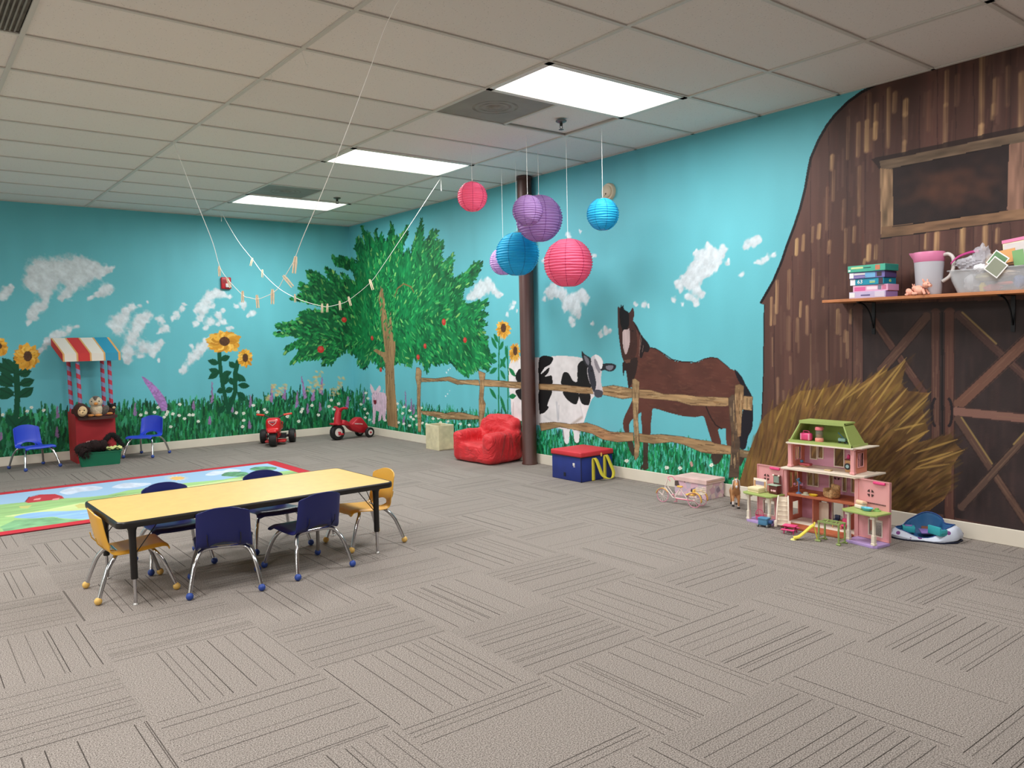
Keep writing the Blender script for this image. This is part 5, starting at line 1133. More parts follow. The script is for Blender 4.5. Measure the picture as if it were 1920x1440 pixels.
clothesline('clothesline', 'white clothesline sagging in a deep V in front of the red fire alarm', [(345,318),(368,377),(398,452),(411,497),(425,521),(455,553),(468,558),(482,561),(495,557),(510,550),(522,540),(532,522),(545,500),(553,484),(570,440),(596,380),(640,272),(690,140),(728,38)], A1, B1,
    [(411,502,0,1), (427,524,-18,1.0), (455,549,3,1.05), (482,557,-3,1.15), (511,547,2,1.25), (534,520,-38,1.2), (554,486,8,1.35)], .0019,
    ['topmost left peg on the clothesline before the fire alarm', 'wooden peg just in front of the red fire alarm', 'wooden peg next right below the fire alarm', 'lowest wooden peg of the clothesline with the deep V', 'wooden peg right of the lowest point of the V line', 'tilted wooden peg where the two clotheslines cross', 'upright open wooden peg on the right arm of the V line'], 'wooden pegs on the V-shaped clothesline')
A2, B2 = (3.179, 9.60, HC), (4.294, 6.525, HC)
clothesline('clothesline', 'white clothesline running across the front of the painted tree', [(430,425),(450,457),(474,487),(492,511),(522,540),(553,558),(580,568),(604,574),(615,575),(637,570),(655,562),(694,530),(720,495),(760,435),(800,374)], A2, B2,
    [(473,486,18,1.35), (492,508,4,1.25), (553,554,0,1.3), (604,572,2,1.4), (614,572,4,1.3), (637,567,-3,1.4), (654,559,-14,1.4), (694,527,-16,1.6)], .0024,
    ['topmost left peg on the clothesline crossing the tree', 'second wooden peg from the left on the tree clothesline', 'wooden peg at the left tip of the tree branches', 'left peg of the close pair at the lowest point of the tree line', 'right peg of the close pair at the lowest point of the tree line', 'wooden peg just right of the close pair on the tree line', 'wooden peg in front of the dark upper left foliage', 'pale wooden peg in front of the tree trunk top'], 'wooden pegs on the clothesline before the tree')
def hang_string(label, x, y, L, off):
    m = MB(); m.tube(catmull([(0, 0, 0), (.01, 0, -L*.3), (off, 0, -L), (off+.004, 0, -L*.8)], 5), .0016, 5); o = m.build('loose_string', STR, None, loc=(x, y, HC)); tag(o, label, 'string', 'loose string ends on the ceiling'); return o
q = at(825, 332, 'z', HC); hang_string('short loose string end beside the middle light panel', q.x, q.y, .13, .01)
q = at(413, 396, 'z', HC); hang_string('short loose string end above the back wall, left of the far light', q.x, q.y, .12, .008)
q = at(506, 135, 'z', HC); hang_string('tiny string end hanging from the ceiling grid, upper left', q.x, q.y, .06, .004)
q = at(565, 96, 'z', HC); hang_string('curled string end hanging from the grid crossing, upper left', q.x, q.y, .08, .03)
q = at(1127, 240, 'z', HC)
# ------------------------------------------------------------------ wall devices
t = thing('fire_alarm', 'red fire alarm with white strobe on the back wall', 'fire alarm', (3.355, YB, 2.022))
MB().rbox((0, -.022, 0), (.125, .044, .148), .014, 3).build('alarm_housing', mat('alarm_red', (176, 22, 34), .4), t)
MB().rbox((.016, -.05, -.03), (.062, .026, .05), .008, 3).build('strobe_lens', mat('strobe_clear', (214, 204, 204), .2), t)
m = MB(); [m.box((-.045+.009*i, -.0455, .02), (.003, .002, .05)) for i in range(5)]; m.build('horn_slots', mat('alarm_dark', (86, 8, 16), .5), t, smooth=False)
t = thing('smoke_detector', 'round cream smoke detector high on the right wall above the blue lantern', 'smoke detector', (XR, 5.035, 2.535))
R = Euler((0, -pi/2, 0)).to_matrix()
MB().lathe([(.077, 0), (.077, .018), (.070, .03), (.0, .034)], n=36, rot=R).build('detector_base', mat('detector_cream', (196, 182, 156), .5), t)
MB().lathe([(.052, .028), (.052, .040), (.044, .047), (.0, .049)], n=32, rot=R).build('detector_cap', mat('detector_cap_cream', (206, 192, 166), .5), t)
m = MB(); m.ball((-.05, -.0, -.02), (.004, .008, .008), 10, 8); m.ball((-.05, .012, -.032), (.003, .003, .003), 8, 6); m.build('test_button', mat('detector_dark', (92, 84, 70), .5), t)
def sprinkler(p, label):
    t = thing('sprinkler', label, 'sprinkler', (p[0], p[1], HC), group='ceiling sprinkler heads')
    MB().lathe([(.04, .006), (.04, .0), (.030, -.006), (.013, -.012)], n=24).build('escutcheon', mat('brushed_steel', (120, 118, 116), .35, metal=.8), t)
    m = MB(); m.lathe([(.011, -.01), (.011, -.03), (.006, -.032)], n=12)
    for s_ in (-1, 1): m.tube([(s_*.010, 0, -.028), (s_*.013, 0, -.042), (0, 0, -.056)], .0025, 6)
    m.lathe([(.0, -.058), (.016, -.056), (.016, -.059), (.0, -.061)], n=16)
    for k in range(8): a = 2*pi*k/8; m.box((.016*cos(a), .016*sin(a), -.0575), (.008, .003, .002), rot=(0, 0, a))
    m.build('sprinkler_head', mat('dark_steel', (62, 60, 58), .4, metal=.7), t)
sprinkler((3.952, 4.403), 'sprinkler head in the tile beside the nearest light panel'); sprinkler((3.969, 8.13), 'sprinkler head near the farthest light panel')
# ------------------------------------------------------------------ shelf and what stands on it
WSH = mat('shelf_wood', (176, 112, 70), .5, var=.12, vscale=12); BRK = mat('black_bracket', (16, 18, 24), .4, metal=.4)
SZ = 1.4735
sh = thing('wall_shelf', 'long brown wooden shelf on black brackets across the painted barn', 'shelf', (XR-.125, 1.95, SZ))
MB().rbox((0, 0, -.0095), (.25, 1.81, .019), .002, 1).build('shelf_board', WSH, sh, smooth=False)
for by in (2.635, 1.815, 1.2):
    y = by-1.95; m = MB()
    m.box((.122, y, -.125), (.005, .022, .21)); m.box((.02, y, -.0215), (.2, .022, .005))
    m.tube(catmull([(-.075, y, -.026), (-.01, y, -.035), (.05, y, -.07), (.09, y, -.12), (.117, y, -.19)], 5), .005, 8); m.build('bracket', BRK, sh)
PZ = [('lavender and white puzzle box, bottom of the stack on the shelf', (190, 176, 208), (150, 120, 176), 0, .0), ('pink and white puzzle box, second from the bottom of the stack', (224, 170, 198), (206, 150, 190), -.012, .008), ('teal puzzle box marked 63, middle of the stack', (16, 140, 168), (18, 116, 140), .004, .002), ('purple and light blue puzzle box, second from the top', (112, 104, 168), (76, 62, 110), .002, -.004), ('green puzzle box on top of the stack', (70, 170, 144), (40, 128, 116), -.002, -.010)]
for k, (lb, c1, c2, dy, dx) in enumerate(PZ):
    z = SZ+.0412*k; t = thing('puzzle_box', lb, 'puzzle box', (4.925+dx, 2.56+dy, z), rz=radians([0, 1.5, -1, .5, -1.5][k]), group='puzzle boxes stacked on the shelf')
    L, Wd, H = [.235, .222, .22, .228, .245][k], [.155, .148, .15, .152, .16][k], .0405
    MB().box((0, 0, H/2), (Wd, L, H)).build('carton', mat('carton_%d' % k, c1, .45, var=.08, vscale=20), t, smooth=False, bevel=.0012)
    MB().box((0, -L/2-.0004, H/2), (Wd-.004, .0012, H-.004)).build('end_panel', mat('carton_end_%d' % k, c2, .45), t, smooth=False)
    def lab(y0, y1, z0, z1, c, nm='printed_patch'):
        MB().box((-Wd/2-.0006, -(y0+y1)/2, (z0+z1)/2), (.0014, y1-y0, z1-z0)).build(nm, mat('print_%d_%d_%d' % c, c, .5), t, smooth=False)
    W_, K_ = mat('print_white', (235, 238, 236), .5), mat('print_dark', (40, 50, 60), .5)
    if k == 0: lab(-.115, -.08, .006, .036, (226, 226, 226)); lab(-.04, .02, .014, .022, (96, 84, 130)); lab(.05, .11, .004, .038, (206, 196, 214))
    if k == 1: lab(-.10, -.03, .006, .03, (214, 96, 150)); lab(.05, .07, .008, .034, (120, 120, 140)); lab(.075, .1, .008, .034, (196, 110, 140)); lab(-.02, .045, .010, .03, (232, 210, 222))
    if k == 2:
        lab(-.108, -.075, .001, .039, (232, 228, 232)); letters('63', .036, (-Wd/2-.002, .042, H/2), (pi/2, 0, -pi/2), W_, t, 'number'); letters('63', .024, (.0, -L/2-.0015, H/2), (pi/2, 0, 0), mat('print_lime', (190, 214, 120), .5), t, 'number')
        lab(.02, .055, .022, .026, (170, 220, 214)); lab(.02, .055, .012, .018, (190, 214, 120)); lab(.078, .105, .002, .038, (70, 44, 60))
    if k == 3: lab(-.112, -.085, .004, .036, (230, 230, 232)); lab(-.082, -.01, .022, .034, (214, 206, 210)); lab(-.01, .055, .003, .037, (110, 170, 214)); lab(.065, .095, .008, .034, (60, 48, 56)); lab(-.08, .0, .008, .012, (170, 150, 190))
    if k == 4: lab(-.1, -.02, .02, .032, (200, 220, 160)); lab(-.015, .03, .022, .026, (40, 70, 66)); lab(.06, .09, .006, .036, (196, 120, 90)); lab(-.118, -.104, .006, .016, (236, 240, 236))
FRO = mat('frosted_plastic', (206, 206, 214), .45, alpha=.72); PKL = mat('pink_lid_plastic', (222, 128, 168), .4, alpha=.92); HDL = mat('handle_frosted', (214, 208, 204), .4, alpha=.85)
t = thing('pitcher', 'frosted plastic pitcher with a pink lid on the shelf', 'pitcher', (4.935, 2.222, SZ), rz=0)
MB().lathe([(0, .002), (.066, .002), (.069, .008), (.083, .225), (.080, .225), (.067, .012), (0, .009)], n=40, caps=False).build('pitcher_body', FRO, t)
m = MB(); m.lathe([(.0795, .195), (.0835, .2), (.087, .248), (.084, .256), (.0, .258)], n=40, caps=False)
for i, v in enumerate(m.v):
    a = atan2(v[1], v[0]); d = (a-pi/2+pi) % (2*pi)-pi
    if abs(d) < .5 and v[2] > .205: f = (1-abs(d)/.5)**1.5*(v[2]-.2)/.056; m.v[i] = (v[0], v[1]+.036*f, v[2]+.004*f)
m.build('lid', PKL, t)
MB().tube(catmull([(0, -.078, .232), (0, -.11, .236), (0, -.136, .21), (0, -.137, .15), (0, -.118, .105), (0, -.078, .078)], 6), .0105, 10).build('handle', HDL, t)
PGM = mat('pig_pink_vinyl', (232, 168, 146), .45)
def pig_fig(t, s, m_):
    m = MB(); m.ball((0, .012*s, .028*s), (.024*s, .036*s, .026*s), 14, 10, rot=(.45, 0, 0)); m.build('body', m_, t)
    m = MB(); m.ball((0, -.034*s, .056*s), (.020*s, .022*s, .019*s), 14, 10); m.tube([(0, -.05*s, .052*s), (0, -.064*s, .048*s)], [.010*s, .009*s], 10)
    m.build('head', m_, t)
    for q in (-1, 1):
        MB().ball((q*.016*s, -.028*s, .077*s), (.007*s, .004*s, .014*s), 8, 6, rot=(-.3, q*.4, 0)).build('ear', m_, t)
        MB().tube([(q*.014*s, -.02*s, .03*s), (q*.016*s, -.032*s, .012*s), (q*.016*s, -.038*s, .003*s)], [.009*s, .007*s, .007*s], 8).build('leg', m_, t)
        MB().ball((q*.02*s, .028*s, .009*s), (.010*s, .02*s, .009*s), 8, 6).build('leg', m_, t)
    m = MB(); [m.ball((q*.011*s, -.052*s, .061*s), .0022*s, 6, 5) for q in (-1, 1)]; m.build('eyes', EYE, t)
t = thing('toy_pig', 'pink sitting toy pig in front of the pitcher on the shelf', 'toy pig', (4.843, 2.225, SZ), rz=radians(-48)); t.rotation_euler = (0, 0, radians(-15)); pig_fig(t, 1.05, PGM)
t = thing('toy_pig', 'tiny pink toy piglet behind the sitting toy pig', 'toy pig', (4.845, 2.288, SZ)); pig_fig(t, .62, PGM); t.scale = (1, 1, 1.25)
# clear bin of craft things
CLR = mat('clear_plastic', (214, 216, 220), .25, alpha=.32); BAG = mat('bag_film', (222, 222, 230), .2, alpha=.38); MAG = mat('zip_magenta', (176, 52, 120), .5)
t = thing('clear_storage_bin', 'clear plastic storage bin full of craft things at the right of the shelf', 'storage bin', (4.935, 1.855, SZ))
m = MB()
for (w_, d_, z) in ((.17, .36, 0), (.19, .40, .05), (.20, .415, .07), (.215, .435, .125), (.235, .455, .125), (.235, .455, .131), (.21, .43, .131), (.187, .395, .052), (.166, .356, .004)): m.v += [(x, y, z+.0005) for x, y in rrect(w_, d_, .035, 5)]
n = 24
for r_ in range(8):
    for k in range(n): m.f.append((r_*n+k, r_*n+(k+1) % n, (r_+1)*n+(k+1) % n, (r_+1)*n+k)); m.m.append(0)
m.f.append(tuple(range(n))[::-1]); m.m.append(0); m.f.append(tuple(range(8*n, 9*n))); m.m.append(0)
m.build('bin_shell', CLR, t)
def crumple(name, label, c, dims, m_, seed, cat, zipc=None, group=None):
    rd = np.random.default_rng(seed); t = thing(name, label, cat, c, group=group); m = MB(); m.ball((0, 0, 0), 1, 26, 16); vv = []
    for v in m.v:
        f = 1+.16*sin(7*v[0]+seed)*sin(6*v[1]+2*v[2])+.10*sin(13*v[2]+9*v[1]+seed)+rd.uniform(-.05, .05)
        vv.append((v[0]*f*dims[0], v[1]*f*dims[1], v[2]*f*dims[2]))
    m.v = vv; m.build('bag_film', m_, t)
    if zipc:
        P = [Vector(p) for p in zipc]; m = MB(); m.grid([[p, p+Vector((0.002, 0, .014))] for p in catmull(P, 5)]); m.build('zip_strip', MAG, t, solid=.002)
    return t
Z1 = SZ+.13
t1 = crumple('zip_bag', 'clear zip bag with a magenta zip sticking out of the bin at its left end', (4.92, 1.985, Z1+.038), (.06, .07, .04), BAG, 3, 'plastic bag', [(-.02, .10, .0), (-.02, .06, .035), (-.02, .0, .055), (-.01, -.05, .06)])
for k, (dy, dz, r_) in enumerate([(.04, 0, .018), (.0, .01, .022), (-.035, -.005, .016)]): pass
crumple('plastic_bag', 'crumpled clear plastic bag standing up at the middle of the bin', (4.94, 1.93, Z1+.06), (.05, .045, .075), BAG, 8, 'plastic bag')
crumple('plastic_bag', 'clear plastic bag of beige pieces between the tissue and the cards', (4.95, 1.86, Z1+.03), (.05, .06, .05), mat('bag_film_beige', (206, 186, 160), .3, alpha=.6), 11, 'plastic bag')
crumple('tissue', 'white crumpled tissue on the bin rim before the bags', (4.868, 1.91, Z1+.006), (.02, .035, .02), mat('white_tissue', (232, 230, 234), .8), 14, 'tissue')
def flat(name, label, cat, c, d, rot, m_, parts=()):
    t = thing(name, label, cat, c, rot=rot); MB().box((0, 0, 0), d).build('card_sheet', m_, t, smooth=False)
    for (pc, pd_, pm_, nm) in parts: MB().box(pc, pd_, ).build(nm, pm_, t, smooth=False)
    return t
WC = mat('white_card', (228, 226, 224), .5); GC = mat('green_print', (96, 132, 92), .5); GC2 = mat('grey_green_print', (132, 136, 118), .5); TC_ = mat('tan_card', (204, 150, 92), .6); CR_ = mat('cream_card', (232, 212, 180), .6); GR2 = mat('bright_green_card', (124, 168, 112), .5)
flat('photo_card', 'white-bordered picture card tilted over the front of the bin', 'card', (4.818, 1.812, Z1+.0), (.003, .088, .088), (radians(40), 0, 0), WC, [((-.002, 0, 0), (.001, .076, .076), GC2, 'picture')])
flat('photo_card', 'green picture card behind the tilted card in the bin', 'card', (4.835, 1.81, Z1+.037), (.003, .085, .085), (radians(38), 0, 0), WC, [((-.002, 0, 0), (.001, .073, .073), GC, 'picture'), ((-.0026, -.012, -.012), (.001, .03, .03), DGR, 'picture_center')])
flat('tan_folder', 'tan cardboard sheet standing behind the picture cards', 'card', (4.90, 1.80, Z1+.06), (.003, .11, .075), (radians(-8), radians(8), 0), TC_)
t2 = flat('paper_bag', 'cream sheets in a bag with a pink zip at the right end of the bin', 'plastic bag', (4.94, 1.735, Z1+.085), (.004, .17, .13), (radians(-7), radians(6), 0), CR_, [((-.001, 0, .07), (.008, .175, .018), PKL, 'zip_strip'), ((-.003, 0, 0), (.001, .16, .11), BAG, 'bag_film')])
flat('green_card', 'bright green card standing at the right end of the bin', 'card', (4.86, 1.715, Z1+.045), (.003, .055, .085), (radians(-8), radians(-5), 0), GR2)
rdm = random.Random(3)
for k, (lb, c, dy, dz, d) in enumerate([('yellow craft piece inside the bin', (226, 204, 60), .055, .03, (.02, .035, .045)), ('red craft piece at the bottom of the bin', (196, 76, 66), .0, .022, (.05, .09, .035)), ('orange-red craft strip inside the bin', (214, 96, 70), -.06, .045, (.02, .09, .015)), ('olive craft pieces in the upper part of the bin', (170, 160, 110), .02, .085, (.07, .16, .04)), ('blue craft piece at the right of the bin', (84, 104, 156), -.13, .05, (.04, .05, .06)), ('pale grey craft things at the left of the bin', (176, 176, 180), .11, .06, (.06, .08, .08)), ('beige craft pieces at the back of the bin', (196, 176, 150), -.05, .1, (.06, .14, .03))]):
    m = MB(); m.ball((0, 0, 0), 1, 14, 9); m.v = [(v[0]*d[0]*.55*(1+.25*sin(9*v[1]+k)), v[1]*d[1]*.55*(1+.2*sin(7*v[2]+k)), v[2]*d[2]*.55*(1+.25*sin(8*v[0]))) for v in m.v]
    o = m.build('craft_piece', mat('craft_%d' % k, c, .6), None, loc=(4.925, 1.865+dy, SZ+dz)); tag(o, lb, 'craft material', 'craft things inside the clear bin')
o = crumple('paper_bag', 'brown paper bag standing beyond the bin, at the picture edge', (4.90, 1.575, SZ+.075), (.06, .055, .08), mat('brown_paper', (128, 92, 66), .8), 21, 'paper bag')
# ------------------------------------------------------------------ dollhouse
PKW = mat('doll_pink', (226, 160, 160), .45); PKI = mat('doll_salmon', (214, 134, 112), .5); PKL2 = mat('doll_lilac_pink', (214, 156, 180), .5); CRM = mat('doll_cream', (232, 220, 202), .45); LIM = mat('doll_green', (158, 176, 100), .45); LAV = mat('doll_lavender', (182, 156, 210), .45)
TER = mat('doll_terracotta', (176, 96, 62), .55); HPK = mat('doll_hot_pink', (226, 70, 128), .4); DKP = mat('doll_dark_opening', (70, 44, 40), .6)
HX, HY = 4.61, 2.735
dh = thing('dollhouse', 'three-storey pink dollhouse with a green roof and two open wings', 'dollhouse', (HX, HY, 0))
D = .19; W2 = .245; W3 = .215                                     # depth, half widths of the lower floors and of the top floor
m = MB(); m.box((D/2+.0, 0, .01), (D, 2*W2, .02)); m.build('ground_floor', CRM, dh, smooth=False)
m = MB(); m.box((-.045, -.0, .009), (.10, .46, .014)); m.box((-.045, 0, .017), (.09, .44, .004)); m.build('front_terrace', TER, dh, smooth=False, bevel=.003)
MB().box((D/2-.005, 0, .205), (D, 2*W2, .016)).build('middle_deck', TER, dh, smooth=False, bevel=.002)
def pillar_strip(x, y, z0, z1, m): m.box((x, y, (z0+z1)/2), (.022, .024, z1-z0)); m.box((x, y, z1-.006), (.03, .032, .012)); m.box((x, y, z0+.008), (.028, .03, .014))
def holed_panel(L, z0, z1, holes, th, m, M, mi=0):
    """upright panel in the (s, z) plane with rectangular openings, as strips of boxes"""
    ss = sorted({-L/2, L/2, *[h[0] for h in holes], *[h[1] for h in holes]}); zz = sorted({z0, z1, *[h[2] for h in holes], *[h[3] for h in holes]})
    for i in range(len(ss)-1):
        for j in range(len(zz)-1):
            cs, cz = (ss[i]+ss[i+1])/2, (zz[j]+zz[j+1])/2
            if any(h[0] < cs < h[1] and h[2] < cz < h[3] for h in holes): continue
            b = MB().box((0, cs, cz), (th, ss[i+1]-ss[i], zz[j+1]-zz[j])); m.add([M @ Vector(v) for v in b.v], b.f, mi)
def frame_rect(s0, s1, z0, z1, w_, th, m, M, mi=0):
    for (a, b, c, d) in ((s0-w_, s1+w_, z1, z1+w_), (s0-w_, s1+w_, z0-w_, z0), (s0-w_, s0, z0, z1), (s1, s1+w_, z0, z1)):
        b_ = MB().box((0, (a+b)/2, (c+d)/2), (th, b-a, d-c)); m.add([M @ Vector(v) for v in b_.v], b_.f, mi)
I4 = Matrix.Identity(4)
def T4(x, y=0, z=0): return Matrix.Translation((x, y, z))
# back walls
w1 = [(.06, .12, .06, .15), (-.05, .02, .03, .165), (-.12, -.09, .06, .15)]; w2 = [(.125, .155, .245, .345), (.165, .2, .245, .345), (.02, .04, .24, .36), (-.07, -.05, .24, .36), (-.13, -.11, .24, .36)]
w3 = [(.08, .11, .44, .52), (.125, .165, .43, .52), (-.065, -.005, .40, .53)]
m = MB(); holed_panel(2*W2, .02, .197, w1, .006, m, T4(D)); m.build('back_wall', PKL2, dh, smooth=False)
m = MB(); holed_panel(2*W2, .213, .372, w2, .006, m, T4(D)); m.build('back_wall', PKL2, dh, smooth=False)
m = MB(); holed_panel(2*W3, .388, .545, w3, .006, m, T4(D-.02)); m.build('back_wall', PKL2, dh, smooth=False)
for ws, x in ((w1, D), (w2, D), (w3, D-.02)):
    for h in ws:
        m = MB(); frame_rect(*h, .006, .008, m, T4(x-.004)); m.build('window_trim', CRM, dh, smooth=False)
m = MB()
for k in range(4):
    a = radians(45+90*k); m.add([(D-.006, .0-.008+.022*cos(a+t_), .325+.022*sin(a+t_)) for t_ in (-.5, 0, .5)]+[(D-.006, -.008+.006*cos(a), .325+.006*sin(a))], [(0, 1, 2, 3)])
m.build('round_window', DKP, dh, smooth=False)
# side walls
RZ = Matrix.Rotation(-pi/2, 4, 'Z')
for s_, nm in ((1, 'side_wall'), (-1, 'side_wall')):
    m = MB(); M = Matrix.Translation((D/2, s_*W2, 0)) @ RZ
    holed_panel(D-.01, .02, .197, [(-.02, .05, .05, .14)], .007, m, M); holed_panel(D-.01, .213, .372, [(-.05, -.02, .24, .34), (.0, .04, .24, .34)], .007, m, M); m.build(nm, PKI, dh, smooth=False)
    m = MB(); M = Matrix.Translation((D/2-.01, s_*W3, 0)) @ RZ; holed_panel(D-.03, .388, .545, [(-.03, .03, .43, .51)], .008, m, M); m.build(nm, PKI, dh, smooth=False)
    m = MB(); frame_rect(-.03, .03, .43, .51, .007, .014, m, M); b = MB().box((0, 0, .527), (.014, .09, .008)); m.add([M@Vector(v) for v in b.v], b.f); b = MB().box((0, 0, .47), (.004, .006, .08)); m.add([M@Vector(v) for v in b.v], b.f)
    m.build('window_trim', PKW, dh, smooth=False)
    m = MB(); pillar_strip(.0, s_*W2, .0, .372, m); pillar_strip(.005, s_*W3, .388, .548, m); m.build('corner_column', PKW, dh, smooth=False, bevel=.0015)
# inner partition on each lower floor
m = MB(); m.box((.13, .10, .11), (.1, .006, .178)); m.box((.13, -.155, .11), (.1, .006, .178)); m.build('partition', PKI, dh, smooth=False)
m = MB(); m.box((D/2-.02, 0, .380), (D+.05, 2*W2+.02, .012)); m.prism([(-.045, -W2-.01), (D+.02, -W2-.01), (D+.045, -W2-.06), (.0, -W2-.045)], .374, .386); m.build('upper_deck', CRM, dh, smooth=False, bevel=.002)
m = MB(); m.box((D/2-.01, 0, .548), (D+.03, 2*W3+.03, .008)); m.prism([(.0, -W3-.015), (D, -W3-.015), (D+.03, -W3-.055), (.03, -W3-.045)], .545, .552); m.build('attic_deck', CRM, dh, smooth=False)
# green mansard roof, open at the front
m = MB(); z0, z1 = .552, .690; B = .005
m.box((D/2-.01, 0, z0+.006), (D+.01, 2*W3-.0, .012)); m.build('attic_floor', LIM, dh, smooth=False)
yb_, yt_ = W3-.005, .145; m = MB(); xf, xb = -.01, D-.02; xt0, xt1 = .02, D-.06
def quad_slab(a, b, c, d, th, m):
    a, b, c, d = map(Vector, (a, b, c, d)); nrm = (b-a).cross(d-a).normalized()*th; m.add([a, b, c, d, a+nrm, b+nrm, c+nrm, d+nrm], [(0, 1, 2, 3), (7, 6, 5, 4), (0, 4, 5, 1), (1, 5, 6, 2), (2, 6, 7, 3), (3, 7, 4, 0)])
for s_ in (-1, 1): quad_slab((xf, s_*yb_, z0), (xb, s_*yb_, z0), (xt1, s_*yt_, z1), (xt0, s_*yt_, z1), .006*s_, m)
quad_slab((xb, yb_, z0), (xb, -yb_, z0), (xt1, -yt_, z1), (xt1, yt_, z1), .006, m)
m.box(((xt0+xt1)/2, 0, z1+.003), (xt1-xt0+.02, 2*yt_+.02, .010)); m.box((xt0-.005, 0, z1-.002), (.012, 2*yt_+.02, .018)); m.box((xf, 0, z0+.008), (.012, 2*yb_+.01, .02))
for s_ in (-1, 1): m.tube([(xf, s_*yb_, z0+.005), (xt0-.004, s_*yt_, z1)], .006, 4)
m.build('roof', LIM, dh, smooth=False)
# wings with porches
for s_, ang, nm in ((1, 6, 'left'), (-1, 9, 'right')):
    Mw = Matrix.Translation((-.005, s_*W2, 0)) @ Matrix.Rotation(radians(ang)*(1 if s_ == -1 else -1)*-1*(-1 if s_ == -1 else 1)*(1 if s_ == 1 else -1)*(-1), 4, 'Z')
    Mw = Matrix.Translation((-.005, s_*(W2+.012), 0)) @ Matrix.Rotation(radians(-ang if s_ == 1 else -ang), 4, 'Z')
    L = .215; Mc = Mw @ Matrix.Translation((0, s_*L/2, 0))
    m = MB(); holed_panel(L, .018, .375, [(-.055, .03, .045, .135)] if s_ == -1 else [(-.03, .055, .045, .135)], .008, m, Mc)
    wp = m.build('wing_panel', PKW, dh, smooth=False, bevel=.001)
    m = MB(); frame_rect(-L/2+.004, L/2-.004, .022, .371, .004, .02, m, Mc); m.build('panel_border', PKW, wp, smooth=False)
    m = MB(); frame_rect(*((-.055, .03, .045, .135) if s_ == -1 else (-.03, .055, .045, .135)), .006, .012, m, Mc); m.build('window_trim', CRM, wp, smooth=False)
    m = MB(); cy0, cz0 = (0.02 if s_ == -1 else .03), .295
    for k in range(4):
        a = radians(45+90*k); m.add([Mc@Vector((-.0065, cy0+.024*cos(a+t_), cz0+.024*sin(a+t_))) for t_ in (-.5, 0, .5)]+[Mc@Vector((-.0065, cy0+.007*cos(a), cz0+.007*sin(a)))], [(0, 1, 2, 3)])
    m.build('round_window', DKP, wp, smooth=False)
    m = MB(); b = MB().rbox((-.010, -s_*.0-.04, .362), (.014, .08, .016), .006, 2); m.add([Mc@Vector(v) for v in b.v], b.f); m.build('carry_handle', HPK, wp)
    if s_ == -1:
        m = MB()
        for k in range(22): b = MB().box((-.006, .085-.0078*k, .235), (.002, .0035, .008)); m.add([Mc@Vector(v) for v in b.v], b.f)
        m.build('slot_row', DKP, wp, smooth=False)
    PD = .125                                             # porch depth
    po = MB().prism([(0, -L/2), (-PD+.01, -L/2), (-PD-.008, -L/2+.02), (-PD-.008, L/2-.02), (-PD+.01, L/2), (0, L/2)], 0, .016, Mc).build('porch_floor', LAV, dh, smooth=False, bevel=.002)
    MB().prism([(-.005, -L/2-.012), (-PD-.012, -L/2-.012), (-PD-.03, -L/2+.012), (-PD-.03, L/2-.012), (-PD-.012, L/2+.012), (-.005, L/2+.012)], .190, .202, Mc).build('porch_roof', LIM, dh, smooth=False, bevel=.003)
    for yy in (-L/2+.022, L/2-.022):
        m = MB(); 
        for (c, d) in (((-PD+.008, yy, .105), (.016, .016, .17)), ((-PD+.008, yy, .05), (.021, .021, .05)), ((-PD+.008, yy, .022), (.026, .026, .012)), ((-PD+.008, yy, .178), (.034, .03, .018))):
            b = MB().box(c, d); m.add([Mc@Vector(v) for v in b.v], b.f)
        m.build('porch_post', CRM, dh, smooth=False, bevel=.0015)
def lw(p, s_=1):                                           # wing-local point to world
    ang = 6 if s_ == 1 else 9; L = .215
    M = Matrix.Translation((HX-.005, HY+s_*(W2+.012), 0)) @ Matrix.Rotation(radians(-ang), 4, 'Z') @ Matrix.Translation((0, s_*L/2, 0)); return M @ Vector(p)
# ------------------------------------------------------------------ doll furniture, each piece a thing
def T_(name, label, cat, loc, rz=0, group=None): return thing(name, label, cat, loc, rz=radians(rz), group=group)
t = T_('toy_staircase', 'cream toy staircase leaning against the dollhouse terrace', 'toy staircase', (4.535, 2.935, .021), 78)
t.location = (4.512, 2.938, .019); t.rotation_euler = (0, 0, radians(30))
m = MB(); n = 6
for k in range(n): m.box((-.045+.014*k, 0, .010+.028*k), (.018, .066-.001*k, .005)); m.box((-.037+.014*k, 0, .024+.028*k), (.003, .066-.001*k, .028))
m.build('steps', CRM, t, smooth=False)
for s_ in (-1, 1):
    m = MB(); P = catmull([(-.058, s_*.038, .0), (-.053, s_*.037, .045), (-.035, s_*.035, .10), (-.005, s_*.033, .15), (.036, s_*.03, .184)], 5); m.grid([[p+Vector((-.012, 0, .004)), p+Vector((.010, 0, -.004))] for p in P]); o = m.build('side_rail', CRM, t, solid=.008, recalc=False)
    MB().rbox((-.060, s_*.042, .02), (.018, .018, .04), .003, 2).build('newel_post', CRM, t)
t = T_('toy_cart', 'blue toy cart on small wheels before the left porch', 'toy cart', (4.445, 3.035, 0), 8)
BLC = mat('toy_cart_blue', (78, 134, 172), .45); m = MB(); m.rbox((0, 0, .034), (.05, .062, .04), .004, 2); m.rbox((0, 0, .057), (.056, .068, .010), .003, 2); m.build('cart_body', BLC, t)
for sx in (-1, 1):
    for sy in (-1, 1): MB().lathe([(0, -.004), (.010, -.004), (.010, .004), (0, .004)], (sx*.02, sy*.032, .010), n=14, rot=Euler((pi/2, 0, 0)).to_matrix()).build('wheel', mat('wheel_grey', (120, 124, 122), .5), t)
MB().rbox((.0, -.046, .038), (.03, .025, .02), .004, 2).build('side_bin', mat('toy_cart_dark', (44, 78, 130), .5), t)
t = T_('toy_picnic_table', 'pink toy picnic table on the carpet in front of the dollhouse', 'toy table', (4.425, 2.83, 0), 12)
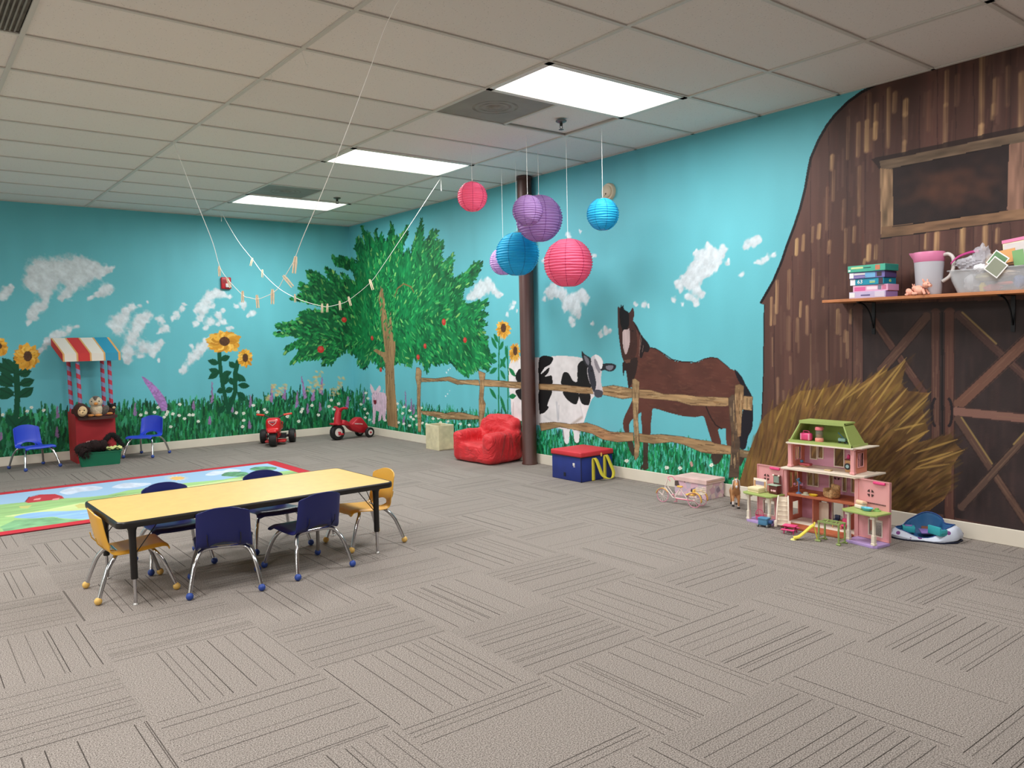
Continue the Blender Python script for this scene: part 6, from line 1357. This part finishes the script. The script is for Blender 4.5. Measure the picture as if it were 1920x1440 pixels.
m = MB(); m.rbox((0, 0, .048), (.05, .085, .007), .002, 1); m.build('table_board', HPK, t)
for s_ in (-1, 1): MB().rbox((s_*.045, 0, .028), (.022, .085, .006), .002, 1).build('bench', HPK, t); MB().box((0, s_*.03, .025), (.1, .006, .008)).box((-.02, s_*.03, .022), (.006, .006, .052), rot=(0, .5, 0)).box((.02, s_*.03, .022), (.006, .006, .052), rot=(0, -.5, 0)).build('leg_frame', mat('toy_deep_pink', (190, 50, 110), .45), t)
YT = mat('toy_yellow', (232, 214, 84), .4)
t = T_('toy_slide', 'yellow toy slide on the carpet before the dollhouse', 'toy slide', (4.335, 2.675, 0), -48); t.scale = (1.15, 1.15, 1.1)
m = MB(); P = catmull([(-.055, 0, .008), (-.03, 0, .014), (.0, 0, .04), (.03, 0, .070), (.045, 0, .080)], 5)
m.grid([[p+Vector((0, -.014, .009)), p+Vector((0, -.012, 0)), p+Vector((0, .012, 0)), p+Vector((0, .014, .009))] for p in P]); m.build('chute', YT, t, solid=.005)
m = MB(); m.tube(catmull([(.045, -.011, .078), (.05, -.011, .095), (.052, 0, .100), (.05, .011, .095), (.045, .011, .078)], 4), .003, 6)
m.build('top_rail', YT, t); m = MB()
for s_ in (-1, 1): m.tube([(.048, s_*.010, .08), (.065, s_*.011, .006)], .0022, 6)
for k in range(4): m.tube([(.052+.004*k, -.011, .064-.017*k), (.052+.004*k, .011, .064-.017*k)], .0018, 5)
m.build('ladder', YT, t)
for x in (-.056, .066): MB().lathe([(.016, 0), (.012, .006), (0, .009)], (x, 0, 0), n=14).build('foot', mat('toy_pale_yellow', (220, 216, 130), .5) if x < 0 else mat('toy_pale_green', (176, 188, 130), .5), t)
t = T_('toy_climbing_frame', 'olive green toy climbing frame in front of the dollhouse', 'toy climbing frame', (4.40, 2.535, 0), 0); t.scale = (1.1, 1.05, 1.05)
GRT = mat('toy_olive', (142, 160, 96), .45)
m = MB(); 
for s_ in (-1, 1): m.box((s_*.03, 0, .118), (.010, .135, .009))
for k in range(5): m.box((0, -.055+.0275*k, .118), (.06, .006, .005), rot=(0, 0, .35 if k % 2 else -.35))
m.build('top_ladder', GRT, t, smooth=False)
for sy in (-1, 1):
    m = MB()
    for sx in (-1, 1): m.tube([(sx*.032, sy*.062, .006), (sx*.03, sy*.060, .118)], .0055, 8); m.tube([(sx*.032, sy*.05, .005), (sx*.036, sy*.075, .005)], .006, 8)
    m.tube([(-.03, sy*.062, .03), (.03, sy*.062, .03)], .003, 6); m.tube([(-.03, sy*.062, .012), (.03, sy*.062, .012)], .003, 6); m.build('end_frame', GRT, t)
t = T_('toy_armchair', 'tan flowered doll armchair on the middle floor of the dollhouse', 'doll armchair', (4.655, 2.685, .213), 0)
FLO = mat('flowered_tan', (190, 150, 104), .8, var=.45, vscale=90); m = MB(); m.rbox((0, 0, .022), (.06, .085, .04), .008, 3); m.rbox((.03, 0, .045), (.022, .085, .08), .010, 3)
for s_ in (-1, 1): m.rbox((-.0, s_*.036, .034), (.066, .02, .05), .008, 3)
m.build('upholstery', FLO, t)
t.rotation_euler = (0, 0, radians(-28))
t = T_('toy_telescope', 'blue doll telescope on a stand at the left of the middle floor', 'toy', (4.64, 2.905, .213)); BT = mat('toy_steel_blue', (98, 134, 176), .45)
m = MB(); m.lathe([(.02, 0), (.014, .006), (.004, .012)], n=14); m.tube([(0, 0, .01), (0, 0, .085)], .0035, 8); m.build('stand', BT, t)
MB().tube([(-.015, -.02, .072), (.012, .02, .088)], [.008, .006], 10).ball((0, 0, .095), .008, 10, 8).build('tube', BT, t); MB().rbox((.012, -.018, .062), (.02, .024, .02), .005, 2).ball((-.01, .022, .06), .01, 8, 6).build('pink_bows', mat('toy_dull_pink', (190, 130, 160), .6), t)
t = T_('toy_hat', 'grey doll hat lying on the middle floor of the dollhouse', 'doll hat', (4.625, 2.845, .2135)); GYT = mat('toy_grey_beige', (178, 170, 146), .7)
MB().lathe([(.028, 0), (.027, .003), (.016, .005), (.014, .016), (0, .02)], n=20, squash=(.8, 1.1)).build('hat_body', GYT, t)
MB().lathe([(.0148, .005), (.0148, .009)], n=20, squash=(.8, 1.1), caps=False).build('hat_band', DGR, t)
o = MB().lathe([(.0, .002), (.02, .002), (.025, .012), (.023, .012), (.018, .004)], n=20, squash=(.8, 1.2)).build('toy_dish', mat('toy_bright_yellow', (232, 200, 40), .4), None, loc=(4.622, 2.79, .213)); tag(o, 'bright yellow doll dish beside the grey hat', 'toy dish')
t = T_('toy_radio', 'hot pink toy case in the green attic of the dollhouse', 'toy case', (4.655, 2.86, .564)); m = MB(); m.rbox((0, 0, .026), (.04, .078, .05), .013, 4); m.build('case_body', HPK, t)
MB().tube(catmull([(0, -.02, .05), (0, -.018, .062), (0, .018, .062), (0, .02, .05)], 4), .003, 6).build('handle', HPK, t)
for s_ in (-1, 1): MB().rbox((-.004, s_*.028, .026), (.036, .012, .044), .005, 2).build('latch_band', mat('toy_pale_pink', (238, 150, 180), .4), t)
t = T_('toy_jar', 'clear toy jar with pink lid and base in the dollhouse attic', 'toy jar', (4.65, 2.765, .564)); MB().lathe([(.024, 0), (.026, .004), (.026, .022), (.023, .026), (0, .026)], n=24).build('jar_base', mat('toy_coral', (238, 150, 134), .45), t)
MB().lathe([(.022, .026), (.023, .075), (.0225, .076)], n=24, caps=False).build('jar_glass', mat('jar_smoke', (150, 140, 130), .15, alpha=.45), t); MB().lathe([(.026, .076), (.027, .080), (.026, .094), (.022, .097), (0, .097)], n=24).build('jar_lid', mat('toy_rose', (240, 130, 140), .4), t)
MB().lathe([(.014, .026), (.018, .045), (0, .055)], n=14).build('jar_filling', mat('jar_amber', (170, 130, 70), .6), t)
t = T_('toy_stroller', 'pale blue doll stroller at the right of the dollhouse attic', 'doll stroller', (4.69, 2.63, .564)); LB2 = mat('toy_pale_blue', (160, 196, 200), .5)
MB().rbox((0, 0, .022), (.03, .05, .022), .006, 2).build('stroller_seat', LB2, t); m = MB(); m.tube([(0, -.02, .02), (0, .03, .065)], .003, 6); m.tube([(0, .02, .02), (0, -.03, .004)], .003, 6); m.build('stroller_frame', BLC, t)
for s_ in (-1, 1): MB().lathe([(0, -.003), (.009, -.003), (.009, .003), (0, .003)], (0, s_*.02, .009), n=12, rot=Euler((0, pi/2, 0)).to_matrix()).build('wheel', DGR, t)
WOOD2 = mat('toy_tan', (198, 150, 100), .5)
t = T_('toy_washer', 'tan toy washing machine with a round door on the top floor', 'toy washer', (4.70, 2.575, .387)); MB().rbox((0, 0, .037), (.05, .062, .074), .003, 2).build('washer_body', WOOD2, t)
MB().lathe([(.020, 0), (.021, .004), (.015, .006), (0, .005)], (-.025, .012, .036), n=20, rot=Euler((0, -pi/2, 0)).to_matrix()).build('round_door', DGR, t); MB().lathe([(.012, 0), (.0, .003)], (-.0305, .012, .036), n=16, rot=Euler((0, -pi/2, 0)).to_matrix()).build('door_glass', LB2, t)
MB().rbox((0, 0, .078), (.054, .068, .007), .002, 1).build('top_board', mat('toy_wine', (120, 60, 60), .5), t)
for k, (dy, mm_) in enumerate(((.020, HPK), (-.012, mat('toy_brown', (96, 66, 52), .5)))):
    o = MB().lathe([(.009, 0), (.011, .012), (.007, .024), (0, .028)], n=14).build('toy_bottle' if k == 0 else 'toy_lamp', mm_, None, loc=(4.70, 2.575+dy, .4685)); tag(o, ['pink toy bottle on the toy washer', 'brown toy lamp on the toy washer'][k], 'toy')
t = T_('toy_crib', 'low red toy rocking crib at the left of the top floor', 'toy crib', (4.675, 2.875, .387)); m = MB(); m.rbox((0, 0, .018), (.04, .075, .016), .006, 2); m.build('crib_body', mat('toy_dusty_red', (176, 74, 84), .5), t)
m = MB(); [m.tube(catmull([(s_*.016, -.035, .012), (s_*.016, 0, .003), (s_*.016, .035, .012)], 4), .002, 6) for s_ in (-1, 1)]; m.build('rocker', WOOD2, t); MB().ball((0, .03, .034), (.010, .012, .010), 10, 8).build('pillow', BLC, t)
o = MB().rbox((0, 0, .004), (.03, .045, .008), .003, 2).build('toy_mat', mat('toy_sand', (206, 184, 140), .7), None, loc=(4.645, 2.70, .3865)); tag(o, 'sand-coloured toy mat on the top floor edge', 'toy mat')
t = T_('toy_desk', 'toy desk with a dark computer on the ground floor of the dollhouse', 'toy desk', (4.69, 2.655, .020)); m = MB(); m.box((0, 0, .045), (.045, .07, .005)); [m.box((sx*.018, sy*.03, .022), (.005, .005, .043)) for sx in (-1, 1) for sy in (-1, 1)]; m.box((0, -.02, .025), (.04, .02, .04)); m.build('desk_frame', WOOD2, t, smooth=False)
MB().rbox((.006, .01, .066), (.014, .034, .03), .004, 2).rbox((-.012, .01, .052), (.022, .034, .006), .002, 1).build('computer', mat('toy_navy', (44, 54, 84), .5), t)
t = T_('toy_chair', 'hot pink doll chair beside the toy desk', 'doll chair', (4.66, 2.602, .020)); MB().rbox((0, 0, .028), (.026, .034, .010), .004, 2).build('seat', HPK, t); MB().rbox((.012, 0, .05), (.008, .034, .045), .004, 2).build('backrest', HPK, t)
for sx in (-1, 1):
    for sy in (-1, 1): MB().tube([(sx*.009, sy*.012, .026), (sx*.012, sy*.015, 0)], .002, 6).build('leg', HPK, t)
o = MB().rbox((0, 0, .065), (.008, .07, .13), .003, 2).build('toy_door', CRM, None, loc=(4.765, 2.80, .0205)); tag(o, 'cream toy fireplace panel against the ground-floor back wall', 'toy fireplace')
# left porch roof: bed and vanity; on the floor: basket
q = lw((-.085, .045, .2025)); t = T_('toy_bed', 'cream toy bed with tall headboard on the left porch roof', 'toy bed', q, -6)
MB().rbox((-.005, 0, .022), (.07, .095, .022), .005, 2).rbox((-.005, 0, .006), (.066, .09, .012), .002, 1).build('mattress', mat('toy_cream_yellow', (232, 214, 172), .5), t)
MB().rbox((.034, .0, .045), (.008, .11, .08), .003, 2).build('headboard', CRM, t); MB().box((.0295, 0, .055), (.002, .07, .026)).build('headboard_panel', mat('toy_lilac_grey', (150, 140, 160), .5), t, smooth=False); m = MB(); [m.box((.0295, s_*.043, .05), (.002, .012, .04)) for s_ in (-1, 1)]; m.build('headboard_inlay', WOOD2, t, smooth=False)
q = lw((-.045, -.072, .2025)); t = T_('toy_vanity', 'dark brown toy vanity with a mirror on the left porch roof', 'toy vanity', q, -6)
VN = mat('toy_mahogany', (92, 40, 36), .45); MB().rbox((0, 0, .028), (.045, .066, .056), .003, 2).build('vanity_cabinet', VN, t); MB().rbox((0, .005, .058), (.052, .078, .006), .002, 1).build('counter', mat('toy_sage', (160, 176, 156), .5), t)
MB().rbox((.018, -.004, .092), (.008, .06, .062), .003, 2).build('mirror_frame', VN, t); MB().box((.0132, 0, .094), (.002, .042, .044)).build('mirror_glass', mat('toy_mirror', (150, 164, 152), .2, metal=.3), t, smooth=False)
m = MB(); [m.ball((.01, s_*.022, .12), .007, 8, 6) for s_ in (-1, 1)]; m.build('lamp_pair', CRM, t); m = MB(); [m.ball((-.021, dy, .022), (.004, .009, .008), 8, 6) for dy in (-.018, -.006, .010)]; m.build('folded_towels', mat('toy_shell_pink', (230, 180, 184), .6), t)
q = lw((-.075, .03, .0165)); t = T_('toy_basket', 'hot pink toy basket on the lavender floor of the left porch', 'toy basket', q, 0)
PKB = mat('toy_basket_pink', (232, 96, 140), .45); MB().lathe([(0, .001), (.018, .001), (.024, .028), (.022, .028), (.016, .004)], n=18, squash=(1, 1.3)).build('basket_bowl', PKB, t); MB().tube(catmull([(0, -.03, .026), (0, -.024, .055), (0, 0, .066), (0, .024, .055), (0, .03, .026)], 5), .0026, 6).build('basket_handle', PKB, t)
# right porch roof: cream couch, blue bowl, green hat
q = lw((-.05, .055, .2025), -1); t = T_('toy_couch', 'cream toy couch on the right porch roof', 'doll couch', q, -20); CPK = mat('toy_peach', (232, 196, 160), .6)
MB().rbox((0, 0, .012), (.045, .06, .022), .006, 2).build('seat', CRM, t); MB().rbox((.006, 0, .034), (.045, .062, .026), .011, 3, rot=(0, .3, 0)).build('backrest', CPK, t)
q = lw((-.075, -.008, .2025), -1); o = MB().lathe([(0, .002), (.022, .002), (.034, .018), (.031, .018), (.02, .006), (0, .005)], n=26, squash=(.8, 1.1)).build('toy_tub', mat('toy_aqua', (96, 186, 206), .4), None, loc=q); tag(o, 'aqua blue oval toy tub on the right porch roof', 'toy tub')
q = lw((-.035, -.045, .2025), -1); o = MB().lathe([(.024, 0), (.022, .004), (.012, .008), (.010, .016), (0, .018)], n=20).build('doll_bonnet', mat('toy_leaf_green', (120, 166, 84), .5), None, loc=q); tag(o, 'small green doll bonnet behind the blue tub', 'doll bonnet')
# ------------------------------------------------------------------ pink doll tricycle
PT = mat('trike_pink', (232, 140, 160), .4); PWH = mat('trike_white', (236, 220, 214), .4); YO = mat('trike_yellow', (238, 188, 84), .4); PTR = mat('trike_tyre_clear_pink', (228, 150, 176), .3, alpha=.75)
t = T_('doll_tricycle', 'pink and white doll tricycle with a basket on the carpet', 'doll tricycle', (4.585, 3.855, 0), 9)
def thin_wheel(c, r, parent):
    m = MB(); m.tube([(c[0], c[1]+r*cos(2*pi*k/28), c[2]+r*sin(2*pi*k/28)) for k in range(28)], .0028, 6, closed=True); w_ = m.build('wheel', PTR, parent)
    m = MB(); m.ball(c, .005, 8, 6)
    for k in range(12): a = 2*pi*k/12; m.tube([c, (c[0], c[1]+r*.97*cos(a), c[2]+r*.97*sin(a))], .0007, 4)
    m.build('spokes', PWH, w_)
def fender(c, r, a0, a1, parent):
    m = MB(); m.grid([[Vector((c[0]+dx, c[1]+r*cos(radians(a)), c[2]+r*sin(radians(a)))) for dx in (-.008, .008)] for a in np.linspace(a0, a1, 14)]); m.build('fender', YO, parent, solid=.003)
fc = (0, .15, .052); thin_wheel(fc, .049, t); fender(fc, .055, 10, 150, t)
for s_ in (-1, 1): c = (s_*.045, -.145, .056); thin_wheel(c, .053, t); fender(c, .060, 30, 190, t)
m = MB(); m.tube([(0, .15, .052), (0, .135, .10), (0, .115, .15), (0, .10, .195)], .0042, 8); m.tube([(0, .15, .052), (0, .19, .085)], .003, 6); m.tube([(0, .128, .115), (0, .06, .045), (0, -.10, .045), (0, -.145, .056)], .0042, 8); m.tube([(0, .105, .125), (0, .04, .05), (0, .0, .12)], .004, 8); m.tube([(0, .05, .045), (0, -.01, .13)], .004, 8); m.tube([(-.045, -.145, .056), (.045, -.145, .056)], .003, 8); m.tube([(0, .0, .12), (0, -.06, .05)], .003, 6)
m.build('trike_frame', PWH, t)
m = MB(); m.tube(catmull([(-.035, .06, .175), (-.03, .085, .198), (0, .10, .195), (.03, .085, .198), (.035, .06, .175)], 5), .0036, 8); m.tube([(0, .03, .042), (0, -.12, .042)], .006, 8); m.tube([(0, .04, .045), (.012, .03, .015)], .003, 6); m.tube([(0, .04, .045), (-.012, .05, .07)], .003, 6); m.build('pink_frame', PT, t)
MB().rbox((0, -.0, .135), (.022, .045, .012), .005, 2).build('saddle', YO, t); MB().rbox((0, -.09, .085), (.05, .06, .012), .005, 3).rbox((0, -.125, .105), (.05, .014, .05), .006, 3).build('rear_seat', YO, t)
m = MB()
for zz in (.10, .115, .13, .145): m.tube([(-.028, -.20, zz), (.028, -.20, zz), (.028, -.148, zz), (-.028, -.148, zz)], .0014, 5, closed=True)
for k in range(6):
    x = -.028+.0112*k
    for y in (-.2, -.148): m.tube([(x, y, .10), (x, y, .145)], .0012, 5)
for k in range(1, 5):
    y = -.2+.0104*k
    for x in (-.028, .028): m.tube([(x, y, .10), (x, y, .145)], .0012, 5)
m.box((0, -.174, .10), (.056, .052, .002)); m.build('basket', CRM, t)
for s_ in (-1, 1): MB().rbox((s_*.016, .05, .014 if s_ > 0 else .072), (.022, .014, .005), .002, 1).build('pedal', PT, t)
# ------------------------------------------------------------------ flowered gift box
fb = T_('flowered_box', 'pink box with flower print and a pale lid against the baseboard', 'box', (4.945, 3.965, 0), 0)
fm = bpy.data.materials.new('flower_print'); fm.use_nodes = True; nt = fm.node_tree; N = nt.nodes; LK = nt.links; tc = N.new('ShaderNodeTexCoord'); n1 = N.new('ShaderNodeTexVoronoi'); n1.inputs['Scale'].default_value = 26; LK.new(tc.outputs['Object'], n1.inputs['Vector'])
rp = N.new('ShaderNodeValToRGB'); LK.new(n1.outputs['Color'], rp.inputs[0]); e = rp.color_ramp.elements; rp.color_ramp.interpolation = 'CONSTANT'; e[0].color = (*lin((214, 176, 190)), 1); e[1].position = .45; e[1].color = (*lin((196, 176, 190)), 1)
for p_, c in ((.58, (88, 70, 66)), (.68, (226, 206, 200)), (.82, (150, 132, 150))): x_ = rp.color_ramp.elements.new(p_); x_.color = (*lin(c), 1)
LK.new(rp.outputs[0], N['Principled BSDF'].inputs['Base Color']); N['Principled BSDF'].inputs['Roughness'].default_value = .6
MB().box((0, 0, .06), (.215, .31, .12)).build('box_body', fm, fb, smooth=False, bevel=.002); MB().box((0, 0, .136), (.227, .322, .034)).build('lid', mat('pale_pink_lid', (222, 190, 184), .55, var=.12, vscale=9), fb, smooth=False, bevel=.002)
m = MB(); m.box((0, -.1615, .136), (.2, .002, .002)); m.ball((.09, -.162, .136), .0035, 8, 6); m.build('lid_catch', mat('brass', (180, 140, 70), .4, metal=.6), fb)
# ------------------------------------------------------------------ toy horse
th = T_('toy_horse', 'tan toy horse with white mane standing beside the dollhouse', 'toy horse', (4.80, 3.52, 0), 0)
HT = mat('horse_tan', (190, 134, 86), .5, var=.15, vscale=14); HW = mat('horse_white_hair', (214, 204, 198), .8); HKK = mat('horse_hoof', (34, 28, 26), .5)
# the body: one skin grown over a skeleton; local +x is forward
me = bpy.data.meshes.new('body'); V = [(-.07, 0, .125), (0, 0, .122), (.05, 0, .128), (.085, 0, .165), (.105, 0, .205), (.125, 0, .198), (.15, 0, .172), (-.09, .018, .10), (-.10, .02, .06), (-.092, .02, .012), (-.09, -.018, .10), (-.105, -.02, .06), (-.11, -.02, .012), (.055, .02, .10), (.06, .02, .055), (.055, .02, .012), (.055, -.02, .10), (.075, -.02, .075), (.085, -.02, .035)]
Ed = [(0, 1), (1, 2), (2, 3), (3, 4), (4, 5), (5, 6), (0, 7), (7, 8), (8, 9), (0, 10), (10, 11), (11, 12), (2, 13), (13, 14), (14, 15), (2, 16), (16, 17), (17, 18)]
Rr = [.034, .032, .032, .024, .019, .017, .011, .022, .011, .007, .022, .011, .007, .017, .009, .007, .017, .009, .007]
me.from_pydata(V, Ed, []); o = bpy.data.objects.new('body', me); COL.objects.link(o); o.parent = th; me.materials.append(HT)
md = o.modifiers.new('skin', 'SKIN'); me.skin_vertices[0].data[0].use_root = True
for k, r_ in enumerate(Rr): me.skin_vertices[0].data[k].radius = (r_, r_)
md.use_smooth_shade = True; md = o.modifiers.new('sub', 'SUBSURF'); md.levels = 2; md.render_levels = 2
for (x, y, z) in ((-.092, .02, .007), (-.11, -.02, .007), (.055, .02, .007), (.086, -.02, .03)): MB().lathe([(.011, -.007), (.008, .008), (0, .008)], (x, y, z), n=12).build('hoof', HKK, th)
for s_ in (-1, 1): MB().lathe([(.005, 0), (.0045, .01), (0, .02)], (.10, s_*.011, .218), n=8).build('ear', HT, th)
m = MB(); rdh = random.Random(2)
for k in range(46):
    t0 = k/46; p = Vector((.045+.065*t0, .0, .165+.062*t0)); s_ = -1 if k % 3 else 1
    m.tube([p, p+Vector((-.012, s_*.02, -.012)), p+Vector((-.01, s_*.027, -.05-.02*rdh.random()))], [.006, .0055, .002], 6)
m.tube([(.105, 0, .225), (.125, 0, .222), (.135, .002, .2)], [.006, .007, .003], 6); m.build('mane', HW, th)
m = MB()
for k in range(9): m.tube([(-.1, (k-4)*.002, .138), (-.13, (k-4)*.004, .12), (-.135, (k-4)*.005, .04)], [.006, .006, .002], 6)
m.build('tail', HW, th)
MB().ball((.146, 0, .178), (.012, .009, .012), 10, 8).build('muzzle_patch', HW, th); m = MB(); m.tube([(.133, 0, .187+.0), (.138, .013, .182), (.142, 0, .166), (.138, -.013, .182), (.133, 0, .199)], .0022, 6, closed=True); m.tube([(.135, .013, .185), (.11, .014, .20), (.10, .0, .225)], .002, 6); m.tube([(.135, -.013, .185), (.11, -.014, .20), (.10, .0, .225)], .002, 6); m.build('halter', mat('halter_blue', (96, 128, 150), .5), th)
m = MB(); [m.ball((.125, s_*.0145, .203), .003, 8, 6) for s_ in (-1, 1)]; m.build('eyes', EYE, th)
for (x, y) in ((-.092, .02), (.055, .02), (.0845, -.02)): MB().tube([(x, y, .014 if y > 0 or x < 0 else .036), (x-.003, y, .05 if y > 0 or x < 0 else .06)], [.0085, .0075], 8).build('white_sock', HW, th)
th.rotation_euler = (0, 0, radians(-140))
# ------------------------------------------------------------------ crumpled play mat with toys in it
pm_ = bpy.data.materials.new('mat_print'); pm_.use_nodes = True; nt = pm_.node_tree; N = nt.nodes; LK = nt.links; tc = N.new('ShaderNodeTexCoord'); n1 = N.new('ShaderNodeTexVoronoi'); n1.inputs['Scale'].default_value = 24; LK.new(tc.outputs['Object'], n1.inputs['Vector'])
rp = N.new('ShaderNodeValToRGB'); LK.new(n1.outputs['Distance'], rp.inputs[0]); rp.color_ramp.interpolation = 'CONSTANT'; e = rp.color_ramp.elements; e[0].color = (*lin((120, 60, 130)), 1); e[1].position = .3; e[1].color = (*lin((206, 214, 230)), 1)
LK.new(rp.outputs[0], N['Principled BSDF'].inputs['Base Color']); N['Principled BSDF'].inputs['Roughness'].default_value = .7
t = T_('play_sack', 'crumpled white play sack with blue lining lying beside the dollhouse', 'play sack', (4.90, 2.215, 0), 20)
def bag_ring(fr, zf, seed, n=40):
    out = []
    for k in range(n):
        a = 2*pi*k/n; w_ = 1+.10*sin(3*a+seed)+.07*sin(5*a+seed*2)+.04*sin(9*a+seed)
        out.append((.118*fr*cos(a)*w_, .172*fr*sin(a)*w_, max(.003, zf*(1+.55*sin(a*1+2.0)+.25*sin(3*a+seed)))))
    return out
rings = [bag_ring(.9, .0, 1), bag_ring(1.06, .016, 1), bag_ring(1.08, .034, 1.1), bag_ring(.99, .062, 1.3), bag_ring(.86, .078, 1.5)]
m = MB(); m.v = [v for r_ in rings for v in r_]; n = 40
for r_ in range(4):
    for k in range(n): m.f.append((r_*n+k, r_*n+(k+1) % n, (r_+1)*n+(k+1) % n, (r_+1)*n+k)); m.m.append(0)
m.build('sack_outside', pm_, t, solid=.004, recalc=False)
rings = [bag_ring(.85, .077, 1.5), bag_ring(.80, .066, 1.5), bag_ring(.78, .035, 1.7), bag_ring(.55, .012, 2), bag_ring(.2, .010, 2)]
m = MB(); m.v = [v for r_ in rings for v in r_]
for r_ in range(4):
    for k in range(n): m.f.append((r_*n+k, r_*n+(k+1) % n, (r_+1)*n+(k+1) % n, (r_+1)*n+k)); m.m.append(0)
m.f.append(tuple(range(4*n, 5*n))); m.m.append(0); m.build('sack_lining', mat('lining_blue', (34, 92, 140), .6), t, recalc=False)
m = MB(); m.tube(bag_ring(.86, .079, 1.5), .004, 6, closed=True); m.build('sack_binding', mat('binding_blue', (30, 70, 130), .6), t)
m = MB(); m.tube([(x, y, .005) for x, y, z in bag_ring(1.05, .0, 1)], .006, 6, closed=True); m.build('base_edge', mat('sack_navy', (16, 24, 50), .7), t)
TQ = mat('toy_turquoise', (58, 176, 186), .45); PU = mat('toy_purple', (140, 116, 186), .5)
def W3D(x, y): M = Matrix.Translation((4.90, 2.215, 0)) @ Matrix.Rotation(radians(20), 4, 'Z'); return M @ Vector((x, y, 0))
def rest(name, label, cat, x, y, z, m_, shp, rz):
    t = thing(name, label, cat, (W3D(x, y).x, W3D(x, y).y, z), rz=radians(rz)); shp(t); return t
t = thing('toy_couch', 'turquoise toy sofa on the near edge of the play sack', 'doll sofa', (4.855, 2.12, .045), rz=radians(160))
MB().rbox((0, 0, .012), (.05, .09, .022), .004, 2).build('seat', TQ, t); MB().rbox((.025, 0, .03), (.014, .09, .05), .004, 2).build('backrest', TQ, t); MB().rbox((0, .042, .026), (.05, .012, .028), .004, 2).build('armrest', TQ, t); MB().rbox((0, -.042, .026), (.05, .012, .028), .004, 2).build('armrest', TQ, t)
t = thing('toy_block', 'turquoise toy block inside the play sack behind the dollhouse wing', 'toy block', (4.87, 2.30, .03), rz=radians(30)); MB().rbox((0, 0, .018), (.06, .07, .036), .005, 2).build('block_body', TQ, t); MB().rbox((0, 0, .038), (.03, .04, .006), .002, 1).build('block_top', PU, t)
o = MB().rbox((0, 0, .006), (.10, .20, .012), .005, 2).build('toy_tray', PU, None, loc=(4.925, 2.15, .04), rz=radians(35)); tag(o, 'purple toy tray lying in the play sack', 'toy tray')
o = MB().rbox((0, 0, .02), (.05, .06, .03), .006, 2).build('toy_chest', mat('toy_chestnut', (134, 84, 58), .6), None, loc=(4.965, 2.235, .02), rz=radians(25)); tag(o, 'brown toy chest deep in the play sack', 'toy chest')
